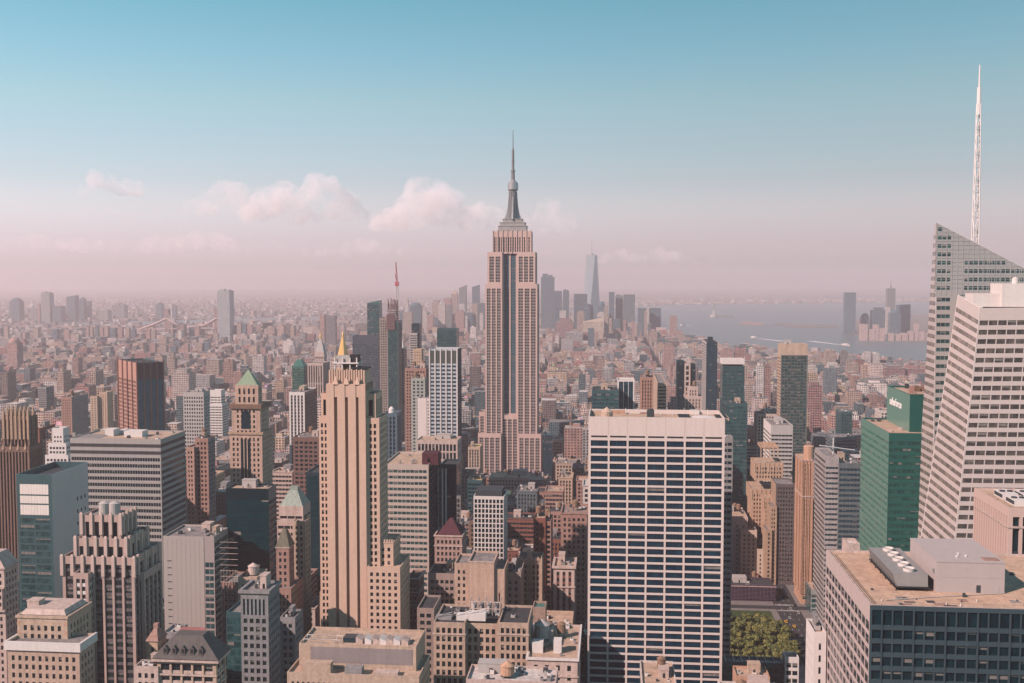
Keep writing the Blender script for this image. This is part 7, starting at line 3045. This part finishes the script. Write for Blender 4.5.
boat(846, 345.6, 60, 'white ferry trailing a long foam wake on the harbour nearest the right shore', (811, 341.2))
boat(753.5, 338, 55, 'white ferry with a bright short wake near the left of the harbour', (784, 341.4))
boat(682, 326, 50, 'distant white ferry by the dark waterside blocks', (690, 325.6))


def statue():
    Y = 255 * F / (316.8 - EYE)
    g = ground(713.5, 317, 1.2)
    r = bpy.data.objects.new('harbour_statue', None)
    r.location = g
    COL.objects.link(r)
    tag(r, 'tiny green statue with a raised arm on its pedestal on the harbour island', 'statue')
    m = MB()
    m.frustum(0, 0, 0, 16, 24, 22, 10)
    m.frustum(0, 0, 16, 46, 12, 8, 4, rot=math.pi / 4)
    m.build('pedestal', GREYL, r)
    m = MB()
    m.frustum(0, 0, 46, 60, 5.5, 4.2, 10)
    m.frustum(0, 0, 60, 76, 4.2, 3.4, 10)
    m.frustum(0, 0, 76, 80, 3.4, 1.6, 10)
    m.frustum(0, 0, 80, 85, 2, 1.7, 10)
    m.bar((2.5, 0, 76), (5, 0, 92), 1.2, 8)
    m.frustum(5, 0, 92, 95, 1.6, .3, 8)
    m.build('figure', COPPER, r)


statue()


# ================================================================== park trees and street life beside it
def crown_mesh(seed, rx, h):
    q = random.Random(seed)
    mb = MB()
    clumps = []
    for i in range(11):
        a = q.uniform(0, 2 * math.pi)
        rr_ = rx * math.sqrt(q.random()) * .72
        zc = h * q.uniform(.35, .92)
        k = 1 - abs(zc / h - .6) * .5
        clumps.append((rr_ * math.cos(a), rr_ * math.sin(a), zc, rx * q.uniform(.28, .42) * k))
    for cx, cy, cz, cr in clumps:
        mi0 = q.choice((0, 0, 1, 2))
        for i in range(120):
            v = Vector((q.gauss(0, 1), q.gauss(0, 1), q.gauss(0, 1))).normalized() * cr * (.55 + .5 * q.random())
            p = Vector((cx, cy, cz)) + Vector((v.x, v.y, v.z * .8))
            n = (v.normalized() + Vector((q.uniform(-.7, .7), q.uniform(-.7, .7), q.uniform(-.2, .9)))).normalized()
            s = n.orthogonal().normalized()
            w = n.cross(s)
            L = q.uniform(.35, .75)
            mi = mi0 if q.random() < .7 else q.choice((0, 1, 2))
            mb.quad(p - s * L - w * L * .7, p + s * L - w * L * .6, p + s * L * .8 + w * L * .7, p - s * L * .9 + w * L * .6, mi)
    return mb.mesh('crown', [LEAF1, LEAF2, LEAF3])


LEAF1 = stone('leaf_green', (.16, .17, .05), streak=False, rough=.7)
LEAF2 = stone('leaf_yellow_green', (.23, .215, .06), streak=False, rough=.7)
LEAF3 = stone('leaf_dark', (.08, .10, .035), streak=False, rough=.7)
BARK = stone('plane_bark', (.14, .11, .085))


def trunk_mesh(seed):
    q = random.Random(seed)
    mb = MB()
    mb.frustum(0, 0, 0, 6, .45, .3, 8)
    for i in range(5):
        a = q.uniform(0, 6.28)
        mb.bar((0, 0, 4 + i * .5), (2.6 * math.cos(a), 2.6 * math.sin(a), 9 + q.random() * 3), .16, 5)
    return mb.mesh('trunk', [BARK])


CROWNS = [crown_mesh(s, 6.2, 12) for s in (1, 2, 3, 4, 5)]
TRUNKS = [trunk_mesh(s) for s in (1, 2, 3)]
lawn = flat('lawn', [g2w(PARK[0], PARK[2]), g2w(PARK[1], PARK[2]), g2w(PARK[1], PARK[3]), g2w(PARK[0], PARK[3])], stone('park_lawn', (.05, .075, .025), streak=False), .02)
q = random.Random(5)
spots = []
for i in range(7):
    for k in range(13):
        spots.append((PARK[0] + 6 + i * 8.4 + q.uniform(-1.5, 1.5), PARK[2] + 6 + k * 12.5 + q.uniform(-2, 2)))
for gx in (129.5,):
    for k in range(9):
        spots.append((gx, 600 + k * 16))
n_t = 0
for i, (gx, gy) in enumerate(spots):
    X, Y = g2w(gx, gy)
    px, py = project(X, Y, 8)
    if project(X, Y, 19)[1] < 609:
        continue
    if px > 794 or px < 712 or not (600 < py < 680):
        continue
    r = bpy.data.objects.new('plane_tree', None)
    r.location = (X, Y, .02)
    r.rotation_euler = (0, 0, q.uniform(0, 6.28))
    s = q.uniform(.85, 1.25)
    r.scale = (s, s, s * q.uniform(.9, 1.1))
    COL.objects.link(r)
    tag(r, 'leafy yellow green plane tree in the packed grove of the city park', 'tree', 'plane trees of the park grove')
    for nm, me, z in (('trunk', TRUNKS[i % 3], 0), ('crown', CROWNS[i % 5], 4.5)):
        c = bpy.data.objects.new(nm, me)
        c.parent = r
        c.location = (0, 0, z)
        COL.objects.link(c)


def car_meshes(body):
    b = MB()
    prof = [(-2.2, .35), (2.2, .35), (2.25, .75), (1.3, .95), (-1.9, .95), (-2.25, .7)]
    for s in (-.9, .9):
        b.poly([(s, y, z) for y, z in prof])
    for (y0, z0), (y1, z1) in zip(prof, prof[1:] + prof[:1]):
        b.quad((-.9, y0, z0), (.9, y0, z0), (.9, y1, z1), (-.9, y1, z1))
    c = MB()
    lo = [(-1.7, .95), (1.0, .95), (.4, 1.45), (-1.2, 1.45)]
    for s in (-.8, .8):
        c.poly([(s, y, z) for y, z in lo])
    for (y0, z0), (y1, z1) in zip(lo, lo[1:] + lo[:1]):
        c.quad((-.8, y0, z0), (.8, y0, z0), (.8, y1, z1), (-.8, y1, z1), 1 if z0 != z1 else 0)
    w = MB()
    for k in range(16):
        a0, a1 = 2 * math.pi * k / 16, 2 * math.pi * (k + 1) / 16
        w.quad((-.1, .33 * math.cos(a0), .33 * math.sin(a0)), (.1, .33 * math.cos(a0), .33 * math.sin(a0)), (.1, .33 * math.cos(a1), .33 * math.sin(a1)), (-.1, .33 * math.cos(a1), .33 * math.sin(a1)))
    w.poly([(.1, .33 * math.cos(2 * math.pi * k / 16), .33 * math.sin(2 * math.pi * k / 16)) for k in range(16)])
    w.poly([(-.1, .33 * math.cos(2 * math.pi * k / 16), .33 * math.sin(2 * math.pi * k / 16)) for k in range(16)])
    return b.mesh('body', [body]), c.mesh('cabin', [body, GLASS]), w.mesh('wheel', [DARK])


PAINT = [('yellow', stone('taxi_yellow', (.75, .42, .03), rough=.35)), ('white', stone('car_white', (.75, .74, .72), rough=.3)), ('dark', stone('car_black', (.02, .02, .025), rough=.3)), ('silver', stone('car_silver', (.4, .4, .41), rough=.3))]
CARS = [car_meshes(p) for _n, p in PAINT]
q = random.Random(8)
for k in range(40):
    gx, gy = 137 + q.choice((-6.5, -2.2, 2.2, 6.5)), 640 + k * 10.5 + q.uniform(-2, 2)
    X, Y = g2w(gx, gy)
    px, py = project(X, Y, 0)
    if not (575 < py < 682):
        continue
    ci = q.choices(range(4), [5, 3, 3, 2])[0]
    r = bpy.data.objects.new('car', None)
    r.location = (X, Y, -.15)
    r.rotation_euler = (0, 0, -TH)
    COL.objects.link(r)
    tag(r, f'small {PAINT[ci][0]} car in the traffic on the avenue beside the park', 'car', f'{PAINT[ci][0]} cars on the avenue beside the park')
    b, c, w = CARS[ci]
    for nm, me, loc in (('body', b, (0, 0, 0)), ('cabin', c, (0, 0, 0)), ('wheel', w, (-.85, 1.4, .33)), ('wheel', w, (.85, 1.4, .33)), ('wheel', w, (-.85, -1.4, .33)), ('wheel', w, (.85, -1.4, .33))):
        ob = bpy.data.objects.new(nm, me)
        ob.parent = r
        ob.location = loc
        COL.objects.link(ob)


# ================================================================== clouds above the haze
def cloud_material(name, dens):
    m = bpy.data.materials.new(name)
    m.use_nodes = True
    t = m.node_tree
    for n in list(t.nodes):
        if n.type != 'OUTPUT_MATERIAL':
            t.nodes.remove(n)
    v = t.nodes.new('ShaderNodeVolumePrincipled')
    v.inputs['Color'].default_value = (1.0, .93, .94, 1)
    v.inputs['Density'].default_value = dens
    v.inputs['Density Attribute'].default_value = ''
    v.inputs['Anisotropy'].default_value = 0.0
    g = t.nodes.new('ShaderNodeNewGeometry')
    nz = t.nodes.new('ShaderNodeTexNoise')
    nz.inputs['Scale'].default_value = .0042
    nz.inputs['Detail'].default_value = 7
    nz.inputs['Roughness'].default_value = .62
    mr = t.nodes.new('ShaderNodeMapRange')
    mr.inputs['From Min'].default_value = .42
    mr.inputs['From Max'].default_value = .62
    mr.inputs['To Min'].default_value = 0.0
    mr.inputs['To Max'].default_value = dens * 2.2
    t.links.new(g.outputs['Position'], nz.inputs['Vector'])
    t.links.new(nz.outputs['Fac'], mr.inputs[0])
    t.links.new(mr.outputs[0], v.inputs['Density'])
    t.links.new(v.outputs[0], t.nodes['Material Output'].inputs['Volume'])
    return m


CLOUD_M = cloud_material('cloud_vapour', .0022)
CLOUD_T = cloud_material('thin_cloud_vapour', .0013)


def cloud(name, label, px0, px1, yb, yt, Y, mat, seed, n=46):
    q = random.Random(seed)
    d0, d1 = ray(px0, yb), ray(px1, yb)
    x0, x1 = d0.x * Y / d0.y, d1.x * Y / d1.y
    zb = CH + d0.z * Y / d0.y
    zt = CH + ray(px0, yt).z * Y / ray(px0, yt).y
    W, Hh = x1 - x0, zt - zb
    mb = MB()
    # lobed heap: spheres crowd the middle and base, smaller ones bud from the top
    def ball(c, r):
        N, M = 10, 7
        k = len(mb.v)
        for i in range(1, M):
            for j in range(N):
                a, b = math.pi * i / M, 2 * math.pi * j / N
                mb.v.append((c[0] + r * math.sin(a) * math.cos(b), c[1] + r * math.sin(a) * math.sin(b), c[2] + r * math.cos(a)))
        mb.v += [(c[0], c[1], c[2] + r), (c[0], c[1], c[2] - r)]
        T, Bm = len(mb.v) - 2, len(mb.v) - 1
        for i in range(M - 2):
            for j in range(N):
                mb.f.append((k + i * N + j, k + (i + 1) * N + j, k + (i + 1) * N + (j + 1) % N, k + i * N + (j + 1) % N))
        for j in range(N):
            mb.f.append((T, k + j, k + (j + 1) % N))
            mb.f.append((Bm, k + (M - 2) * N + (j + 1) % N, k + (M - 2) * N + j))
        mb.m += [0] * (N * (M - 2) + 2 * N)
    for i in range(n):
        s = q.random()
        env = (math.sin(math.pi * s) ** .7) * (.45 + .55 * abs(math.sin(s * 5.3 + seed)))
        r = Hh * q.uniform(.09, .30) * (.5 + env)
        z = r * .7 + max(0, (Hh * env - 1.5 * r)) * q.random() ** .8
        ball((s * W - W / 2, q.uniform(-.25, .25) * W * .5, z), r)
    o = mb.build(name, mat)
    o.location = ((x0 + x1) / 2, Y, zb)
    tag(o, label, 'cloud')
    md = o.modifiers.new('union', 'REMESH')
    md.mode = 'VOXEL'
    md.voxel_size = Hh * .035
    tx = bpy.data.textures.new('puff', 'CLOUDS')
    tx.noise_scale = Hh * .3
    tx.noise_depth = 4
    dm = o.modifiers.new('puff', 'DISPLACE')
    dm.texture = tx
    dm.texture_coords = 'LOCAL'
    dm.strength = Hh * .24
    dm.mid_level = .5
    return o


CY_ = 11000
cloud('cloud', 'small round pink white cloud at the far left of the sky', 80, 142, 196, 166, CY_, CLOUD_M, 3, 30)
cloud('cloud', 'faint wispy cloud left of the long heaped cloud', 184, 268, 214, 176, CY_ + 500, CLOUD_T, 5)
cloud('cloud', 'long heaped pink white cloud left of the crane', 244, 364, 221, 168, CY_, CLOUD_M, 7, 60)
cloud('cloud', 'largest bright heaped cloud directly left of the antenna mast', 372, 508, 230, 176, CY_ - 500, CLOUD_M, 12, 64)
cloud('cloud', 'small pale cloud touching the right of the metal mast', 516, 578, 234, 196, CY_, CLOUD_T, 17, 30)
cloud('cloud', 'low faint pink cloud under the long heaped cloud', 130, 246, 253, 224, CY_ + 900, CLOUD_T, 23)
cloud('cloud', 'thin low cloud strip right of the tallest downtown tower', 592, 700, 264, 244, CY_ + 1500, CLOUD_T, 29)
cloud('cloud', 'very faint cloud bank low at the far left edge of the sky', -20, 120, 252, 228, CY_ + 1200, CLOUD_T, 41, 40)
cloud('cloud', 'very faint long veil of cloud behind the gold pyramid tower', 300, 420, 256, 236, CY_ + 1300, CLOUD_T, 43, 40)
cloud('cloud', 'thin pink cloud scrap right of the low strip', 708, 740, 260, 252, CY_ + 1500, CLOUD_T, 31, 20)
cloud('cloud', 'faint cloud puff low between the two heaped clouds', 268, 300, 249, 237, CY_ + 900, CLOUD_T, 37, 20)


# ================================================================== the air: one closed box of even haze
hz = bpy.data.materials.new('haze_air')
hz.use_nodes = True
ht = hz.node_tree
for n in list(ht.nodes):
    if n.type != 'OUTPUT_MATERIAL':
        ht.nodes.remove(n)
hv = ht.nodes.new('ShaderNodeVolumePrincipled')
hv.inputs['Color'].default_value = (*HAZE_COLOR, 1)
hv.inputs['Density'].default_value = HAZE_DENSITY
hv.inputs['Density Attribute'].default_value = ''
hv.inputs['Anisotropy'].default_value = 0.20
ht.links.new(hv.outputs[0], ht.nodes['Material Output'].inputs['Volume'])
hb = MB()
hb.box(-16500, 16500, -1000, 26500, -1.4, 452, bottom=True)
ho = hb.build('haze', hz)
ho['kind'] = 'stuff'
